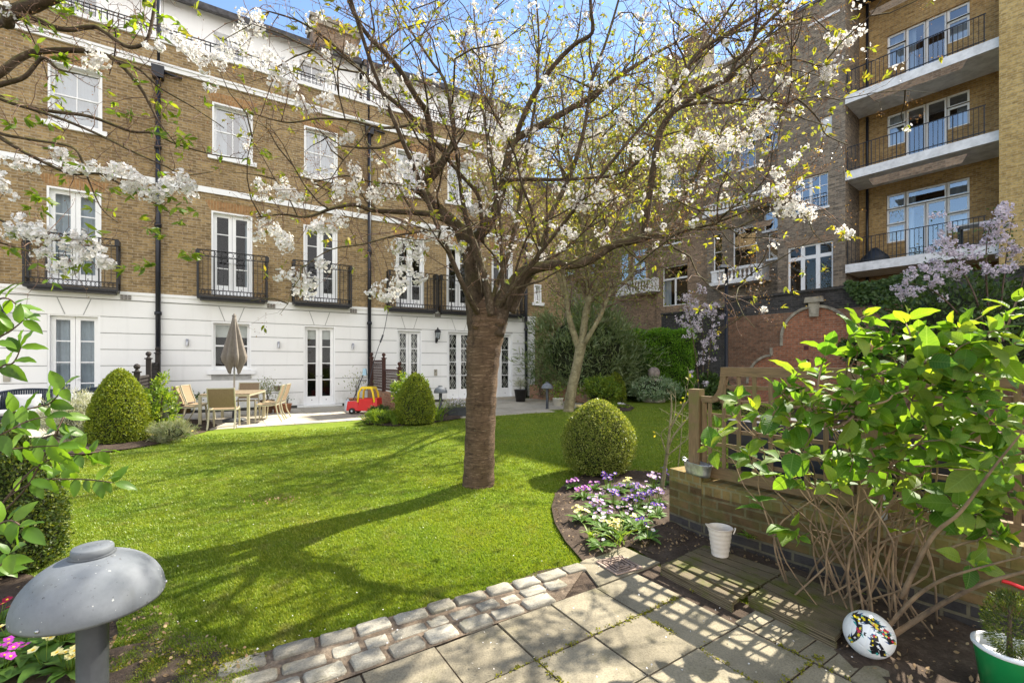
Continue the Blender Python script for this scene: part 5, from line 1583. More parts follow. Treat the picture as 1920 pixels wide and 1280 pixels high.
# gnarled shoulders where old limbs were cut
for (x, y, d, r) in ((900, 600, 5.12, .085), (936, 604, 5.12, .07), (879, 640, 5.2, .035), (893, 610, 5.08, .05)):
    c_ = P(x, y, d); mb.lathe([(r*math.sin(t), -r*math.cos(t)*.9) for t in [math.pi*i/10 for i in range(11)]], 14, tuple(c_))
mb.build('trunk', M['cherry_bark'], cherry)
LB = [
 [(898,625,5.22,.13),(889,560,5.18,.105),(884,505,5.15,.085),(877,470,5.1,.08),(866,440,5.08,.076),(850,418,5.05,.070),(822,393,5.0,.062),(799,367,4.95,.056),(790,354,4.93,.056),(803,338,4.9,.048),(823,315,4.88,.042),(838,290,4.85,.042)],
 lin(4.85,4.2,[(838,290),(811,262),(784,232),(751,201),(707,165),(684,141),(655,112),(610,72),(560,40),(505,22)],.030,.006),
 lin(4.93,4.1,[(792,356),(806,318),(810,280),(801,215),(784,188),(751,134),(724,101),(690,67),(662,22),(640,-40)],.042,.014),
 lin(4.85,5.1,[(838,290),(852,242),(838,168),(828,141),(808,114),(781,74),(757,40),(737,0),(720,-60)],.022,.007),
 lin(5.2,4.85,[(905,455),(902,400),(895,364),(866,330),(840,300)],.024,.018),
 lin(5.08,4.2,[(872,428),(827,409),(799,401),(743,397),(696,394),(664,384),(620,392),(575,407),(530,402),(480,408)],.036,.005),
 lin(5.08,4.1,[(852,428),(800,432),(774,437),(736,443),(680,458),(620,468),(570,500)],.014,.004),
 lin(5.0,4.4,[(812,384),(760,350),(700,342),(650,330),(600,338),(545,330)],.013,.004),
 [(908,560,5.28,.075),(897,500,5.28,.075),(890,455,5.28,.072),(912,425,5.32,.068),(931,390,5.4,.062),(944,341,5.5,.056),(954,289,5.55,.054),(966,262,5.6,.05),(990,248,5.65,.045),(1026,229,5.75,.042),(1073,202,5.85,.038),(1120,175,5.9,.033),(1164,141,6.0,.028),(1230,100,6.1,.02),(1300,62,6.2,.014),(1360,20,6.3,.008)],
 lin(5.6,5.0,[(967,256),(989,202),(1013,158),(1043,118),(1077,84),(1110,62),(1108,20),(1105,-50)],.036,.016),
 lin(5.5,4.9,[(944,341),(979,336),(1043,337),(1100,334),(1160,326),(1211,292),(1240,258),(1300,240)],.026,.006),
 lin(5.4,5.6,[(931,388),(925,330),(915,270),(905,200),(900,120),(890,40),(885,-50)],.020,.006),
 [(924,625,5.2,.14),(941,570,5.16,.118),(966,530,5.12,.09),(990,507,5.1,.072),(1035,497,5.05,.056),(1076,496,5.0,.053),(1110,485,4.97,.050),(1147,461,4.93,.048),(1176,453,4.9,.046),(1207,446,4.88,.044),(1226,442,4.86,.028),(1260,441,4.83,.022),(1288,431,4.8,.019),(1330,421,4.75,.015),(1390,400,4.65,.010),(1440,378,4.55,.006)],
 [(1207,448,4.88,.040),(1211,414,4.88,.037),(1220,349,4.86,.034),(1236,255,4.84,.033),(1249,227,4.83,.033),(1264,208,4.82,.033),(1281,196,4.8,.029),(1312,174,4.75,.026),(1350,156,4.7,.025),(1369,144,4.68,.024),(1380,114,4.66,.020),(1395,101,4.64,.018),(1425,56,4.6,.017),(1472,11,4.55,.016),(1510,-40,4.5,.014)],
 lin(4.82,4.7,[(1266,206),(1290,135),(1305,103),(1350,71),(1397,41),(1459,0),(1495,-30)],.024,.013),
 lin(4.81,4.2,[(1274,202),(1312,193),(1359,193),(1387,187),(1434,187),(1472,195),(1496,187),(1534,223),(1548,252),(1590,272)],.018,.004),
 lin(4.68,4.3,[(1366,146),(1410,132),(1450,120),(1490,112),(1530,122),(1570,132)],.015,.004),
 lin(4.66,4.9,[(1380,114),(1350,75),(1320,40),(1300,15),(1280,-30)],.010,.004),
 lin(4.75,4.3,[(1330,421),(1400,370),(1440,325),(1452,255),(1470,200)],.009,.003),
 lin(4.75,4.5,[(1330,421),(1362,490),(1400,528),(1424,548)],.005,.002),
 lin(4.86,4.3,[(1222,345),(1262,372),(1320,395),(1390,385),(1450,370),(1500,378)],.010,.003),
 lin(4.85,5.3,[(1236,262),(1190,240),(1150,215),(1130,180),(1120,120)],.010,.003),
 lin(5.05,4.75,[(922,592),(911,531),(892,466),(880,430),(868,380),(860,320),(850,250),(838,175)],.050,.006),
 lin(5.1,4.95,[(943,588),(942,512),(940,466),(938,420),(930,340),(915,250)],.030,.006),
 [(956,585,5.2,.065),(978,540,5.18,.052),(995,512,5.15,.042),(1014,471,5.15,.036),(1036,397,5.2,.030),(1059,351,5.25,.027),(1082,292,5.3,.025),(1098,229,5.35,.023),(1110,151,5.4,.019),(1137,77,5.45,.016),(1160,0,5.5,.013),(1172,-50,5.5,.010)],
 lin(5.15,4.6,[(1014,471),(997,397),(977,341),(965,290),(930,220),(905,170),(880,120),(862,60)],.017,.004),
 lin(5.2,5.2,[(956,575),(948,535),(935,492),(903,452)],.013,.010),
 lin(5.2,5.9,[(968,570),(1010,500),(1055,470),(1100,430),(1150,400),(1190,378),(1250,372)],.022,.006),
 lin(5.0,4.2,[(948,580),(975,480),(1000,430),(1060,396),(1130,352),(1180,330)],.015,.004),
 lin(5.35,6.2,[(1098,229),(1140,215),(1190,170),(1220,110),(1230,40)],.012,.004),
 lin(5.2,5.8,[(920,590),(930,540),(955,470),(975,380),(985,300),(1005,180),(1010,60),(1000,-40)],.035,.010),
 lin(5.15,3.6,[(900,592),(880,560),(840,470),(770,300),(700,130),(640,-60)],.034,.012),
 lin(5.15,4.0,[(930,592),(960,540),(1040,440),(1150,300),(1280,140),(1400,-30)],.026,.008),
 lin(4.2,3.6,[(784,232),(720,240),(660,226),(600,222),(540,230),(480,215)],.014,.004),
]
ls = limbset(LB)
mb = MB()
for p, r in ls: mb.tube(p, r, 10, wob=.05, rnd=rt)
mb.build('branches', M['cherry_limb'], cherry)
rd = random.Random(21)
limbs = [(p, r, (.45 if r[0] > .05 else .15), 1.7 if 12 <= i_ <= 20 else 1.0) for i_, (p, r) in enumerate(ls)]
sec, _ = grow_twigs(rd, limbs, 1.9, .8, 1.7, .013, up=.35, sub=1)
mbs = MB()
for line, r in sec: mbs.tube(line, [max(r, .007)*(1-.75*i/(len(line)-1)) for i in range(len(line))], 6, cap=False)
mbs.build('boughs', M['cherry_limb'], cherry)
limbs += [(line, [r*.6]*len(line), .15, .8) for line, r in sec]
tw, tips = grow_twigs(rd, limbs, 6.2, .28, .9, .0046, up=.32)
# clusters of blossom read off the photograph, each on its own twig
CL = [(440,100,22),(465,90,20),(415,125,24),(385,105,20),(360,92,18),(505,112,22),(520,130,18),(458,32,26),(520,360,20),(490,358,18),(545,368,18),(500,430,24),(530,442,24),(560,450,22),(590,432,18),(610,420,18),
 (548,520,18),(562,540,18),(585,535,20),(600,500,16),(635,345,20),(650,360,18),(665,330,18),(640,425,18),(690,352,20),(705,370,18),(735,335,20),(765,318,22),(745,355,18),(780,300,16),(745,460,22),(775,470,22),(760,490,18),(748,520,18),(735,545,20),(722,560,14),(705,538,16),(795,520,16),(800,440,22),(835,445,24),(860,440,20),(870,430,20),(905,395,18),(925,410,18),(893,350,16),(905,310,18),(930,280,20),(950,300,18),(965,330,18),(955,260,18),(985,275,16),(1000,255,14),
 (700,165,22),(722,148,20),(730,170,18),(925,85,22),(905,95,18),(950,100,16),(900,60,14),(880,300,14),(1075,385,18),(1100,372,22),(1130,368,18),(1150,378,16),(1060,350,16),(1110,245,18),(1165,235,18),(1090,260,16),(1190,290,16),(1250,330,16),(1235,300,18),(1245,165,18),(1265,175,14),(1280,270,20),(1310,262,22),(1325,270,18),(1350,282,18),(1352,255,14),(1390,262,18),(1398,250,16),(1430,228,16),(1440,215,18),(1420,245,14),(1345,165,14),(1385,150,12),(1452,345,16),(1455,362,18),(1470,375,18),(1500,385,20),(1515,398,16),(1480,390,18),(1455,320,12),(1580,72,18),(1575,82,14),(1552,138,16),(1545,150,12),(1580,434,12),(1590,436,10),(1015,480,14),(1065,445,16),(1045,430,14),(1130,455,10),(1010,300,16),(1030,270,14),(870,470,14),(655,255,14),(600,190,16),(570,200,14),(540,165,14),(620,140,14),(655,90,14)]
allp = [(q, r_[k]) for p, r_ in ls for k, q in enumerate(p)]
proj = np.array([((q.x/q.y)*FPX+CXP, HYP-(q.z-EYE)/q.y*FPX) for q, _ in allp])
centres, radii, per = [], [], []
tipset = [t for t in tips]
for x, y, r in CL:
    dd = np.abs(proj - np.array((x, y))).sum(1) if False else np.hypot(proj[:, 0]-x, proj[:, 1]-y)
    k = int(dd.argmin()); q = allp[k][0]
    d_ = q.y - (.25 if rd.random() < .6 else -.2)*min(1, dd[k]/60); c_ = P(x, y, d_)
    mid_ = (q+c_)/2 + Vector((rd.gauss(0, .03), rd.gauss(0, .03), .06*min(1, dd[k]/80)))
    line, _ = catmull([q, mid_, c_, c_ + (c_-mid_)*.25], [1, 1, 1, 1], 3)
    tw.append((line, .0045)); tips.append((line[-1], (line[-1]-line[-2]).normalized()))
    m_ = r*d_/FPX*1.05
    for _ in range(3):
        o_ = Vector((rd.gauss(0, m_*.55), rd.gauss(0, m_*.55), rd.gauss(0, m_*.4)))
        centres.append(tuple(c_+o_)); radii.append(m_*.68); per.append(max(9, int(22*(m_/.1)**1.3)))
for p, d in rd.sample(tipset, min(len(tipset), 330)):
    if p.z < 1.9: continue
    centres.append(tuple(p)); radii.append(rd.uniform(.03, .065)); per.append(rd.randint(5, 12))
twig_mesh('twigs', tw, M['twig'], cherry)
petals('blossom', 5, centres, radii, per, .039, M['petal'], cherry)
lt = [t for t in tips if t[0].z > 1.75]
hanging_leaves('young_leaves', rd.sample(lt, int(len(lt)*.34)), (3, 7), .062, M['cherry_leaf'], cherry, 8)
# short spur buds give the bare twigs their reddish haze
bp = []
for line, r in tw:
    for q in line[1:]:
        for _ in range(2): bp.append((q.x+rd.gauss(0, .012), q.y+rd.gauss(0, .012), q.z+rd.gauss(0, .012)))
bp = np.array(bp)
leaf_mesh('buds', bp, nr.normal(size=bp.shape), nr.uniform(.008, .016, len(bp)), leafmat('cherry_bud', [(.26, .13, .08), (.34, .22, .08), (.22, .10, .08)], .3), cherry, 'oval', .7)

# ---- second cherry whose limbs reach in from the left, trunk just outside the frame
ct = thing('cherry_tree', 'cherry tree leaning in at the upper left edge with only its branches in view', 'tree', (0, 0, 0))
LL = [
 [(-300,1100,3.3,.17),(-300,800,3.3,.15),(-290,500,3.3,.14),(-260,250,3.3,.13),(-180,110,3.3,.11),(-60,45,3.3,.085),(0,30,3.3,.060),(37,20,3.3,.048),(70,8,3.3,.042),(120,-14,3.3,.034),(200,-60,3.3,.025)],
 [(-40,45,3.3,.06),(-5,36,3.28,.05),(15,45,3.25,.035),(12,25,3.2,.03)],
 lin(3.3,3.5,[(20,22),(37,26),(69,37),(103,52),(131,56),(169,51),(187,54),(234,86),(262,86),(278,70),(290,10),(295,-40)],.022,.009),
 lin(3.3,3.7,[(-60,175),(0,137),(37,110),(75,97),(159,96),(215,112),(262,163),(281,197),(300,232),(330,270)],.030,.004),
 lin(3.3,3.4,[(-60,178),(0,159),(47,144),(80,109),(110,130),(150,140)],.022,.004),
 lin(3.3,3.9,[(-40,165),(0,182),(28,195),(90,208),(169,219),(244,246),(289,250),(330,270),(400,290),(470,300)],.018,.004),
 lin(3.3,3.8,[(-40,160),(0,185),(60,205),(120,225),(190,255),(250,285),(310,312),(345,328),(400,322)],.015,.003),
 lin(3.3,3.6,[(-60,220),(0,258),(45,285),(90,308),(134,326),(188,326),(225,345),(270,370),(320,400)],.016,.004),
 lin(3.3,3.5,[(-40,225),(0,250),(60,262),(134,276),(155,305),(165,335),(190,390),(222,418)],.012,.003),
 lin(3.2,3.3,[(-60,380),(0,412),(60,440),(110,452),(170,462),(210,490)],.010,.003),
 lin(3.2,3.2,[(-60,440),(0,455),(50,470),(95,478),(150,505)],.008,.003),
 lin(3.5,3.6,[(187,54),(215,55),(215,100),(205,140)],.008,.003),
 lin(3.5,3.7,[(215,112),(260,130),(300,165),(360,200),(420,240)],.010,.003),
 lin(3.3,3.6,[(40,30),(60,70),(78,110),(90,150)],.006,.003),
]
l2 = limbset(LL)
mb = MB()
for p, r in l2: mb.tube(p, r, 10, wob=.05, rnd=rt)
mb.build('branches', M['cherry_limb'], ct)
rd = random.Random(33)
tw, tips = grow_twigs(rd, [(p, r, .55 if i == 0 else .2, .7 if i == 0 else 1.0) for i, (p, r) in enumerate(l2)], 9, .2, .55, .0036, up=.2)
C2 = [(175,112,20),(195,128,18),(25,303,20),(50,310,14),(120,300,18),(140,312,14),(100,285,14),(200,320,20),(235,322,20),(255,338,22),(275,355,24),(290,365,20),(245,350,16),(15,352,14),(5,345,16),(335,350,24),(350,360,18),(325,345,18),(8,430,20),(25,428,18),(55,432,22),(40,415,16),(95,438,20),(115,448,22),(135,455,22),(160,470,20),(175,460,18),(115,492,16),(128,490,18),(75,470,14),(200,492,16),(210,490,14),(330,60,14),(300,90,14),(350,100,18),(20,25,10)]
allp = [q for p, _ in l2 for q in p]
proj = np.array([((q.x/q.y)*FPX+CXP, HYP-(q.z-EYE)/q.y*FPX) for q in allp])
centres, radii, per = [], [], []
for x, y, r in C2:
    dd = np.hypot(proj[:, 0]-x, proj[:, 1]-y); q = allp[int(dd.argmin())]; c_ = P(x, y, q.y - .1)
    line, _ = catmull([q, (q+c_)/2 + Vector((0, 0, .03)), c_], [1]*3, 3); tw.append((line, .0035))
    m_ = r*q.y/FPX*1.05
    for _ in range(3):
        o_ = Vector((rd.gauss(0, m_*.5), rd.gauss(0, m_*.5), rd.gauss(0, m_*.4)))
        centres.append(tuple(c_+o_)); radii.append(m_*.6); per.append(max(8, int(18*(m_/.08)**1.3)))
twig_mesh('twigs', tw, M['twig'], ct)
petals('blossom', 6, centres, radii, per, .036, M['petal'], ct)
LV = [(70,370),(85,395),(50,385),(95,375),(60,360),(75,230),(60,225),(240,45),(250,60),(262,30),(300,30),(330,40),(110,110),(120,108),(30,440),(20,465),(140,498),(165,500),(230,500),(260,498),(285,495),(300,380),(320,370),(335,390),(310,360),(355,480),(370,475),(345,470),(360,395),(300,440),(285,430),(215,352),(240,365),(180,360),(15,230),(245,210),(260,150),(305,250),(390,160),(335,415)]
lt2 = []
for x, y in LV:
    dd = np.hypot(proj[:, 0]-x, proj[:, 1]-y); q = allp[int(dd.argmin())]; lt2.append((P(x, y, q.y-.05), Vector((rd.gauss(0, 1), rd.gauss(0, 1), .2)).normalized()))
hanging_leaves('young_leaves', lt2*2 + rd.sample(tips, len(tips)//4), (3, 6), .075, M['left_leaf'], ct, 9, .4)
bp = np.array([(q.x+rd.gauss(0, .01), q.y+rd.gauss(0, .01), q.z+rd.gauss(0, .01)) for line, r in tw for q in line[1:]])
leaf_mesh('buds', bp, nr.normal(size=bp.shape), nr.uniform(.007, .014, len(bp)), bpy.data.materials['cherry_bud'], ct, 'oval', .7)

# ---- slender pale-barked tree at the back of the lawn
st = thing('slender_tree', 'slender pale-barked tree forking low at the back of the lawn', 'tree', (0, 0, 0))
D2 = 13.9
LS = [
 [(1064,782,D2,.20),(1066,770,D2,.165),(1072,730,D2,.155),(1081,690,D2,.15),(1087,660,D2,.155),(1090,644,D2,.16)],
 [(1086,655,D2,.11),(1078,632,D2,.10),(1067,594,D2-.1,.085),(1059,536,D2-.2,.07),(1050,480,D2-.3,.05),(1035,400,D2-.3,.03),(1025,320,D2-.3,.015)],
 [(1090,652,D2,.12),(1095,610,D2,.11),(1101,575,D2,.105),(1104,559,D2,.10),(1102,510,D2,.07),(1103,440,D2,.05),(1098,360,D2,.03),(1090,270,D2,.012)],
 [(1104,560,D2,.08),(1117,540,D2+.1,.07),(1125,504,D2+.2,.055),(1140,440,D2+.3,.04),(1160,360,D2+.3,.025),(1170,280,D2+.3,.012)],
 [(1103,565,D2,.06),(1088,540,D2+.3,.05),(1082,525,D2+.4,.045),(1070,470,D2+.5,.03),(1060,400,D2+.6,.015)],
 [(1104,566,D2,.07),(1125,548,D2-.2,.055),(1144,536,D2-.3,.05),(1170,528,D2-.4,.045),(1190,505,D2-.5,.045),(1213,474,D2-.6,.04),(1240,440,D2-.6,.03),(1265,380,D2-.6,.015)],
 [(1092,650,D2,.09),(1104,630,D2-.2,.075),(1125,594,D2-.3,.06),(1140,559,D2-.4,.05),(1152,538,D2-.4,.04),(1165,520,D2-.4,.02)],
]
LS += [
 [(1062,560,D2-.15,.06),(1040,500,D2-.4,.05),(1005,420,D2-.8,.04),(970,330,D2-1.1,.03),(935,240,D2-1.4,.02),(915,160,D2-1.5,.01)],
 [(1102,500,D2,.05),(1090,400,D2+.2,.045),(1060,290,D2+.2,.035),(1040,190,D2+.1,.02),(1030,110,D2,.01)],
 [(1130,480,D2+.2,.045),(1170,400,D2+.3,.04),(1215,300,D2+.1,.03),(1240,220,D2,.02),(1255,150,D2,.01)],
 [(1213,474,D2-.6,.04),(1260,420,D2-.9,.035),(1310,340,D2-1.2,.025),(1345,270,D2-1.4,.012)],
 [(1103,470,D2,.04),(1120,380,D2-.5,.035),(1140,280,D2-.8,.025),(1150,180,D2-1.0,.012)],
 [(1100,480,13.5,.05),(1150,380,12,.04),(1200,290,10.8,.03),(1240,205,9.8,.015)],
 [(1213,474,13.3,.045),(1270,390,11.8,.04),(1320,300,10.5,.03),(1370,215,9.4,.012)],
 [(1102,480,13.5,.05),(1080,370,12.2,.04),(1062,260,11,.03),(1052,160,10,.012)],
 [(1125,504,13.8,.045),(1160,400,12.3,.035),(1182,300,10.6,.025),(1190,180,9.2,.012)],
 [(1050,480,D2-.3,.04),(1000,450,D2-.9,.03),(950,400,D2-1.6,.02),(905,340,D2-2.2,.01)],
]
l3 = limbset(LS); mb = MB()
for p, r in l3[:1]: mb.tube(p, r, 20, wob=.02, rnd=rt)
mb.build('trunk', M['pale_bark'], st)
mb = MB()
for p, r in l3[1:]: mb.tube(p, r, 12, wob=.03, rnd=rt)
mb.build('branches', M['pale_bark'], st)
rd = random.Random(44)
tw, tips = grow_twigs(rd, [(p, r, .35, 1.0) for p, r in l3[1:]], 5.5, .7, 2.0, .018, up=.25)
twig_mesh('twigs', tw, M['twig'], st)
g = np.random.default_rng(12)
cl = []
for p, d in tips:
    k = g.integers(10, 26); cl.append(np.array(p) + g.normal(size=(k, 3))*np.array([.24, .24, .22]))
cl = np.concatenate(cl)
leaf_mesh('leaves', cl, g.normal(size=cl.shape), g.uniform(.05, .10, len(cl)), M['haze_leaf'], st, 'oval', .6)

# ---- a big loose tree far behind, between the terrace and the mansion blocks
bt = thing('spring_tree', 'hazy yellow-green tree in young leaf rising between the terrace and the mansions', 'tree', (0, 0, 0))
DB = 24.0
LBk = [[(1130,730,DB,.28),(1128,640,DB,.25),(1125,560,DB,.22),(1120,480,DB,.18),(1110,400,DB,.12),(1100,320,DB,.07),(1095,250,DB,.03)]]
for k in range(9):
    x1 = 985+ k*32; LBk.append([(1122+rd.uniform(-4, 4),520-k*14,DB,.10),((1122+x1)/2,430-k*8,DB+rd.uniform(-.8, .8),.06),(x1,330+rd.uniform(-60, 60),DB+rd.uniform(-1.5, 1.5),.02)])
l4 = limbset(LBk); mb = MB()
for p, r in l4: mb.tube(p, r, 8)
mb.build('trunk', M['pale_bark'], bt)
tw, tips = grow_twigs(rd, [(p, r, .3, 1.0) for p, r in l4], 3.2, 1.0, 2.6, .012, up=.2)
twig_mesh('twigs', tw, M['twig'], bt)
cl = []
for p, d in tips:
    k = g.integers(26, 60); cl.append(np.array(p) + g.normal(size=(k, 3))*np.array([.38, .38, .34]))
cl = np.concatenate(cl)
leaf_mesh('leaves', cl, g.normal(size=cl.shape), g.uniform(.07, .14, len(cl)), M['haze_leaf'], bt, 'oval', .6)

# ------------------------------------------------------------------ clipped shrubs
def egg(t, kind):
    """Radius of a clipped dome at height fraction t."""
    if kind == 'cone': return (1-t**2.1)**.62*(.90 + .10*math.sin(min(1, t*3)*math.pi/2))
    return max(0, 1-((t-.36)/.64)**1.9)**.60 if t > .36 else math.sqrt(max(0, 1-((.36-t)/.50)**2))**.9
def topiary(name, label, c, r, h, mat, n, ls, kind='cone', lift=.02, group='clipped domes round the lawn', seed=1):
    root = thing(name, label, 'shrub', (c[0], c[1], c[2]), 0, group)
    g = np.random.default_rng(seed)
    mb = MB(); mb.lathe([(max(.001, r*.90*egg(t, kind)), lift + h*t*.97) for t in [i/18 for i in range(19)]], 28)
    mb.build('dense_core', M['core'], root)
    t = g.uniform(0, 1, n*3); rr = np.array([egg(x, kind) for x in t])
    keep = g.uniform(0, 1, n*3) < (rr*.9+.15); t = t[keep][:n]; rr = rr[keep][:n]; m = len(t)
    a = g.uniform(0, 2*np.pi, m)
    lump = 1 + .030*np.sin(a*4+t*7+seed) + .026*np.sin(a*9-t*15) + .018*np.sin(a*21+t*31)
    R_ = r*rr*lump*np.where(g.uniform(0, 1, m) < .03, g.uniform(1.0, 1.10, m), g.uniform(.82, 1.03, m)); z = lift + h*t*g.uniform(.985, 1.015, m)
    # height-slope for outward normal
    e = 1e-2; dr = np.array([egg(min(1, x+e), kind)-egg(max(0, x-e), kind) for x in t])/(2*e)*r/h
    nn = np.stack([np.cos(a), np.sin(a), -dr], 1); nn /= np.linalg.norm(nn, axis=1, keepdims=True)
    pts = np.stack([R_*np.cos(a), R_*np.sin(a), z], 1)
    td = nn*.9 + np.array([0, 0, .5]) + g.normal(size=nn.shape)*.5
    n2 = g.normal(size=nn.shape) + nn*.4
    leaf_mesh('foliage', pts, n2, g.uniform(.7, 1.3, m)*ls, mat, root, 'oval', .75, tdir=td*1.5, spread=.4)
    return root
c = PX(225, 841, .42); topiary('clipped_yew', 'large clipped yew dome in the bed left of the dining set', (c.x, c.y, .06), .475, 1.30, M['yew'], 30000, .026, seed=2)
c = PX(779, 800, .35); topiary('clipped_yew', 'clipped yew cone beside the brown lattice screen and toy car', (c.x, c.y, .05), .48, 1.17, M['yew'], 20000, .028, seed=3)
c = PX(1154, 757, .2); topiary('clipped_yew', 'small distant clipped yew dome left of the stone ball', (c.x, c.y, .04), .40, 1.10, M['yew'], 9000, .034, seed=4)
c = PX(1122, 900, .2); topiary('clipped_box', 'egg-shaped variegated box ball in the flower bed nearest the trunk', (c.x, c.y, .05), .462, .92, M['box_leaf'], 42000, .018, 'egg', .04, seed=5)
c = G(-12, 1085); topiary('clipped_box', 'dark clipped bush cut by the left edge of the photo', (c.x-.06, c.y+.1, .04), .36, .98, M['dark_box'], 26000, .02, seed=6)

def bush(name, label, c, rx, ry, rz, mat, n, ls, aspect=.5, shape='oval', clump=40, up=.3, core=.72, cat='shrub', group=None, seed=1, stems=0, leafdir=None, rag=.22):
    """A loose bush of leaf clumps; c is the centre at ground level."""
    g = np.random.default_rng(seed)
    root = thing(name, label, cat, (c[0], c[1], c[2]), 0, group)
    k = max(6, n//clump)
    u = g.normal(size=(k, 3)); u /= np.linalg.norm(u, axis=1, keepdims=True)
    rad = g.uniform(.25, 1.0, (k, 1))**.45*(1 + rag*g.normal(size=(k, 1))*.5)
    cc = u*rad*np.array([rx, ry, rz]) + np.array([0, 0, rz]); cc[:, 2] = np.abs(cc[:, 2])
    pts = np.repeat(cc, clump, 0) + g.normal(size=(k*clump, 3))*np.array([rx, ry, rz])*.115
    pts[:, 2] = np.maximum(pts[:, 2], .02)
    out = (pts - np.array([0, 0, rz*.7]))/np.array([rx, ry, rz])
    td = out + np.array([0, 0, up]) + g.normal(size=pts.shape)*.45
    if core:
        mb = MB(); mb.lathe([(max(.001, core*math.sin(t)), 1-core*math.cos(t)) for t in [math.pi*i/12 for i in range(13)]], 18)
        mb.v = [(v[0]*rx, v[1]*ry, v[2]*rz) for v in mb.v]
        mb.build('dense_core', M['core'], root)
    if stems:
        mb = MB(); r_ = random.Random(seed)
        for i in range(stems):
            e = Vector(cc[r_.randrange(k)]); b = Vector((r_.gauss(0, rx*.12), r_.gauss(0, ry*.12), 0))
            mb.tube([b, b.lerp(e, .5) + Vector((r_.gauss(0, .05), r_.gauss(0, .05), .05)), e], [.014, .01, .004], 5, cap=False)
        mb.build('stems', M['cane_dark'], root)
    leaf_mesh('foliage', pts, g.normal(size=pts.shape) + out*.3, g.uniform(.6, 1.3, len(pts))*ls, mat, root, shape, aspect, tdir=td*1.2, spread=.4, curl=.1)
    return root
def PG(x, y): c = G(x, y); return (c.x, c.y, .02)

c = P(1098, 700, 17.6); c = (c.x, c.y, 0)
bush('oleander', 'big bushy shrub of long grey-green leaves beside the white stucco corner', c, 2.15, 1.3, 1.95, M['oleander'], 13000, .26, .16, 'diamond', 50, .6, .66, seed=11, stems=16, rag=.3)
c = P(1020, 640, 16.9); bush('climbing_shrub', 'thin leggy shrub climbing beside the white corner downpipe', (c.x-.1, c.y, .2), .55, .3, 1.1, M['dark_shrub'], 900, .07, .6, clump=9, core=0, seed=12, stems=9, rag=.5)
c = P(1128, 735, 16.2); bush('evergreen_shrub', 'glossy green shrub between the slender tree and small yew dome', (c.x, c.y, 0), .62, .5, .52, M['shrub_leaf'], 4200, .10, .45, seed=13, stems=6)
c = P(1176, 720, 18.2); bush('evergreen_shrub', 'tall dark leafy shrub filling the gap before the clipped hedge', (c.x, c.y, 0), 1.0, .7, 1.0, M['dark_shrub'], 6500, .13, .35, seed=14)
# the clipped hedge
hc = P(1240, 740, 18.2); hr = thing('clipped_hedge', 'tall bright green clipped hedge behind the stone ball', 'hedge', (hc.x, hc.y+.5, 0), R(-22))
hw_, hd_, hh_ = 1.35, .75, 2.75
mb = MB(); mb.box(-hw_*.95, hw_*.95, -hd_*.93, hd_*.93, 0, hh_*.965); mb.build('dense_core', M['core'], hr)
g = np.random.default_rng(15); n = 34000
f = g.integers(0, 8, n); u = g.uniform(-1, 1, n); v = g.uniform(-1, 1, n)
pts = np.where((f < 4)[:, None], np.stack([u*hw_, np.full(n, -hd_), (v+1)/2*hh_], 1), np.where((f < 6)[:, None], np.stack([u*hw_, v*hd_, np.full(n, hh_)], 1), np.stack([np.where(f == 6, -hw_, hw_), u*hd_, (v+1)/2*hh_], 1)))
nn = np.where((f < 4)[:, None], np.array([0, -1, 0]), np.where((f < 6)[:, None], np.array([0, 0, 1]), np.stack([np.where(f == 6, -1, 1), 0*u, 0*u], 1)))
pts += nn*(.05*np.sin(pts[:, :1]*6+pts[:, 2:]*7) + g.normal(size=(n, 1))*.045) + g.normal(size=(n, 3))*.02
leaf_mesh('foliage', pts, g.normal(size=pts.shape)+nn*.4, g.uniform(.04, .08, n), M['hedge_leaf'], hr, 'oval', .6, tdir=nn+g.normal(size=pts.shape)*.6+np.array([0, 0, .6]))
c = P(1224, 752, 17.2); bush('variegated_shrub', 'low spreading grey-green shrub around the foot of the stone ball plinth', (c.x, c.y-.1, .12), .90, .55, .42, M['varieg'], 6500, .085, .42, clump=30, seed=16, core=.7)
c = P(1333, 715, 15.0); bush('evergreen_shrub', 'dark broad-leaved plant at the foot of the black lamp post', (c.x-.15, c.y-.4, 0), .45, .4, .52, M['dark_shrub'], 1500, .14, .6, seed=17)
# beds in front of the houses
c = P(150, 800, 9.0); bush('silver_lavender', 'silvery spiky lavender bush left of the big yew dome', (c.x, c.y, .0), .55, .42, .42, M['lavender'], 9000, .13, .07, 'diamond', 40, 1.1, .6, seed=18, rag=.35)
c = P(297, 800, 9.0); bush('mixed_shrub', 'yellow-green leafy shrub just right of the big yew dome', (c.x, c.y, 0), .34, .32, .52, M['shrub_leaf'], 3200, .07, .5, seed=19, stems=8, core=.5, rag=.4)
c = P(322, 808, 8.5); bush('curry_plant', 'low grey-green herb mound at the right end of the left bed', (c.x, c.y, .02), .36, .26, .20, M['grey_herb'], 5000, .075, .1, 'diamond', 40, .9, .6, seed=20)
c = P(160, 835, 8.2); bush('curry_plant', 'small grey herb tuft left of the big yew dome', (c.x, c.y, .02), .30, .24, .16, M['grey_herb'], 3000, .07, .1, 'diamond', 40, .9, .6, seed=21)
c = P(764, 790, 11.9); bush('mixed_shrub', 'leafy shrub rising behind the yew cone by the brown screen', (c.x, c.y, 0), .38, .3, .62, M['shrub_leaf'], 2600, .09, .45, seed=22, stems=6, core=.5, rag=.4)
c = P(716, 797, 11.0); bush('herb_clump', 'low green herb clump in front of the toy car', (c.x, c.y, .02), .42, .25, .16, M['shrub_leaf'], 3000, .08, .2, 'diamond', 30, 1.0, .5, seed=23)
c = P(704, 770, 11.6); bush('heather', 'dark flowering heather beside the toy car', (c.x+.12, c.y, .02), .26, .2, .22, M['dark_shrub'], 1800, .06, .3, seed=24)
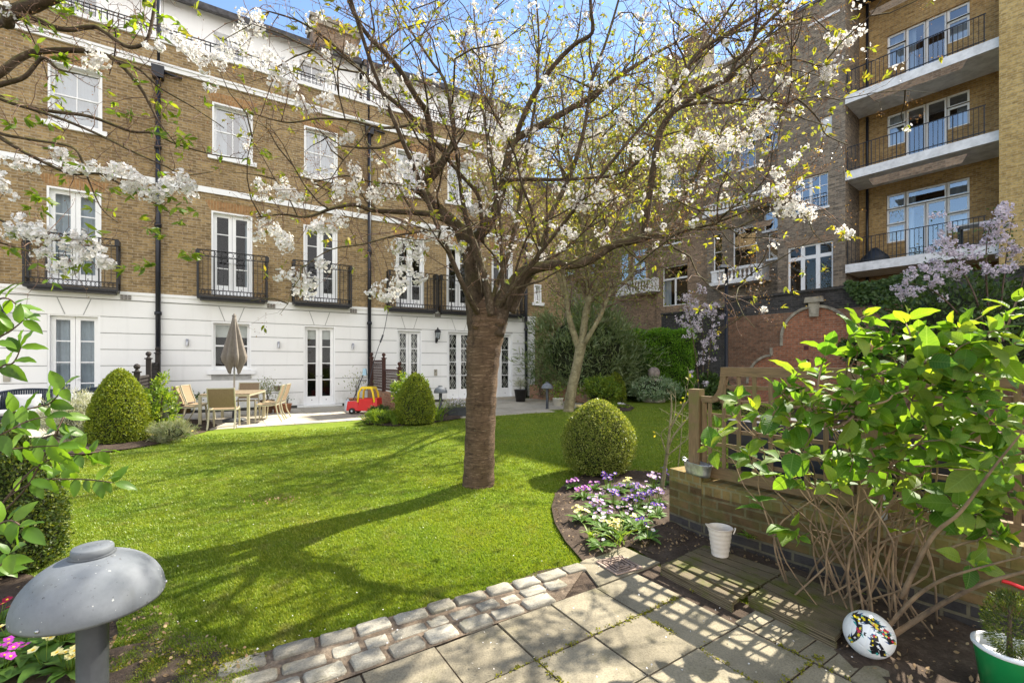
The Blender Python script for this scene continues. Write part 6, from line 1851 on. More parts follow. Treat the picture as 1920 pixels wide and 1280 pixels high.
c = P(1140, 768, 14.6); bush('ground_cover', 'low leafy ground cover at the foot of the small distant yew dome', (c.x, c.y, .02), .5, .2, .07, M['shrub_leaf'], 1500, .06, .5, seed=25, core=.4)
# shrubs on and before the garden wall
c = P(1830, 620, 10.2); bush('wall_shrub', 'dense dark evergreen shrub over the garden wall at the right edge', (c.x, c.y, 1.1), 2.1, 1.0, 1.15, M['dark_shrub'], 11000, .12, .5, clump=35, seed=26, core=.75)
c = P(1620, 640, 12.6); bush('wall_shrub', 'small dark shrub before the right side of the red brick arch', (c.x, c.y, 1.35), .55, .45, .55, M['dark_shrub'], 2600, .10, .5, seed=27)
# ivy on the wall top
a_, za_ = GW.S(1590, 552); b_, _ = GW.S(1790, 540)
iv = thing('ivy', 'dark ivy trailing over the top of the garden wall right of the arch', 'ivy', (GW.p0.x, GW.p0.y, 0), GW.ang())
g = np.random.default_rng(28); n = 2600
xs_ = g.uniform(a_, b_, n); f_ = (xs_-a_)/(b_-a_)
zs_ = WH + .18 - g.uniform(0, 1, n)**1.6*(.25+.4*np.sin(f_*3)+.2*np.sin(xs_*5)**2) + .12*np.sin(xs_*2.3)
pts = np.stack([xs_, -.10 - g.uniform(0, .12, n), zs_], 1)
leaf_mesh('leaves', pts, g.normal(size=pts.shape)*.5+np.array([0, -1, .3]), g.uniform(.07, .12, n), M['dark_shrub'], iv, 'oval', .9)
# pale lilac shrubs
def lilac(label, stems_px, d, seed, blooms, size=.030, leafm='shrub_leaf'):
    r_ = random.Random(seed); root = thing('flowering_shrub', label, 'shrub', (0, 0, 0), 0, 'pale lilac flowering shrubs')
    mb = MB()
    for s in stems_px:
        pts = [P(x, y, d + r_.uniform(-.2, .2)) for x, y in s]; p, rr_ = catmull(pts, [.022-.018*i/(len(pts)-1) for i in range(len(pts))], 4)
        mb.tube(p, rr_, 6, cap=False)
    mb.build('stems', M['cane_dark'], root)
    cs, ra, pe = [], [], []
    for x, y, r in blooms:
        c = P(x, y, d + r_.uniform(-.3, .3)); m = r*d/FPX
        for _ in range(4):
            cs.append((c.x+r_.gauss(0, m*.6), c.y+r_.gauss(0, m*.6), c.z+r_.gauss(0, m*.5))); ra.append(m*.6); pe.append(r_.randint(9, 15))
    petals('blossom', seed, cs, ra, pe, size*1.7, M['lilac'], root)
    g = np.random.default_rng(seed); q = np.repeat(np.array(cs), 2, 0); q = q + g.normal(size=q.shape)*.12 - np.array([0, 0, .1])
    leaf_mesh('leaves', q, g.normal(size=q.shape), g.uniform(.04, .09, len(q)), M[leafm], root, 'oval', .5)
    return root
rb = random.Random(3)
lilac('tall thin pale lilac shrub beside the clipped hedge and lamp post', [[(1312,770),(1308,700),(1300,640),(1290,580),(1283,545)],[(1316,770),(1318,700),(1318,620),(1312,560)],[(1320,770),(1328,690),(1334,620),(1340,570)]], 14.6, 51,
    [(1290+rb.gauss(0, 10), y+rb.gauss(0, 6), 7) for y in range(545, 640, 7)] + [(1318+rb.gauss(0, 12), y+rb.gauss(0, 6), 7) for y in range(550, 680, 6)] + [(1338+rb.gauss(0, 8), y+rb.gauss(0, 6), 6) for y in range(565, 640, 10)] + [(1300, 700, 5), (1322, 715, 5), (1312, 740, 4)])
lilac('broad pale lilac shrub above the dark wall shrub at the right edge', [[(1850,640),(1830,560),(1800,500),(1770,450)],[(1870,640),(1880,540),(1890,460),(1900,400)],[(1860,640),(1850,540),(1850,460),(1862,400)],[(1840,640),(1780,570),(1740,540),(1700,530)],[(1880,640),(1920,520),(1935,440)]], 9.4, 52,
    [(1790+rb.gauss(0, 30), 480+rb.gauss(0, 32), 10) for _ in range(28)] + [(1868+rb.gauss(0, 24), 425+rb.gauss(0, 24), 10) for _ in range(16)] + [(1895+rb.gauss(0, 18), 480+rb.gauss(0, 28), 9) for _ in range(13)] + [(1745+rb.gauss(0, 22), 512+rb.gauss(0, 12), 8) for _ in range(14)] + [(1700+rb.gauss(0, 10), 545+rb.gauss(0, 6), 8) for _ in range(8)], .03, 'dark_shrub')

# ------------------------------------------------------------------ big individual leaves
def leaf_template(nu=7, nv=4, aspect=.62, point=1.0, fold=.18, droop=.35):
    us = np.linspace(0, 1, nu); vs_ = np.linspace(-1, 1, nv+1)
    V = []; UV = []
    for u in us:
        wv = (np.sin(np.pi*u**.82)**.75)*aspect/2*(1-.12*u) + (.012 if u in (0, 1) else 0)
        for v in vs_:
            V.append((u, v*wv, -droop*u*u + fold*abs(v)*wv*1.2 + .02*math.sin(u*17)*abs(v)))
            UV.append((u, v*wv))
    F = []
    m = nv+1
    for i in range(nu-1):
        for j in range(nv): F.append((i*m+j, (i+1)*m+j, (i+1)*m+j+1, i*m+j+1))
    return np.array(V), F, UV
def big_leaves(name, items, mat, parent, aspect=.62, droop=.3, fold=.2):
    """items: (position, direction, face normal, length)."""
    T, F, UV = leaf_template(aspect=aspect, droop=droop, fold=fold); k = len(T)
    V = []; f_all = []; uv_all = []
    for i, (p, d, n_, s) in enumerate(items):
        d = Vector(d).normalized(); n_ = Vector(n_); n_ = (n_ - d*n_.dot(d))
        if n_.length < 1e-3: n_ = d.orthogonal()
        n_.normalize(); b = n_.cross(d)
        A = np.array([d, b, n_]); V.append(np.array(p) + (T*s) @ A)
        f_all += [tuple(x+i*k for x in f) for f in F]
        uv_all += [UV[x] for f in F for x in f]
    V = np.concatenate(V)
    me = bpy.data.meshes.new(name); me.from_pydata(V.tolist(), [], f_all)
    ul = me.uv_layers.new(name='UVMap'); ul.data.foreach_set('uv', [c for q in uv_all for c in q])
    for q in me.polygons: q.use_smooth = True
    me.materials.append(mat)
    o = bpy.data.objects.new(name, me); COL.objects.link(o); o.parent = parent
    return o

hy = thing('hydrangea', 'large bright green hydrangea with bare tan canes spilling over the trellis', 'shrub', (0, 0, 0))
rh = random.Random(77)
HPX = .90
HP = [(1345,800),(1322,835),(1382,742),(1372,772),(1405,852),(1430,805),(1410,765),(1460,762),(1480,835),(1505,792),(1465,735),(1532,752),(1540,700),(1505,690),(1560,862),(1580,715),(1555,650),(1622,592),(1628,612),(1640,650),(1605,735),(1652,770),(1662,700),(1705,730),(1692,665),(1722,622),(1752,705),(1800,650),(1842,592),(1882,602),(1905,565),(1862,672),(1782,612),(1822,715),(1902,705),(1700,832),(1742,850),(1692,795),(1782,825),(1812,852),(1750,780),(1572,905),(1492,905),(1500,1005),(1882,872),(1852,905),(1905,932),(1842,965),(1802,955),(1885,1005),(1832,1060),(1905,772),(1880,822),(1622,885),(1655,905),(1592,835),(1552,795),(1625,790),(1665,860),(1720,950),(1735,905),(1480,720),(1575,770),(1680,745),(1730,680),(1765,650),(1640,720),(1600,660),(1670,640),(1850,760),(1860,620),(1915,640),(1700,590),(1775,740),(1820,640),(1500,750)]
_r = random.Random(91)
HP += [(1852,884),(1892,944),(1872,1004),(1822,934),(1906,884),(1862,842)] + [(_r.uniform(1560, 1910), 0) for _ in range(14)]
HP = [(x, y if y else (610 + (1905-x)*.22 + _r.uniform(0, 190) if x > 1700 else 690 + _r.uniform(0, 150))) for x, y in HP]
hb = Vector((2.10, 2.70, .03)); canes = []; items = []; mains = []
for i, (x, y) in enumerate(HP):
    d = 2.68 - max(0, (x-1340))/580*.62 + rh.uniform(-.16, .12)
    tip = P(x, y, d)
    # keep it on the viewer's side of the wall
    off = (tip.xy - wst).dot(WN)
    if off > -.02 and tip.z < .72: tip = tip + Vector((-WN.x, -WN.y, 0))*(off+.06)
    b = hb + Vector((rh.gauss(0, .15), rh.gauss(0, .12), 0))
    if i % 5 and len(mains) > 8:                                 # a side shoot from the nearest main cane
        b = min((q for l_ in mains for q in l_[len(l_)//3:int(len(l_)*.85)]), key=lambda q: (q-tip).length + max(0, q.z-tip.z)*2)
    k_ = min(1, (tip-b).length/.9); ar = rh.uniform(.02, .20)*k_
    cp = [b] + [b.lerp(tip, f) + Vector((rh.gauss(0, .055*k_), rh.gauss(0, .055*k_), ar*math.sin(math.pi*f))) for f in (.2, .42, .62, .82)] + [tip]
    m2 = cp[-2]; r0_ = rh.uniform(.0036, .0068)
    line, rad = catmull(cp, [r0_, r0_*.95, r0_*.8, r0_*.65, r0_*.5, r0_*.38], 4)
    canes.append((line, rad))
    if not (i % 5 and len(mains) > 8): mains.append(line)
    dirv = (tip-m2).normalized(); ax = dirv.orthogonal().normalized(); bx = dirv.cross(ax)
    ph = rh.uniform(0, 6.28)
    for pr in range(rh.choice((2, 3, 3))):
        for sgn in (0, math.pi):
            a = ph + pr*math.pi/2 + sgn + rh.gauss(0, .15)
            o_ = (ax*math.cos(a) + bx*math.sin(a))
            ld = (o_ + dirv*(.15+.35*pr) + Vector((0, 0, .10))).normalized()
            s = (.135 - .03*pr)*HPX*rh.uniform(.6, 1.28)
            items.append((tip - dirv*(.07-.035*pr) + o_*.012, ld, dirv + Vector((rh.gauss(0, .2), rh.gauss(0, .2), .5)), s))
    for _ in range(2): items.append((tip, dirv + Vector((rh.gauss(0, .35), rh.gauss(0, .35), .4)), Vector((rh.gauss(0, 1), rh.gauss(0, 1), .3)), rh.uniform(.05, .08)))
    for _k in range(rh.choice((1, 1, 2, 3))):
        f = rh.uniform(.45, .88); q = line[int(f*(len(line)-1))]
        a = rh.uniform(0, 6.28); o_ = Vector((math.cos(a), math.sin(a), rh.uniform(-.1, .4)))
        if q.z > .55: items.append((q, o_, Vector((0, 0, 1)), rh.uniform(.10, .16)))
# bare old canes
for i in range(15):
    b = hb + Vector((rh.gauss(0, .17), rh.gauss(0, .12), 0)); x = rh.uniform(1480, 1900); y = rh.uniform(720, 1000)
    tip = P(x, y, 2.85 - (x-1480)/420*.6 + rh.uniform(-.15, .1))
    off = (tip.xy - wst).dot(WN)
    if off > -.03 and tip.z < 1.0: tip = tip + Vector((-WN.x, -WN.y, 0))*(off+.06)
    m1 = b.lerp(tip, .35) + Vector((rh.gauss(0, .09), rh.gauss(0, .09), .04)); m2 = b.lerp(tip, .7) + Vector((rh.gauss(0, .11), rh.gauss(0, .11), .06))
    line, rad = catmull([b, m1, m2, tip], [.0055, .0045, .0032, .002], 5); canes.append((line, rad))
    if rh.random() < .6:
        q = line[8]; e = q + Vector((rh.gauss(0, .18), rh.gauss(0, .15), rh.uniform(.0, .25))); canes.append(catmull([q, (q+e)/2+Vector((0, 0, .04)), e], [.0045, .0035, .002], 4))
# the thick leaning cane to the right
for pts, r0 in (([(1675,1190),(1760,1135),(1840,1095),(1925,1070)], .014), ([(1665,1175),(1715,1120),(1770,1085),(1850,1060),(1930,1040)], .010), ([(1690,1120),(1745,1010),(1800,960),(1860,880),(1925,800)], .012)):
    canes.append(catmull([P(x, y, 2.35 - .15*i) for i, (x, y) in enumerate(pts)], [r0*(1-.2*i) for i in range(len(pts))], 6))
mb = MB()
for line, rad in canes: mb.tube(line, [r_*1.1 for r_ in rad], 6, cap=True)
mb.build('canes', M['cane'], hy)
big_leaves('leaves', items, M['hyd_leaf'], hy, .72, .30, .22)
c = P(1638, 651, 2.95); g = np.random.default_rng(4); q = g.normal(size=(260, 3)); q /= np.linalg.norm(q, axis=1, keepdims=True)
leaf_mesh('dry_flower_head', np.array(c)+q*np.array([.045, .045, .032]), q+g.normal(size=q.shape)*.3, g.uniform(.012, .02, 260), M['dry_bloom'], hy, 'oval', .9)

# foreground shrub at the left edge: a few thin twigs with oval leaves
fg = thing('leafy_shrub', 'thin twigs of fresh oval leaves reaching in at the left edge above the grey bollard', 'shrub', (0, 0, 0))
rf_ = random.Random(8); items = []; mb = MB()
FT = [([(-60,1080),(-10,960),(60,905),(130,898),(180,900),(215,905)], 1.75), ([(-40,1000),(40,925),(80,860),(120,780),(100,830)], 1.7), ([(-60,900),(0,790),(60,765),(95,755),(120,725)], 1.6), ([(-60,700),(-10,640),(20,620),(45,600)], 1.5), ([(-60,760),(0,690),(25,680),(40,650)], 1.55), ([(-40,1000),(50,890),(110,855),(160,850),(190,845)], 1.65),
      ([(-60,830),(0,815),(50,790),(90,780)], 1.5), ([(-60,860),(0,845),(55,838),(110,835)], 1.6), ([(-60,600),(-10,565),(15,560),(35,575)], 1.5), ([(-30,1090),(0,1060),(20,1035)], 1.4), ([(-60,1000),(-10,985),(20,975),(45,990)], 1.35)]
for pts, d in FT:
    line, rad = catmull([P(x, y, d + rf_.uniform(-.05, .05)) for x, y in pts], [.004]+[.0028]*(len(pts)-2)+[.0012], 5)
    mb.tube(line, rad, 5, cap=False)
    b0_ = Vector((-2.0 + rf_.gauss(0, .06), 1.62 + rf_.gauss(0, .06), .03)); s_, r_s = catmull([b0_, b0_.lerp(line[0], .5) + Vector((-.06, 0, .08)), line[0]], [.006, .005, .004], 4); mb.tube(s_, r_s, 5, cap=False)
    n = len(line)
    for i in range(n//3, n, 2):
        q = line[i]; t = (line[min(i+1, n-1)]-line[i-1]).normalized()
        for sg in (-1, 1):
            if rf_.random() < .25: continue
            side = t.cross(Vector((rf_.gauss(0, .3), -1, rf_.gauss(0, .3)))).normalized()*sg
            items.append((q, t*.5 + side + Vector((0, 0, rf_.gauss(-.05, .25))), Vector((rf_.gauss(0, .5), -.5+rf_.gauss(0, .4), .8)), rf_.uniform(.045, .085)*(d/1.6)))
    items.append((line[-1], (line[-1]-line[-2]), Vector((0, -.6, .8)), .075))
mb.build('twigs', M['cane_dark'], fg)
big_leaves('leaves', items, M['fg_leaf'], fg, .52, .25, .15)

# thin twiggy shrub at the end of the low wall
ts = thing('twiggy_shrub', 'thin bare twiggy shrub with a few yellow leaves beside the wall pier', 'shrub', (0, 0, 0))
TS = [[(1238,932,.026),(1246,880,.020),(1252,840,.017),(1256,800,.014),(1259,765,.010),(1258,738,.005)], [(1252,842,.012),(1262,818,.010),(1276,800,.009),(1288,785,.006),(1296,772,.003)], [(1256,805,.010),(1270,780,.008),(1280,762,.006),(1288,730,.004),(1292,700,.002)],
      [(1250,850,.008),(1243,830,.006),(1240,812,.004),(1252,800,.003)], [(1255,812,.007),(1266,770,.005),(1266,735,.003)], [(1250,855,.008),(1280,830,.006),(1300,812,.003)], [(1266,925,.008),(1272,870,.006),(1277,820,.005),(1280,770,.003)], [(1280,762,.004),(1296,740,.003),(1304,715,.0015)], [(1270,780,.004),(1290,752,.003),(1305,745,.002)]]
mb = MB(); tps = []
for s in TS:
    line, rad = catmull([P(x, y, 5.1) for x, y, r in s], [r for *_, r in s], 5); mb.tube(line, rad, 7, cap=False)
    for i in range(4, len(line), 2):
        e = line[i] + Vector((rd.gauss(0, .06), rd.gauss(0, .06), rd.uniform(.02, .09))); mb.tube([line[i], e], [.003, .0015], 4, cap=False); tps.append((e, Vector((0, 0, 1))))
mb.build('stems', M['pale_bark'], ts)
hanging_leaves('leaves', rd.sample(tps, 16), (1, 3), .05, M['cherry_leaf'], ts, 10, .5)

# ------------------------------------------------------------------ flowers and small plants
def primrose(label, c, mat, r=.12, nfl=7, seed=1, leaves=11, fs=.034, h=.075, group='primroses in the flower beds', name='primrose', leafmat_='prim_leaf'):
    r_ = random.Random(seed); root = thing(name, label, 'flower', tuple(c), 0, group)
    r *= 1.22; fs *= 1.28; nfl = int(nfl*1.35) + 1; h *= 1.2
    it = []
    for i in range(leaves):
        a = 6.28*i/leaves + r_.gauss(0, .2); o_ = Vector((math.cos(a), math.sin(a), r_.uniform(.15, .7)))
        it.append((Vector((math.cos(a)*.012, math.sin(a)*.012, .01)), o_, Vector((0, 0, 1)), r*r_.uniform(.75, 1.15)))
    big_leaves('leaves', it, M[leafmat_], root, .42, .35, .2)
    pts, nn, tt, ss = [], [], [], []; eb = MB(); sb = MB()
    for k in range(nfl):
        a = r_.uniform(0, 6.28); q = r*.62*math.sqrt(r_.random()); p = Vector((math.cos(a)*q, math.sin(a)*q, h*r_.uniform(.8, 1.35)))
        n_ = Vector((p.x*3 + r_.gauss(0, .25), p.y*3 - .25 + r_.gauss(0, .25), 1)).normalized(); ax = n_.orthogonal().normalized(); bx = n_.cross(ax)
        sb.tube([Vector((p.x*.3, p.y*.3, 0)), p], .002, 4, cap=False)
        for j in range(5):
            t = 6.2832*j/5; dv = ax*math.cos(t) + bx*math.sin(t)
            pts.append(p); nn.append(n_ - dv*.25); tt.append(dv*4); ss.append(fs*.55*r_.uniform(.9, 1.1))
        eb.obox(p + n_*.002, ax*fs*.11, bx*fs*.11, n_*.0015)
    sb.build('stems', M['strap_leaf'], root)
    leaf_mesh('petals', np.array(pts), np.array(nn), np.array(ss), mat, root, 'oval', 1.15, tdir=np.array(tt), spread=.03)
    eb.build('flower_eye', M['fl_eye'], root)
    return root
GB = 'spring flowers in the bed below the box ball'
def FB(x, y): c = G(x, y); return (c.x, c.y, .065)
primrose('rich purple primrose at the left corner of the flower bed', FB(1094, 945), M['fl_purple'], .11, 9, 1, group=GB)
primrose('pale mauve primrose left of centre in the flower bed', FB(1117, 972), M['fl_mauve'], .12, 14, 2, group=GB)
primrose('pale yellow primrose at the bed edge nearest the lawn', FB(1091, 990), M['fl_yellow'], .11, 9, 3, group=GB)
primrose('creamy yellow primrose at the front of the flower bed', FB(1152, 1018), M['fl_yellow'], .12, 11, 4, group=GB)
primrose('tall violet pansy right under the box ball', FB(1142, 930), M['fl_violet'], .10, 10, 5, h=.12, group=GB, name='pansy')
primrose('violet pansy in the middle of the flower bed', FB(1150, 958), M['fl_violet'], .09, 8, 6, h=.10, group=GB, name='pansy')
primrose('deep violet pansy at the back right of the flower bed', FB(1190, 948), M['fl_violet'], .09, 8, 7, h=.11, group=GB, name='pansy')
primrose('deep violet pansy in front of the back right one', FB(1196, 968), M['fl_violet'], .09, 9, 8, h=.10, group=GB, name='pansy')
primrose('violet pansy left of the thin twiggy stem', FB(1219, 962), M['fl_violet'], .085, 7, 9, h=.11, group=GB, name='pansy')
primrose('pale blue-white pansy behind the thin twiggy stem', FB(1226, 926), M['fl_mauve'], .09, 9, 10, h=.11, group=GB, name='pansy')
primrose('violet pansy against the wall pier', FB(1246, 918), M['fl_violet'], .08, 5, 11, h=.12, group=GB, name='pansy')
primrose('mauve pansy in front of the thin twiggy stem', FB(1236, 955), M['fl_mauve'], .08, 6, 12, h=.11, group=GB, name='pansy')
primrose('yellow-green primrose beneath the right side of the box ball', FB(1178, 925), M['fl_yellow'], .10, 4, 13, group=GB)
primrose('leafy primrose without many blooms in the middle of the bed', FB(1188, 1000), M['fl_yellow'], .12, 2, 14, 14, group=GB)
primrose('pale mauve primrose just behind the yellow front ones', FB(1132, 990), M['fl_mauve'], .10, 6, 15, group=GB)
primrose('leafy primrose near the front right of the bed', FB(1212, 985), M['fl_white'], .10, 2, 16, 12, group=GB)
for i, (x, y, m_, l) in enumerate([(1075, 925, 'fl_purple', 'small purple primrose at the left end of the bed beside the box ball'), (1112, 928, 'fl_purple', 'purple primrose below the left side of the box ball'), (1122, 948, 'fl_mauve', 'pale mauve primrose behind the big mauve one'), (1165, 935, 'fl_violet', 'violet primrose between the box ball and the pansies'), (1172, 965, 'fl_violet', 'violet primrose at the centre of the crowded bed'), (1208, 935, 'fl_mauve', 'lilac primrose before the pale bulb leaves'), (1130, 1005, 'fl_white', 'white primrose between the two yellow ones'), (1172, 985, 'fl_mauve', 'lilac primrose right of the pale mauve ones'), (1200, 1008, 'fl_violet', 'violet primrose near the front right of the bed'), (1232, 978, 'fl_violet', 'violet primrose close to the pier')]):
    primrose(l, FB(x, y), M[m_], .10, 5, 70+i, 11, fs=.03, h=.07, group=GB)
for i, (x, y, l) in enumerate([(1125, 1042, 'leafy plant nearest the drain cover'), (1215, 1025, 'leafy plant between the bed and the pier')]):
    primrose(l, FB(x, y), M['fl_white'], .10, 1, 90+i, 12, fs=.025, h=.06, group=GB)
GN = 'primroses around the near grey bollard'
primrose('pale yellow primrose behind the near bollard pole', (*G(118, 1222)[:2], .05), M['fl_yellow'], .11, 14, 21, group=GN)
primrose('pale yellow primrose beside the near bollard pole', (*G(132, 1278)[:2], .05), M['fl_yellow'], .10, 10, 22, group=GN)
primrose('magenta primrose in the bottom left corner', (*G(6, 1275)[:2], .05), M['fl_magenta'], .10, 10, 23, group=GN)
primrose('crimson primrose at the left edge under the bollard head', (*G(-4, 1185)[:2], .05), M['fl_crimson'], .09, 7, 24, group=GN)
for i, (x, y, l) in enumerate([(60, 1235, 'leafy primrose between the magenta one and the near bollard'), (85, 1262, 'leafy primrose at the bottom edge left of the bollard pole'), (28, 1215, 'leafy primrose under the left rim of the bollard head'), (60, 1205, 'flat leafy primrose under the middle of the bollard head')]):
    primrose(l, (*G(x, y)[:2], .04), M['fl_yellow'], .15, 1, 30+i, 10, group=GN)
GF = 'low flowers edging the far beds'
for i, (x, y, m, l) in enumerate([(287, 829, 'fl_yellow', 'yellow primrose at the foot of the big yew dome'), (297, 826, 'fl_white', 'white primrose beside the yellow one at the big yew dome'), (312, 824, 'fl_yellow', 'yellow primrose in front of the grey herb mound'), (350, 822, 'fl_yellow', 'yellow primrose at the right tip of the left bed'),
    (190, 808, 'fl_yellow', 'yellow primrose half hidden left of the big yew dome'), (800, 795, 'fl_white', 'white primrose right of the yew cone'), (790, 790, 'fl_mauve', 'lilac primrose at the foot of the yew cone'), (686, 797, 'fl_yellow', 'yellow primrose at the left tip of the middle bed'),
    (1084, 770, 'fl_yellow', 'yellow primrose right of the slender tree'), (1100, 770, 'fl_mauve', 'mauve primrose left of the small distant yew'), (1142, 768, 'fl_white', 'white primrose in front of the small distant yew'), (1165, 766, 'fl_white', 'white primrose at the right foot of the small distant yew')]):
    primrose(l, (*G(x, y)[:2], .06), M[m], .14, 9, 50+i, 8, fs=.06, group=GF)
def straps(label, c, n, ln, seed, cat='plant', name='bulb_leaves', w=.05, lean=.7, mat='strap_leaf'):
    r_ = random.Random(seed); root = thing(name, label, cat, tuple(c)); it = []
    for i in range(n):
        a = r_.uniform(0, 6.28); o_ = Vector((math.cos(a)*lean*r_.uniform(.2, 1), math.sin(a)*lean*r_.uniform(.2, 1), 1))
        it.append((Vector((r_.gauss(0, ln*.08), r_.gauss(0, ln*.08), 0)), o_, Vector((-math.cos(a), -math.sin(a), .3)), ln*r_.uniform(.6, 1.1)))
    big_leaves('leaves', it, M[mat], root, w, .55, .3); return root
straps('arching green bulb leaves at the front of the flower bed', FB(1162, 1036), 16, .26, 1)
straps('tuft of pale green bulb leaves at the right back of the flower bed', FB(1195, 930), 10, .16, 2, w=.09)
straps('small green lily shoot in front of the yellow primroses', FB(1108, 1022), 12, .13, 3, w=.16, lean=.8)
straps('daffodil leaf clump to the right of the yew cone', (*G(822, 792)[:2], .05), 34, .55, 4, w=.05, lean=.55)
straps('daffodil leaf clump left of the yew cone', (*G(740, 800)[:2], .05), 26, .34, 5, w=.06, lean=.5)
straps('small self-sown fern against the blue bricks of the low wall', (*(wst + WU*(wall_x(1404, -.03)) - WN*.03), .16), 10, .08, 6, w=.4, lean=1.4)
# ------------------------------------------------------------------ garden furniture and small things
def at_local(root, q): return root.matrix_world @ Vector(q)

# grey mushroom bollard lights
def bollard(label, loc, group='grey mushroom bollard lights', h=.86, r=.185, seed=0):
    root = thing('bollard_light', label, 'bollard light', loc, 0, group)
    mb = MB(); mb.lathe([(.075, 0), (.075, .012), (.044, .014), (.044, h-.15)], 24); mb.build('pole', M['bollard_pole'], root)
    mb = MB(); t0 = h-.205
    prof = [(r*.93, t0+.002), (r*.985, t0-.004), (r, t0+.006)] + [(r*math.cos(t), t0+.006+.168*math.sin(t)) for t in [math.pi/2*i/16 for i in range(1, 15)]] + [(.066, h-.036), (.0, h-.036)]
    mb.lathe(prof, 48); 
    mb.lathe([(r*.93, t0+.002), (r*.9, t0+.05), (.05, t0+.10)], 32)
    hd = mb.build('lamp_head', M['zinc'], root)
    for a_ in (.6, 2.7, 4.8):
        mb = MB(); mb.lathe([(0, .004), (.005, .003), (.006, 0), (.006, -.006), (0, -.006)], 10); q_ = mb.build('screw', M['steel'], hd); q_.location = ((r+.001)*math.cos(a_), (r+.001)*math.sin(a_), t0+.016); q_.rotation_euler = (0, R(90), a_)
    mb = MB(); mb.lathe([(.054, h-.036), (.058, h-.032), (.058, h-.014), (.054, h-.008), (.0, h-.007)], 32); mb.build('cap', M['zinc'], hd)
    return root
bollard('large near grey mushroom bollard light at the bottom left corner', (-1.475, 1.60, .02), h=.845, r=.205)
c = G(1026, 768); bollard('distant grey mushroom bollard light before the brick planter', (c.x, c.y, .03))
c = P(826, 765, 12.4); bollard('grey mushroom bollard light half hidden right of the yew cone', (c.x, c.y, .03))

# dining set
TX = Vector((-.30, .954)); TR = math.atan2(TX.y, TX.x)             # the table's long axis
tc = Vector((-6.98, 11.45))
tb = thing('dining_table', 'slatted outdoor dining table with pale metal legs under the closed parasol', 'table', (tc.x, tc.y, .035), TR)
TL, TW, TH = 1.75, 1.05, .735
mb = MB(); n = 13
for i in range(n):
    y0 = -TW/2 + TW*i/n; mb.box(-TL/2+.03, TL/2-.03, y0+.006, y0+TW/n-.006, TH-.022, TH)
mb.build('table_top', M['table_wood'], tb, bevel=.002)
mb = MB(); e = .03
mb.box(-TL/2, TL/2, -TW/2, -TW/2+e, TH-.06, TH-.023); mb.box(-TL/2, TL/2, TW/2-e, TW/2, TH-.06, TH-.023); mb.box(-TL/2, -TL/2+e, -TW/2+e, TW/2-e, TH-.06, TH-.023); mb.box(TL/2-e, TL/2, -TW/2+e, TW/2-e, TH-.06, TH-.023)
mb.build('apron', M['alu'], tb)
for sx in (-1, 1):
    for sy in (-1, 1):
        mb = MB(); x, y = sx*(TL/2-.03), sy*(TW/2-.03); mb.box(x-.028, x+.028, y-.028, y+.028, 0, TH-.061); mb.build('leg', M['alu'], tb, bevel=.004)

def make_chair(label):
    """Sling dining chair; its front faces local +x."""
    t = thing('dining_chair', label, 'chair', (0, 0, 0), 0, 'sling dining chairs round the outdoor table')
    mb = MB(); w = .245; k = 8
    pts = [(-.22 + .44*i/k, .435 - .03*math.sin(math.pi*i/k) + .015*(i/k)) for i in range(k+1)]
    for (xa, za), (xb, zb) in zip(pts[:-1], pts[1:]):
        mb.face([(xa, -w, za), (xb, -w, zb), (xb, w, zb), (xa, w, za)], None, 0, True); mb.face([(xa, -w, za-.008), (xa, w, za-.008), (xb, w, zb-.008), (xb, -w, zb-.008)], None, 0, True)
    mb.build('seat', M['sling'], t)
    mb = MB(); bp = [(-.225 - .13*(i/k)**1.3 - .02*math.sin(math.pi*i/k), .47 + .43*i/k) for i in range(k+1)]
    for (xa, za), (xb, zb) in zip(bp[:-1], bp[1:]):
        mb.face([(xa, -w, za), (xa, w, za), (xb, w, zb), (xb, -w, zb)], None, 0, True); mb.face([(xa-.008, w, za), (xa-.008, -w, za), (xb-.008, -w, zb), (xb-.008, w, zb)], None, 0, True)
    mb.build('backrest', M['sling'], t)
    mb = MB()
    for s in (-1, 1):
        for a, b in zip(bp[:-1], bp[1:]): mb.beam((a[0], s*.255, a[1]), (b[0]-.0, s*.255, b[1]+.01), .022, .034)
        for a, b in zip(pts[:-1], pts[1:]): mb.beam((a[0], s*.255, a[1]), (b[0], s*.255, b[1]), .022, .03)
        mb.beam((bp[0][0], s*.255, .43), (bp[0][0], s*.255, .48), .022, .034)
    mb.beam((bp[-1][0], -.255, bp[-1][1]), (bp[-1][0], .255, bp[-1][1]), .02, .02); mb.beam((.22, -.25, .435), (.22, .25, .435), .02, .02); mb.beam((-.22, -.25, .42), (-.22, .25, .42), .02, .02)
    mb.build('frame', M['alu'], t)
    for s in (-1, 1):
        mb = MB(); mb.beam((.20, s*.255, .43), (.23, s*.255, 0), .032, .024); mb.build('leg', M['alu'], t)
        mb = MB(); mb.beam((-.215, s*.255, .43), (-.26, s*.255, .2), .032, .024); mb.beam((-.26, s*.255, .2), (-.36, s*.255, 0), .032, .024); mb.build('leg', M['alu'], t)
    return t
def chair_at(a, b, face, label, first=[None]):
    p = tc + TX*a + Vector((-TX.y, TX.x))*b
    rz = TR + face
    if first[0] is None:
        first[0] = make_chair(label); o = first[0]; o.location = (p.x, p.y, .035); o.rotation_euler = (0, 0, rz); return o
    return dup(first[0], (p.x, p.y, .035), rz, label)
PI = math.pi
chair_at(-1.22, -.10, 0.06, 'tan sling chair at the near end of the table, its back to the lawn')
chair_at(1.15, -.0, PI, 'tan sling chair at the far end of the table against the white house')
chair_at(-.34, .80, -PI/2+.05, 'nearer sling chair on the left side of the dining table')
chair_at(.42, .86, -PI/2-.05, 'farther sling chair on the left side of the dining table')
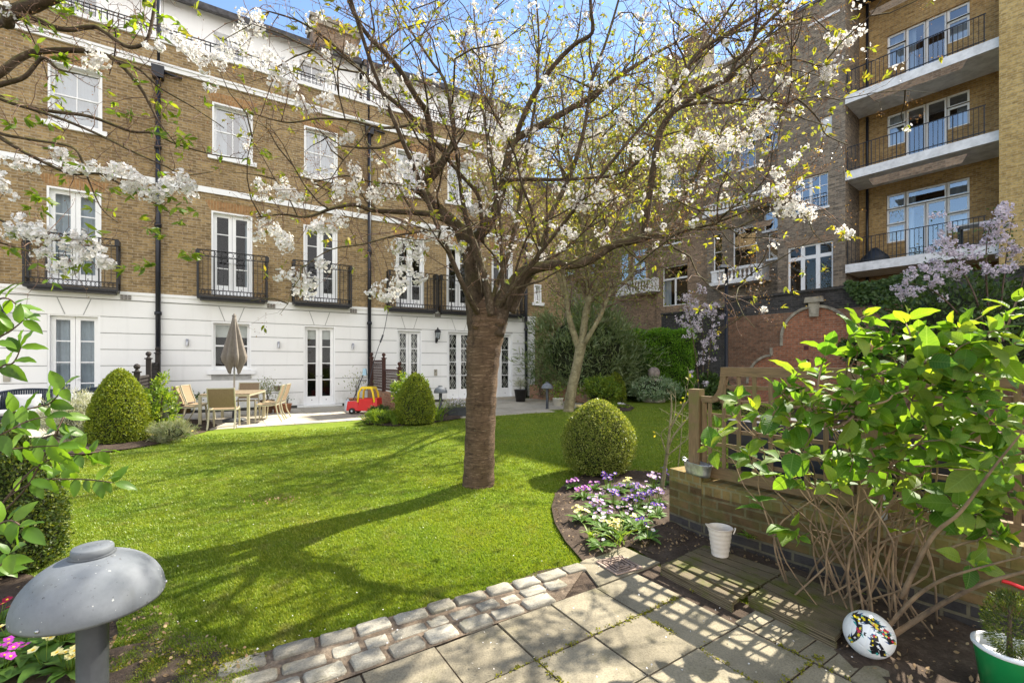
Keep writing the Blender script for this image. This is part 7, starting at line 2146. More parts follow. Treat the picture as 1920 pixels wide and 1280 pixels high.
chair_at(-.30, -.80, PI/2+.04, 'nearer sling chair on the right side of the dining table')
chair_at(.40, -.82, PI/2-.04, 'farther sling chair on the right side of the dining table')

# closed parasol standing through the table
pr = thing('parasol', 'closed taupe parasol standing through the dining table', 'parasol', (tc.x+.02, tc.y-.05, .035))
mb = MB(); mb.lathe([(.26, 0), (.26, .04), (.24, .07), (.05, .09), (.04, .30)], 24); mb.build('base', M['bollard_pole'], pr)
mb = MB(); mb.tube([(0, 0, .08), (0, 0, 2.58)], .02, 10); mb.build('pole', M['steel'], pr)
mb = MB(); NA, NR = 64, 22; b0 = len(mb.v); ZT, ZB = 2.62, 1.60
for i in range(NR+1):
    f = i/NR
    for j in range(NA):
        a = 2*PI*j/NA; fold = math.cos(a*8)                        # eight hanging folds
        if f < .78:
            g_ = f/.78; r_ = .04 + .20*g_**1.15; z = ZT - (ZT-ZB)*g_; r_ *= 1 + .26*fold*min(1, g_*3); z += .06*max(0, -fold)*g_
        else:
            g_ = (f-.78)/.22; r_ = .24*(1+.26*fold) - .10*g_*(1+.4*fold) ; z = ZB - .06*max(0, fold)*(1-g_) + .06*max(0, -fold)*(1-g_) - .42*g_*(.75+.25*math.cos(a*4+1))
        mb.v.append((r_*math.cos(a), r_*math.sin(a), z))
for i in range(NR):
    for j in range(NA):
        j2 = (j+1) % NA; mb.f.append([b0+i*NA+j, b0+i*NA+j2, b0+(i+1)*NA+j2, b0+(i+1)*NA+j]); mb.uv.append([(0, 0)]*4); mb.m.append(0); mb.sm.append(True)
mb.f.append([b0+j for j in range(NA)][::-1]); mb.uv.append([(0, 0)]*NA); mb.m.append(0); mb.sm.append(False)
mb.build('canopy', M['canopy'], pr)
mb = MB(); mb.lathe([(.05, 2.62), (.05, 2.65), (.02, 2.67), (.02, 2.69), (0, 2.70)], 16); mb.build('finial', M['canopy'], pr)

# rope sofa and armchair
def rope_seat(name, label, loc, rz, w, cushions, cat):
    t = thing(name, label, cat, loc, rz, 'navy rope garden seats')
    dp = .78; arc_ = []
    for i in range(33):
        a = PI*(i/32); x = -w/2*math.cos(a); y = -dp*.30 + dp*.78*math.sin(a)**.55
        arc_.append((x, y))
    def arch_h(i): return .50 + .36*math.sin(PI*i/32)**.8
    mb = MB()
    for i in range(len(arc_)-1):
        for f in (.25, .75):
            x = arc_[i][0]*(1-f)+arc_[i+1][0]*f; y = arc_[i][1]*(1-f)+arc_[i+1][1]*f
            mb.beam((x*.97, y*.97, .27), (x*1.03, y*1.03, arch_h(i+f)), .032, .014, (x, y, 0))
    mb.build('rope_back', M['rope'], t)
    mb = MB(); mb.tube([(x*1.03, y*1.03, arch_h(i)) for i, (x, y) in enumerate(arc_)], .022, 8); mb.tube([(x*.97, y*.97, .27) for x, y in arc_], .018, 8)
    mb.box(-w/2*.95, w/2*.95, -dp*.32, dp*.30, .25, .28)
    mb.build('frame', M['rope'], t)
    for sx in (-1, 1):
        for yy in (-dp*.3, dp*.36):
            mb = MB(); mb.tube([(sx*(w/2-.06 if yy < 0 else w/2-.2), yy, .27), (sx*(w/2-.04 if yy < 0 else w/2-.17), yy*1.02, 0)], .02, 8); mb.build('leg', M['rope'], t)
    def pillow(name, c, sx, sy, sz, rx=0.0):
        mb = MB(); n = 8; b = len(mb.v)
        for k in (-1, 1):
            for i in range(n+1):
                for j in range(n+1):
                    u = i/n*2-1; v = j/n*2-1; p = (1-u**4)*(1-v**4)
                    q = Matrix.Rotation(rx, 3, 'X') @ Vector((u*sx, v*sy, k*sz*(.25+.75*p**.5)))
                    mb.v.append((c[0]+q.x, c[1]+q.y, c[2]+q.z))
        m = (n+1)**2
        for k in (0, 1):
            for i in range(n):
                for j in range(n):
                    f = [b+k*m+i*(n+1)+j, b+k*m+(i+1)*(n+1)+j, b+k*m+(i+1)*(n+1)+j+1, b+k*m+i*(n+1)+j+1]
                    mb.f.append(f if k else f[::-1]); mb.uv.append([(0, 0)]*4); mb.m.append(0); mb.sm.append(True)
        ring = [i for i in range(n+1)] + [(n)+(n+1)*j for j in range(1, n+1)]
        edge = [(i, 0) for i in range(n)] + [(n, j) for j in range(n)] + [(i, n) for i in range(n, 0, -1)] + [(0, j) for j in range(n, 0, -1)]
        for q in range(len(edge)):
            (i1, j1), (i2, j2) = edge[q], edge[(q+1) % len(edge)]
            a1, a2 = b+i1*(n+1)+j1, b+i2*(n+1)+j2
            mb.f.append([a1, a2, a2+m, a1+m]); mb.uv.append([(0, 0)]*4); mb.m.append(0); mb.sm.append(True)
        return mb.build(name, M['cushion'], t)
    pillow('seat_cushion', (0, -.0, .36), w/2*.88, dp*.30, .075)
    for i in range(cushions):
        x = (i-(cushions-1)/2)*w*.42; pillow('back_cushion', (x, dp*.12, .58), .23, .18, .06, R(64))
    return t
c = P(20, 800, 9.9); rope_seat('garden_sofa', 'navy rope garden sofa with pale grey cushions at the far left', (c.x+.0, c.y+.3, .035), HA.ang()+.05, 1.55, 3, 'sofa')
c = P(150, 800, 10.6); rope_seat('garden_armchair', 'navy rope armchair half hidden behind the silver lavender', (c.x, c.y+.1, .035), HA.ang()-.5, 1.0, 1, 'armchair')

# lattice screens with ball finials
def screen(name, label, base, dirv, posts, mats, gap, lowwall=False):
    rz = math.atan2(dirv.y, dirv.x); t = thing(name, label, 'trellis screen', (base.x, base.y, .03), rz)
    for x, zt in posts:
        mb = MB(); mb.box(x-.05, x+.05, -.05, .05, 0, zt-.22); mb.box(x-.075, x+.075, -.075, .075, zt-.22, zt-.19)
        mb.lathe([(.05, zt-.19), (.03, zt-.16), (.03, zt-.15)] + [(.06*math.cos(a), zt-.09+.06*math.sin(a)) for a in [-PI/2*.8 + PI*.9*i/10 for i in range(11)]], 14, (x, 0, 0))
        mb.build('post', mats, t)
    for (xa, za), (xb, zb) in zip(posts[:-1], posts[1:]):
        zt = min(za, zb) - .30 if not lowwall else min(za, zb)-.26; z0_ = .62 if lowwall else .25
        fr = MB(); rect_frame(fr, xa+.05, xb-.05, z0_, zt, -.02, .02, .05); o = fr.build('lattice_panel', mats, t)
        la_ = MB(); x = xa+.1+gap
        while x < xb-.1: la_.box(x-.012, x+.012, -.010, .0, z0_+.05, zt-.05); x += gap
        z = z0_+.05+gap
        while z < zt-.05: la_.box(xa+.1, xb-.1, .0005, .010, z-.012, z+.012); z += gap
        la_.build('lattice', mats, o)
    return t
p2 = HC.p0; dv = Vector((.525, -.851))
sc1 = screen('lattice_screen', 'reddish brown lattice screen with ball finials beside the yew cone', p2, dv, [(.38, 1.86), (1.87, 1.82), (3.48, 1.53)], M['brown_wood'], .085, True)
mb = MB(); mb.box(.3, 3.6, -.11, .11, 0, .55); o = mb.build('low_wall', M['planter_brick'], loc=(p2.x, p2.y, .03), rz=math.atan2(dv.y, dv.x)); tag(o, 'short low brick wall under the reddish brown lattice screen', 'wall')
dv2 = Vector((.54, -.842))
screen('lattice_screen', 'charcoal lattice screen with ball finials behind the big yew dome', HB.p0, dv2, [(.25, 1.95), (2.15, 1.78), (4.0, 1.48)], M['dark_wood'], .085)

# toy car
c = PX(685, 779, .25); tcar = thing('toy_car', 'red and yellow ride-in plastic toy car beside the brown screen', 'toy car', (c.x, c.y, .035), R(176))
def soft(mb, x0, x1, y0, y1, z0, z1, k=.82):
    mb.obox(((x0+x1)/2, (y0+y1)/2, (z0+z1)/2), ((x1-x0)/2, 0, 0), (0, (y1-y0)/2, 0), (0, 0, (z1-z0)/2), 0, k)
mb = MB(); soft(mb, .12, .48, -.21, .21, .10, .36, .84); soft(mb, -.40, .14, -.22, .22, .10, .24, .98); soft(mb, -.42, -.30, -.21, .21, .24, .46, .9)
for s in (-1, 1): soft(mb, -.30, .12, s*.19-.025, s*.19+.025, .24, .44, .95)
mb.build('body', M['red_plastic'], tcar, bevel=.03, bseg=3)
mb = MB()
for x in (-.34, .14):
    for s in (-1, 1): mb.tube([(x, s*.19, .34), (x*.86, s*.185, .62), (x*.6-.03, s*.15, .74)], .032, 8)
mb.obox((-.10, 0, .75), (.20, 0, 0), (0, .18, 0), (0, 0, .03), 0, .8); mb.build('roof', M['yellow_plastic'], tcar, bevel=.015, bseg=2)
for x in (-.28, .30):
    for s in (-1, 1):
        mb = MB(); y = s*.215
        ring = [(math.cos(a), math.sin(a)) for a in [2*PI*i/18 for i in range(18)]]
        for (r0, y0), (r1, y1) in (((.09, -.03), (.09, .03)), ((.09, .03), (.05, .034)), ((.05, .034), (.001, .034)), ((.001, -.034), (.09, -.03))):
            for i in range(18):
                a, b = ring[i], ring[(i+1) % 18]; mb.face([(x+a[0]*r0, y+y0, .09+a[1]*r0), (x+b[0]*r0, y+y0, .09+b[1]*r0), (x+b[0]*r1, y+y1, .09+b[1]*r1), (x+a[0]*r1, y+y1, .09+a[1]*r1)], None, 0, True)
        w = mb.build('wheel', M['black_plastic'], tcar)
        mb = MB(); mb.lathe([(.001, 0), (.032, 0), (.03, .006), (.001, .008)], 12); hb_ = mb.build('hub', M['grey_plastic'], w); hb_.location = (x, y+s*.036, .09); hb_.rotation_euler = (R(-90)*s, 0, 0)
# jug, hose cane, toy mower
def pot_prof(r0, r1, h, rim=.02, th=.012): return [(r0*.6, 0), (r0, 0), (r1, h-rim), (r1+.012, h-rim), (r1+.012, h), (r1-th, h), (r1-th*1.5, h-.04), (0, h-.04)]
c = G(649, 772); t = thing('water_jug', 'pale grey plastic water container left of the toy car', 'water container', (c.x, c.y+.15, .035))
mb = MB(); mb.lathe([(.10, 0), (.105, .02), (.105, .24), (.07, .30), (.04, .31), (.04, .34), (0, .34)], 18); mb.build('body', M['grey_plastic'], t)
mb = MB(); mb.tube([(.06, 0, .30), (.0, -.0, .40), (-.06, 0, .30)], .008, 6); mb.build('handle', M['iron'], t)
t = thing('toy_mower', 'push toy with a long grey handle leaning by the drainpipe', 'push toy', tuple(P(660, 755, 14.2)))
mb = MB(); mb.tube([(0, 0, 0), P(681, 703, 14.7) - P(660, 755, 14.2)], .014, 8); mb.tube([P(672, 713, 14.6) - P(660, 755, 14.2), P(688, 713, 14.6) - P(660, 755, 14.2)], .014, 8); mb.build('handle', M['bollard_pole'], t)
mb = MB(); mb.obox(P(684, 697, 14.8)-P(660, 755, 14.2), (.06, 0, 0), (0, .06, 0), (0, 0, .11), 0, .7); mb.build('grip', M['blue_plastic'], t, bevel=.01)
mb = MB(); mb.lathe([(.05, -.05), (.09, -.02), (.09, .03), (.05, .06)], 14); mb.build('drum', M['black_plastic'], t)
t = thing('washing_line', 'thin cable hanging slack down the white wall right of the drainpipe', 'cable', (0, 0, 0))
pts = [P(728, 578, 16.2), P(722, 612, 16.0), P(716, 634, 15.7), P(708, 655, 15.2), P(700, 682, 14.9), P(692, 715, 14.6), P(680, 740, 14.4)]
line, _ = catmull(pts, [1]*7, 4); mb = MB(); mb.tube(line, .011, 6); mb.tube([P(718, 628, 15.8), P(716, 634, 15.7), P(713, 641, 15.6)], .03, 8); mb.build('cable', M['bollard_pole'], t)

# pots
def potted(label, loc, r0, r1, h, mat, plant=None, seed=1, group='pots by the french doors', cat='plant pot', name='plant_pot'):
    t = thing(name, label, cat, loc, 0, group)
    mb = MB(); mb.lathe(pot_prof(r0, r1, h), 22); mb.build('pot', M[mat], t)
    if plant:
        mat_, n, ls, hh, rr, asp = plant; g = np.random.default_rng(seed)
        p = g.normal(size=(n, 3))*np.array([rr, rr, hh*.35])*.6 + np.array([0, 0, h+hh*.55]); p[:, 2] = np.maximum(p[:, 2], h-.02)
        td = p - np.array([0, 0, h-.1]); leaf_mesh('foliage', p, g.normal(size=p.shape), g.uniform(.6, 1.3, n)*ls, M[mat_], t, 'oval', asp, tdir=td*3)
        r_ = random.Random(seed); mb = MB()
        for _ in range(7): mb.tube([(0, 0, h-.05), (r_.gauss(0, rr*.3), r_.gauss(0, rr*.3), h+hh*r_.uniform(.4, .95))], [.006, .003], 5, cap=False)
        mb.build('stems', M['cane_dark'], t)
    return t
c = PX(501, 778, .25); potted('brown pot with a leafy grey shrub behind the right-hand chairs', (c.x, c.y, .035), .13, .19, .38, 'pot_brown', ('grey_herb', 420, .06, .65, .28, .5), 1)
c = G(517, 776); potted('small terracotta pot left of its twin by the white wall', (c.x, c.y+.1, .035), .09, .125, .24, 'terracotta', ('dark_shrub', 12, .03, .12, .05, .4), 2)
c = G(534.5, 775.5); potted('terracotta pot with a few dark seed heads nearest the french doors', (c.x, c.y+.1, .035), .095, .135, .26, 'terracotta', ('dark_shrub', 30, .045, .26, .10, .8), 3)
c = PX(667, 768, .5); potted('brown pot with a thin shrub behind the toy car', (c.x, c.y, .035), .16, .22, .3, 'terracotta', ('grey_herb', 160, .07, .9, .32, .45), 4)
c = PX(346, 778, .3); potted('dark leafy pot plant behind the left-hand chairs', (c.x, c.y, .035), .15, .2, .3, 'pot_brown', ('dark_shrub', 420, .08, .4, .28, .5), 5)
c = G(976, 755); potted('tall black tapered planter with dry grasses by the far french doors', (c.x, c.y+.1, .035), .17, .24, .46, 'pot_black', ('lavender', 260, .16, .36, .16, .12), 6, cat='planter', name='planter')
c = G(862, 783); t = thing('trough_planter', 'grey-green trough of pale flowers right of the daffodil clump', 'planter', (c.x-.05, c.y+.2, .035))
mb = MB(); rect_frame  # noqa
mb.obox((0, 0, .12), (.27, 0, 0), (0, .13, 0), (0, 0, .12), 0, 1.06); mb.build('trough', M['bollard_pole'], t, bevel=.01)
g = np.random.default_rng(9); q = g.normal(size=(900, 3))*np.array([.17, .09, .06]) + np.array([0, 0, .31])
leaf_mesh('foliage', q, g.normal(size=q.shape), g.uniform(.03, .07, 900), M['grey_herb'], t, 'oval', .4)
q = g.normal(size=(260, 3))*np.array([.17, .09, .05]) + np.array([0, -.03, .38]); leaf_mesh('blossom', q, g.normal(size=q.shape), g.uniform(.03, .05, 260), M['fl_white'], t, 'oval', .9)

# brick planter with trellis at the back of the terrace
a = G(993, 748); b = G(1106, 757); dv3 = (b.xy-a.xy).normalized()
bpz = thing('brick_planter', 'low brick planter in front of the big grey-green shrub', 'planter', (a.x, a.y, .03), math.atan2(dv3.y, dv3.x))
Lp = (b.xy-a.xy).length; mb = MB()
mb.box(0, Lp, 0, .22, 0, .56); mb.box(Lp-.22, Lp, .221, 1.6, 0, .56); mb.box(0, .22, .221, 1.6, 0, .56)
mb.build('brickwork', M['planter_brick'], bpz, bevel=.006)
mb = MB(); mb.box(.221, Lp-.221, .221, 1.6, .30, .48); mb.build('compost', M['soil'], bpz)
t = thing('lattice_screen', 'dark brown lattice panel standing behind the low brick planter', 'trellis screen', (a.x, a.y, .03), math.atan2(dv3.y, dv3.x))
mb = MB(); rect_frame(mb, .05, Lp-.5, .5, 1.55, 1.62, 1.66, .06); x = .2
while x < Lp-.6: mb.box(x-.012, x+.012, 1.63, 1.64, .56, 1.49); x += .13
z = .66
while z < 1.48: mb.box(.11, Lp-.56, 1.641, 1.652, z-.012, z+.012); z += .13
mb.build('lattice_panel', M['brown_wood'], t)
c = P(1046, 762, 15.6); t = thing('plant_pot', 'small cream pot standing before the low brick planter', 'plant pot', (c.x, c.y, .035)); mb = MB(); mb.lathe(pot_prof(.16, .18, .26), 18); mb.build('pot', M['cream'], t)
g = np.random.default_rng(19); q = g.normal(size=(160, 3))*np.array([.08, .08, .18]) + np.array([0, 0, .45]); leaf_mesh('foliage', q, g.normal(size=q.shape), g.uniform(.05, .1, 160), M['shrub_leaf'], t, 'oval', .5)

# stone ball on its plinth
c = P(1226, 756, 17.3); t = thing('stone_ball', 'round weathered stone ball on a round plinth before the hedge', 'ornament', (c.x, c.y, .02))
mb = MB(); mb.lathe([(.40, 0), (.42, .02), (.42, .16), (.30, .20), (.24, .30), (.22, .70), (.30, .80), (.32, .86), (.12, .90)], 28); mb.build('plinth', M['stone'], t)
mb = MB(); mb.lathe([(max(.001, .225*math.sin(a)), 1.10-.225*math.cos(a)) for a in [PI*i/18 for i in range(19)]], 32); mb.build('ball', plain('pinkish_stone', (.30, .245, .22), .9, .2, 9, bmp=.3), t)

# lamps and boxes on the white walls
def on_wall(pl, px, py, q=-.022):
    s, z = pl.S(px, py, q); p = pl.p0 + pl.d*s + pl.n*q; return (p.x, p.y, z), pl.ang()
def wall_lamp(label, px, py, pl=HB):
    loc, rz = on_wall(pl, px, py, -.0205); t = thing('wall_lamp', label, 'wall lamp', loc, rz, 'small steel up-down lamps on the white wall')
    mb = MB(); mb.box(-.035, .035, -.02, -.001, -.07, .07); mb.build('back_plate', M['steel'], t)
    mb = MB(); mb.lathe([(.034, -.10), (.034, .10), (.028, .10), (.028, .06), (0, .06)], 16, (0, -.056, 0)); mb.build('barrel', M['steel'], t)
wall_lamp('small steel up-down lamp left of the parasol on the white wall', 351, 642)
wall_lamp('small steel up-down lamp between the parasol window and french doors', 522, 646.5)
wall_lamp('small steel up-down lamp just left of the right-hand downpipe', 661, 649)
loc, rz = on_wall(HB, 521, 727, -.0205); t = thing('wall_vent', 'dark brown vent box low on the white wall above the terracotta pots', 'vent', loc, rz)
mb = MB(); mb.prism([(-.11, .07), (.11, .07), (.11, -.03), (.06, -.08), (-.06, -.08), (-.11, -.03)], -.09, -.001); mb.build('cowl', plain('brown_vent', (.10, .06, .045), .6), t, bevel=.01)
def lantern(label, px, py, pl, sc_=1.0):
    loc, rz = on_wall(pl, px, py, -.022); t = thing('wall_lantern', label, 'lantern', loc, rz)
    mb = MB(); k = sc_
    mb.tube([(0, -.001, -.18*k), (0, -.06*k, -.24*k), (0, -.14*k, -.22*k), (0, -.16*k, -.16*k)], .012*k, 8); mb.box(-.035*k, .035*k, -.012, -.001, -.28*k, -.10*k)
    mb.lathe([(.05*k, -.17*k), (.062*k, -.15*k), (.09*k, .06*k), (.10*k, .07*k), (.12*k, .075*k), (.09*k, .13*k), (.03*k, .17*k), (.03*k, .19*k), (.012*k, .22*k), (0, .24*k)][-7:], 8, (0, -.16*k, 0), smooth=False)
    for i in range(6):
        a = 2*PI*i/6; mb.tube([(.06*k*math.cos(a), -.16*k+.06*k*math.sin(a), -.15*k), (.092*k*math.cos(a), -.16*k+.092*k*math.sin(a), .07*k)], .007*k, 5)
    mb.lathe([(0, -.17*k), (.065*k, -.165*k), (.065*k, -.148*k), (0, -.148*k)], 8, (0, -.16*k, 0))
    mb.build('frame', M['iron'], t)
    mb = MB(); mb.lathe([(.056*k, -.147*k), (.085*k, .066*k)], 6, (0, -.16*k, 0), smooth=False); mb.build('glass', M['glass'], t)
lantern('black carriage lantern on the white wall between the lattice-grilled doors', 818, 627, HC, 1.15)
lantern('old brown lantern on the white wall at the left edge of the photo', 6, 592, HA, 1.0)
def wallbox(label, px, py, pl, name='intercom', cat='intercom', w=.06, h=.12):
    loc, rz = on_wall(pl, px, py, -.0205); t = thing(name, label, cat, loc, rz)
    mb = MB(); mb.box(-w, w, -.035, -.001, -h, h); mb.build('housing', plain('intercom_metal', (.36, .34, .28), .45, .1, 8, metal=.4), t, bevel=.006)
    mb = MB(); mb.lathe([(0, 0), (.022, 0), (.018, .012), (0, .016)], 12); o = mb.build('button', M['black_plastic'], t); o.location = (0, -.036, h*.35); o.rotation_euler = (R(90), 0, 0)
wallbox('small metal intercom box under the black carriage lantern', 816.5, 698, HC)
wallbox('small metal intercom box on the white wall above the rope sofa', 13, 706, HA)

# cream pail on the decking
c = G(1356, 1046, .085); t = thing('pail', 'cream enamelled pail of soil standing on the mossy decking', 'pail', (c.x, c.y+.05, .086), R(-20))
mb = MB(); H_ = .205
prof = [(.0, .004), (.054, .0), (.058, .006)] + [(.058+.024*f + .0016*math.sin(f*38), .006+(H_-.012)*f) for f in [i/22 for i in range(23)]] + [(.087, H_), (.086, H_+.004), (.080, H_), (.074, H_-.05)]
mb.lathe(prof, 36); o = mb.build('bucket', M['pail'], t)
for i, v in enumerate(o.data.vertices):                          # pouring lip on the left side
    if v.co.z > H_-.03:
        a = math.atan2(v.co.y, v.co.x); d = abs((a-PI+PI) % (2*PI)-PI); d = abs(abs(a)-PI)
        if d < .5: k = (1-d/.5)*(v.co.z-(H_-.03))/.03; v.co.x *= 1+.16*k; v.co.z += .012*k
mb = MB(); mb.lathe([(0, .15), (.04, .158), (.073, .150)], 18); mb.build('soil', M['soil'], t)
mb = MB(); mb.tube([Vector((.084, .0, H_-.03)) + Vector((.018*math.sin(a), .03*math.cos(a), .035*math.sin(a))) for a in [PI*i/10 for i in range(11)]], .0045, 8); mb.build('handle', M['pail'], t)
# galvanised trough on the pier
a = P(1287, 872, 4.02); b = P(1326, 888, 3.78)
dv4 = (b.xy-a.xy).normalized(); L4 = (b.xy-a.xy).length
t = thing('galvanised_trough', 'small galvanised oval trough on top of the brick pier', 'trough', ((a.x+b.x)/2+.0, (a.y+b.y)/2-.02, PH+.001), math.atan2(dv4.y, dv4.x))
mb = MB()
def oval(rx, ry, z, n=32): return [(math.copysign(abs(math.cos(2*PI*i/n))**.6, math.cos(2*PI*i/n))*rx, math.copysign(abs(math.sin(2*PI*i/n))**.9, math.sin(2*PI*i/n))*ry, z) for i in range(n)]
rings = [oval(.001, .001, .002), oval(.125, .045, .0), oval(.132, .050, .02), oval(.133, .051, .024), oval(.136, .053, .045), oval(.148, .060, .100), oval(.150, .062, .104), oval(.147, .059, .106), oval(.138, .052, .05), oval(.12, .042, .012), oval(.001, .001, .012)]
b0 = 0
for r in rings: mb.v.extend(r)
for i in range(len(rings)-1):
    for j in range(32):
        j2 = (j+1) % 32; mb.f.append([i*32+j, i*32+j2, (i+1)*32+j2, (i+1)*32+j]); mb.uv.append([(0, 0)]*4); mb.m.append(0); mb.sm.append(True)
mb.build('trough_body', M['galv'], t)
for s in (-1, 1):
    mb = MB(); mb.tube([(s*(.148+.022*math.sin(q)), .028*math.cos(q), .088+.03*math.sin(q)) for q in [PI*i/10 for i in range(11)]], .003, 6); mb.build('ring_handle', M['galv'], t)

# the ball
br = .108; c = P(1629, 1205, 2.30); bl = thing('football', 'white ball with black blue and yellow graphic patches lying under the hydrangea', 'ball', (c.x, c.y, br+.022))
mb = MB(); mb.lathe([(max(.0005, br*math.sin(a)), -br*math.cos(a)) for a in [PI*i/32 for i in range(33)]], 48)
m_, nt, bs = new_mat('ball_skin'); bs.inputs['Base Color'].default_value = (.84, .84, .82, 1); bs.inputs['Roughness'].default_value = .35
vo = nt.nodes.new('ShaderNodeTexVoronoi'); vo.feature = 'DISTANCE_TO_EDGE'; vo.inputs['Scale'].default_value = 11
nt.links.new(coords(nt, 'Object'), vo.inputs['Vector']); bump(nt, bs, maprange(nt, vo.outputs['Distance'], 0, .06), .35, .004)
mb.build('skin', m_, bl)
view = (Vector((0, 0, EYE)) - Vector(bl.location)).normalized(); bxx = Vector((0, 0, 1)).cross(view).normalized(); byy = view.cross(bxx)
pal = [plain('ball_black', (.012, .012, .014), .35), plain('ball_yellow', (.80, .62, .02), .35), plain('ball_blue', (.02, .07, .22), .35), plain('ball_teal', (.05, .38, .34), .35), plain('ball_red', (.62, .03, .06), .35), plain('ball_white', (.84, .84, .82), .35)]
mb = MB()
def decal(poly, m, lift=.0008, ang=0.0, off=(0, 0), s=1.0):
    """A flat outline laid on the sphere (unit square of the visible disc)."""
    q = []
    for u, v in poly:
        u, v = (u*math.cos(ang)-v*math.sin(ang))*s+off[0], (u*math.sin(ang)+v*math.cos(ang))*s+off[1]
        l = math.hypot(u, v); l2 = min(l, .98); u, v = (u*l2/l, v*l2/l) if l > 0 else (u, v)
        q.append((bxx*u + byy*v + view*math.sqrt(max(0, 1-u*u-v*v)))*(br+lift))
    mb.face(q, [(0, 0)]*len(q), m)
def strip(path, w, m, lift):
    for (ua, va), (ub, vb) in zip(path[:-1], path[1:]):
        d = Vector((ub-ua, vb-va)); n_ = Vector((-d.y, d.x)).normalized()*w/2
        for k_ in range(4):
            f0, f1 = k_/2-1, k_/2-.5
            decal([(ua+n_.x*f0, va+n_.y*f0), (ub+n_.x*f0, vb+n_.y*f0), (ub+n_.x*f1, vb+n_.y*f1), (ua+n_.x*f1, va+n_.y*f1)], m, lift)
def arcp(cx_, cy_, r, a0, a1, n=10): return [(cx_+r*math.cos(R(a0+(a1-a0)*i/n)), cy_+r*math.sin(R(a0+(a1-a0)*i/n))) for i in range(n+1)]
r_ = random.Random(14)
bands = [(arcp(-.35, -.75, 1.35, 100, 28, 22), .27), (arcp(-1.05, .15, .72, -62, 48, 18), .22), (arcp(.75, 1.0, .75, 205, 262, 12), .22), ([(.18, .0), (.20, -.12), (.22, -.22), (.19, -.34), (.16, -.45), (.20, -.6), (.24, -.72)], .28), ([(.30, -.30), (.38, -.4), (.45, -.5), (.49, -.62), (.52, -.74)], .22)]
for path, w in bands:
    strip(path, w, 0, .0008)
    for (ua, va), (ub, vb) in zip(path[:-1], path[1:]):
        for _ in range(r_.choice((0, 1, 1, 2))):
            f = r_.random(); k = r_.choice((1, 1, 1, 3, 4, 5)); o_ = r_.uniform(-.38, .38)*w; d = Vector((ub-ua, vb-va)); n_ = Vector((-d.y, d.x)).normalized()
            s_ = r_.uniform(.03, .055); a_ = math.atan2(d.y, d.x)
            decal([(-s_, -s_*.8), (s_, -s_*.8), (s_, s_*.8), (-s_, s_*.8)], k, .0013, a_, (ua+d.x*f+n_.x*o_, va+d.y*f+n_.y*o_))
        if r_.random() < .6:
            n_ = Vector((-(vb-va), ub-ua)).normalized(); sg = r_.choice((-1, 1))
            decal([(-.05, 0), (.05, 0), (.12, .12)], r_.choice((2, 3, 0)), .0010, math.atan2(vb-va, ub-ua) + (0 if sg > 0 else PI), ((ua+ub)/2+n_.x*sg*w*.5, (va+vb)/2+n_.y*sg*w*.5))
decal([(-.02, .02), (.18, .02), (.10, .30)], 2, .0010, 0, (.10, -.02)); decal([(-.20, -.07), (.20, -.07), (.20, .07), (-.20, .07)], 0, .0014, -.12, (.02, -.06))
for i in range(6): decal([(-.016, -.026), (.016, -.026), (.016, .026), (-.016, .026)], 5, .0018, -.12, (-.10+i*.046, -.046-i*.0055))
mb.build('printed_patches', pal, bl)

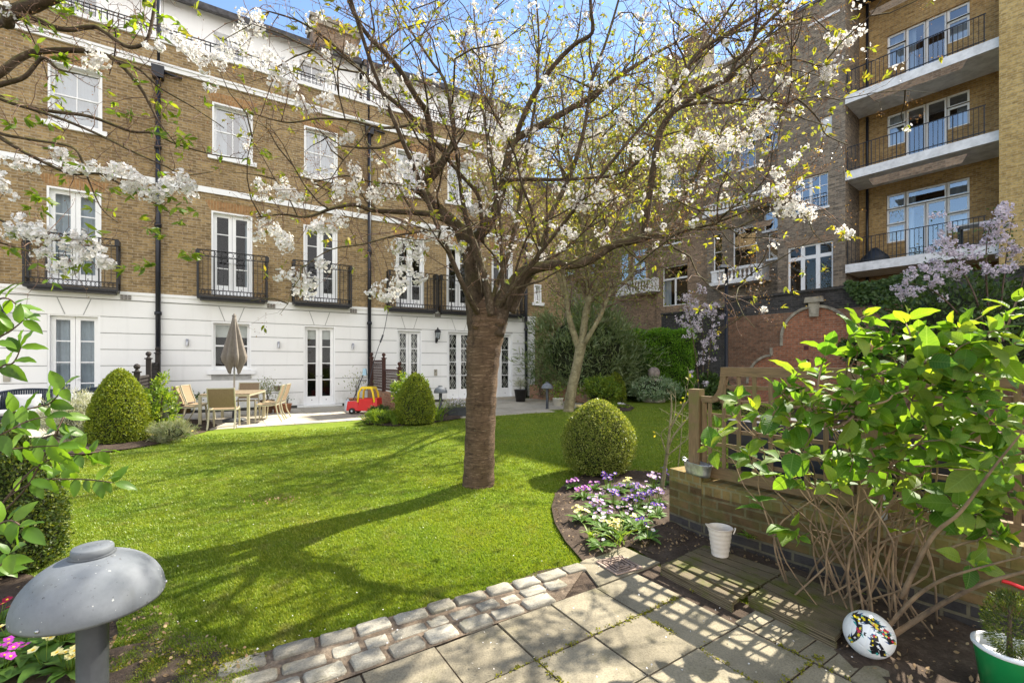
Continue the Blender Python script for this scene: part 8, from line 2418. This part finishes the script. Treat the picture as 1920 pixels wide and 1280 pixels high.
# green pot with a small conifer at the bottom right corner
c = P(1922, 1240, 1.93); t = thing('plant_pot', 'bright green pot with a white rim holding a small dark conifer at the bottom right', 'plant pot', (c.x, c.y+.06, .02))
mb = MB(); mb.lathe([(.06, 0), (.085, 0), (.115, .225), (.115, .23)], 32); mb.build('pot', M['pot_green'], t)
mb = MB(); mb.lathe([(.1155, .222), (.122, .228), (.122, .24), (.112, .243), (.105, .235), (.10, .20), (0, .20)], 32); mb.build('rim', M['paint'], t)
g = np.random.default_rng(23); n = 3200; u = g.normal(size=(n, 3)); u /= np.linalg.norm(u, axis=1, keepdims=True); p = u*g.uniform(.5, 1, (n, 1))**.4*np.array([.085, .085, .14]) + np.array([0, 0, .34])
leaf_mesh('foliage', p, g.normal(size=p.shape), g.uniform(.012, .026, n), M['dark_box'], t, 'diamond', .22, tdir=u*2+np.array([0, 0, 1.2]))
mb = MB(); mb.tube([(0, 0, .19), (0, 0, .42)], [.012, .005], 6); mb.build('stem', M['cane_dark'], t)
t = thing('hoop_handle', 'glossy red plastic hoop handle just inside the right edge above the green pot', 'handle', (0, 0, 0))
mb = MB(); line, _ = catmull([P(1878, 1088, 2.05), P(1896, 1093, 2.03), P(1915, 1101, 2.01), P(1940, 1106, 2.0), P(1965, 1085, 2.0), P(1985, 1140, 2.0), P(1985, 1290, 2.0), P(1985, 1320, 2.0)], [1]*8, 5); mb.tube(line, .0085, 8); mb.build('hoop', M['red_plastic'], t)
# things on the lowest balcony of the mansion block
s0, _ = RP.S(1640, 470, .9); t = thing('balcony_bag', 'dark slumped bag on the lowest white balcony', 'bag', tuple((RP.p0 + RP.d*s0 + RP.n*.9).to_3d() + Vector((0, 0, 5.402))), RP.ang())
mb = MB(); r_ = random.Random(2)
mb.lathe([(.42, 0), (.48, .08), (.42, .30), (.25, .52), (.1, .66), (0, .68)], 16); mb.v = [(v[0]*(1+.1*math.sin(v[2]*9+v[1]*8)), v[1]*.6, v[2]) for v in mb.v]; mb.build('sack', plain('black_sack', (.02, .025, .035), .4), t)
s0, _ = RP.S(1832, 430, .8); t = thing('balcony_table', 'small dark table with a pale top on the lowest white balcony', 'table', tuple((RP.p0 + RP.d*s0 + RP.n*.8).to_3d() + Vector((0, 0, 5.402))), RP.ang())
mb = MB(); mb.box(-.5, .5, -.3, .3, .86, .91); mb.build('table_top', M['blind'], t)
for sx in (-1, 1):
    for sy in (-1, 1): mb = MB(); mb.box(sx*.42-.03, sx*.42+.03, sy*.24-.03, sy*.24+.03, 0, .859); mb.build('leg', M['iron'], t)
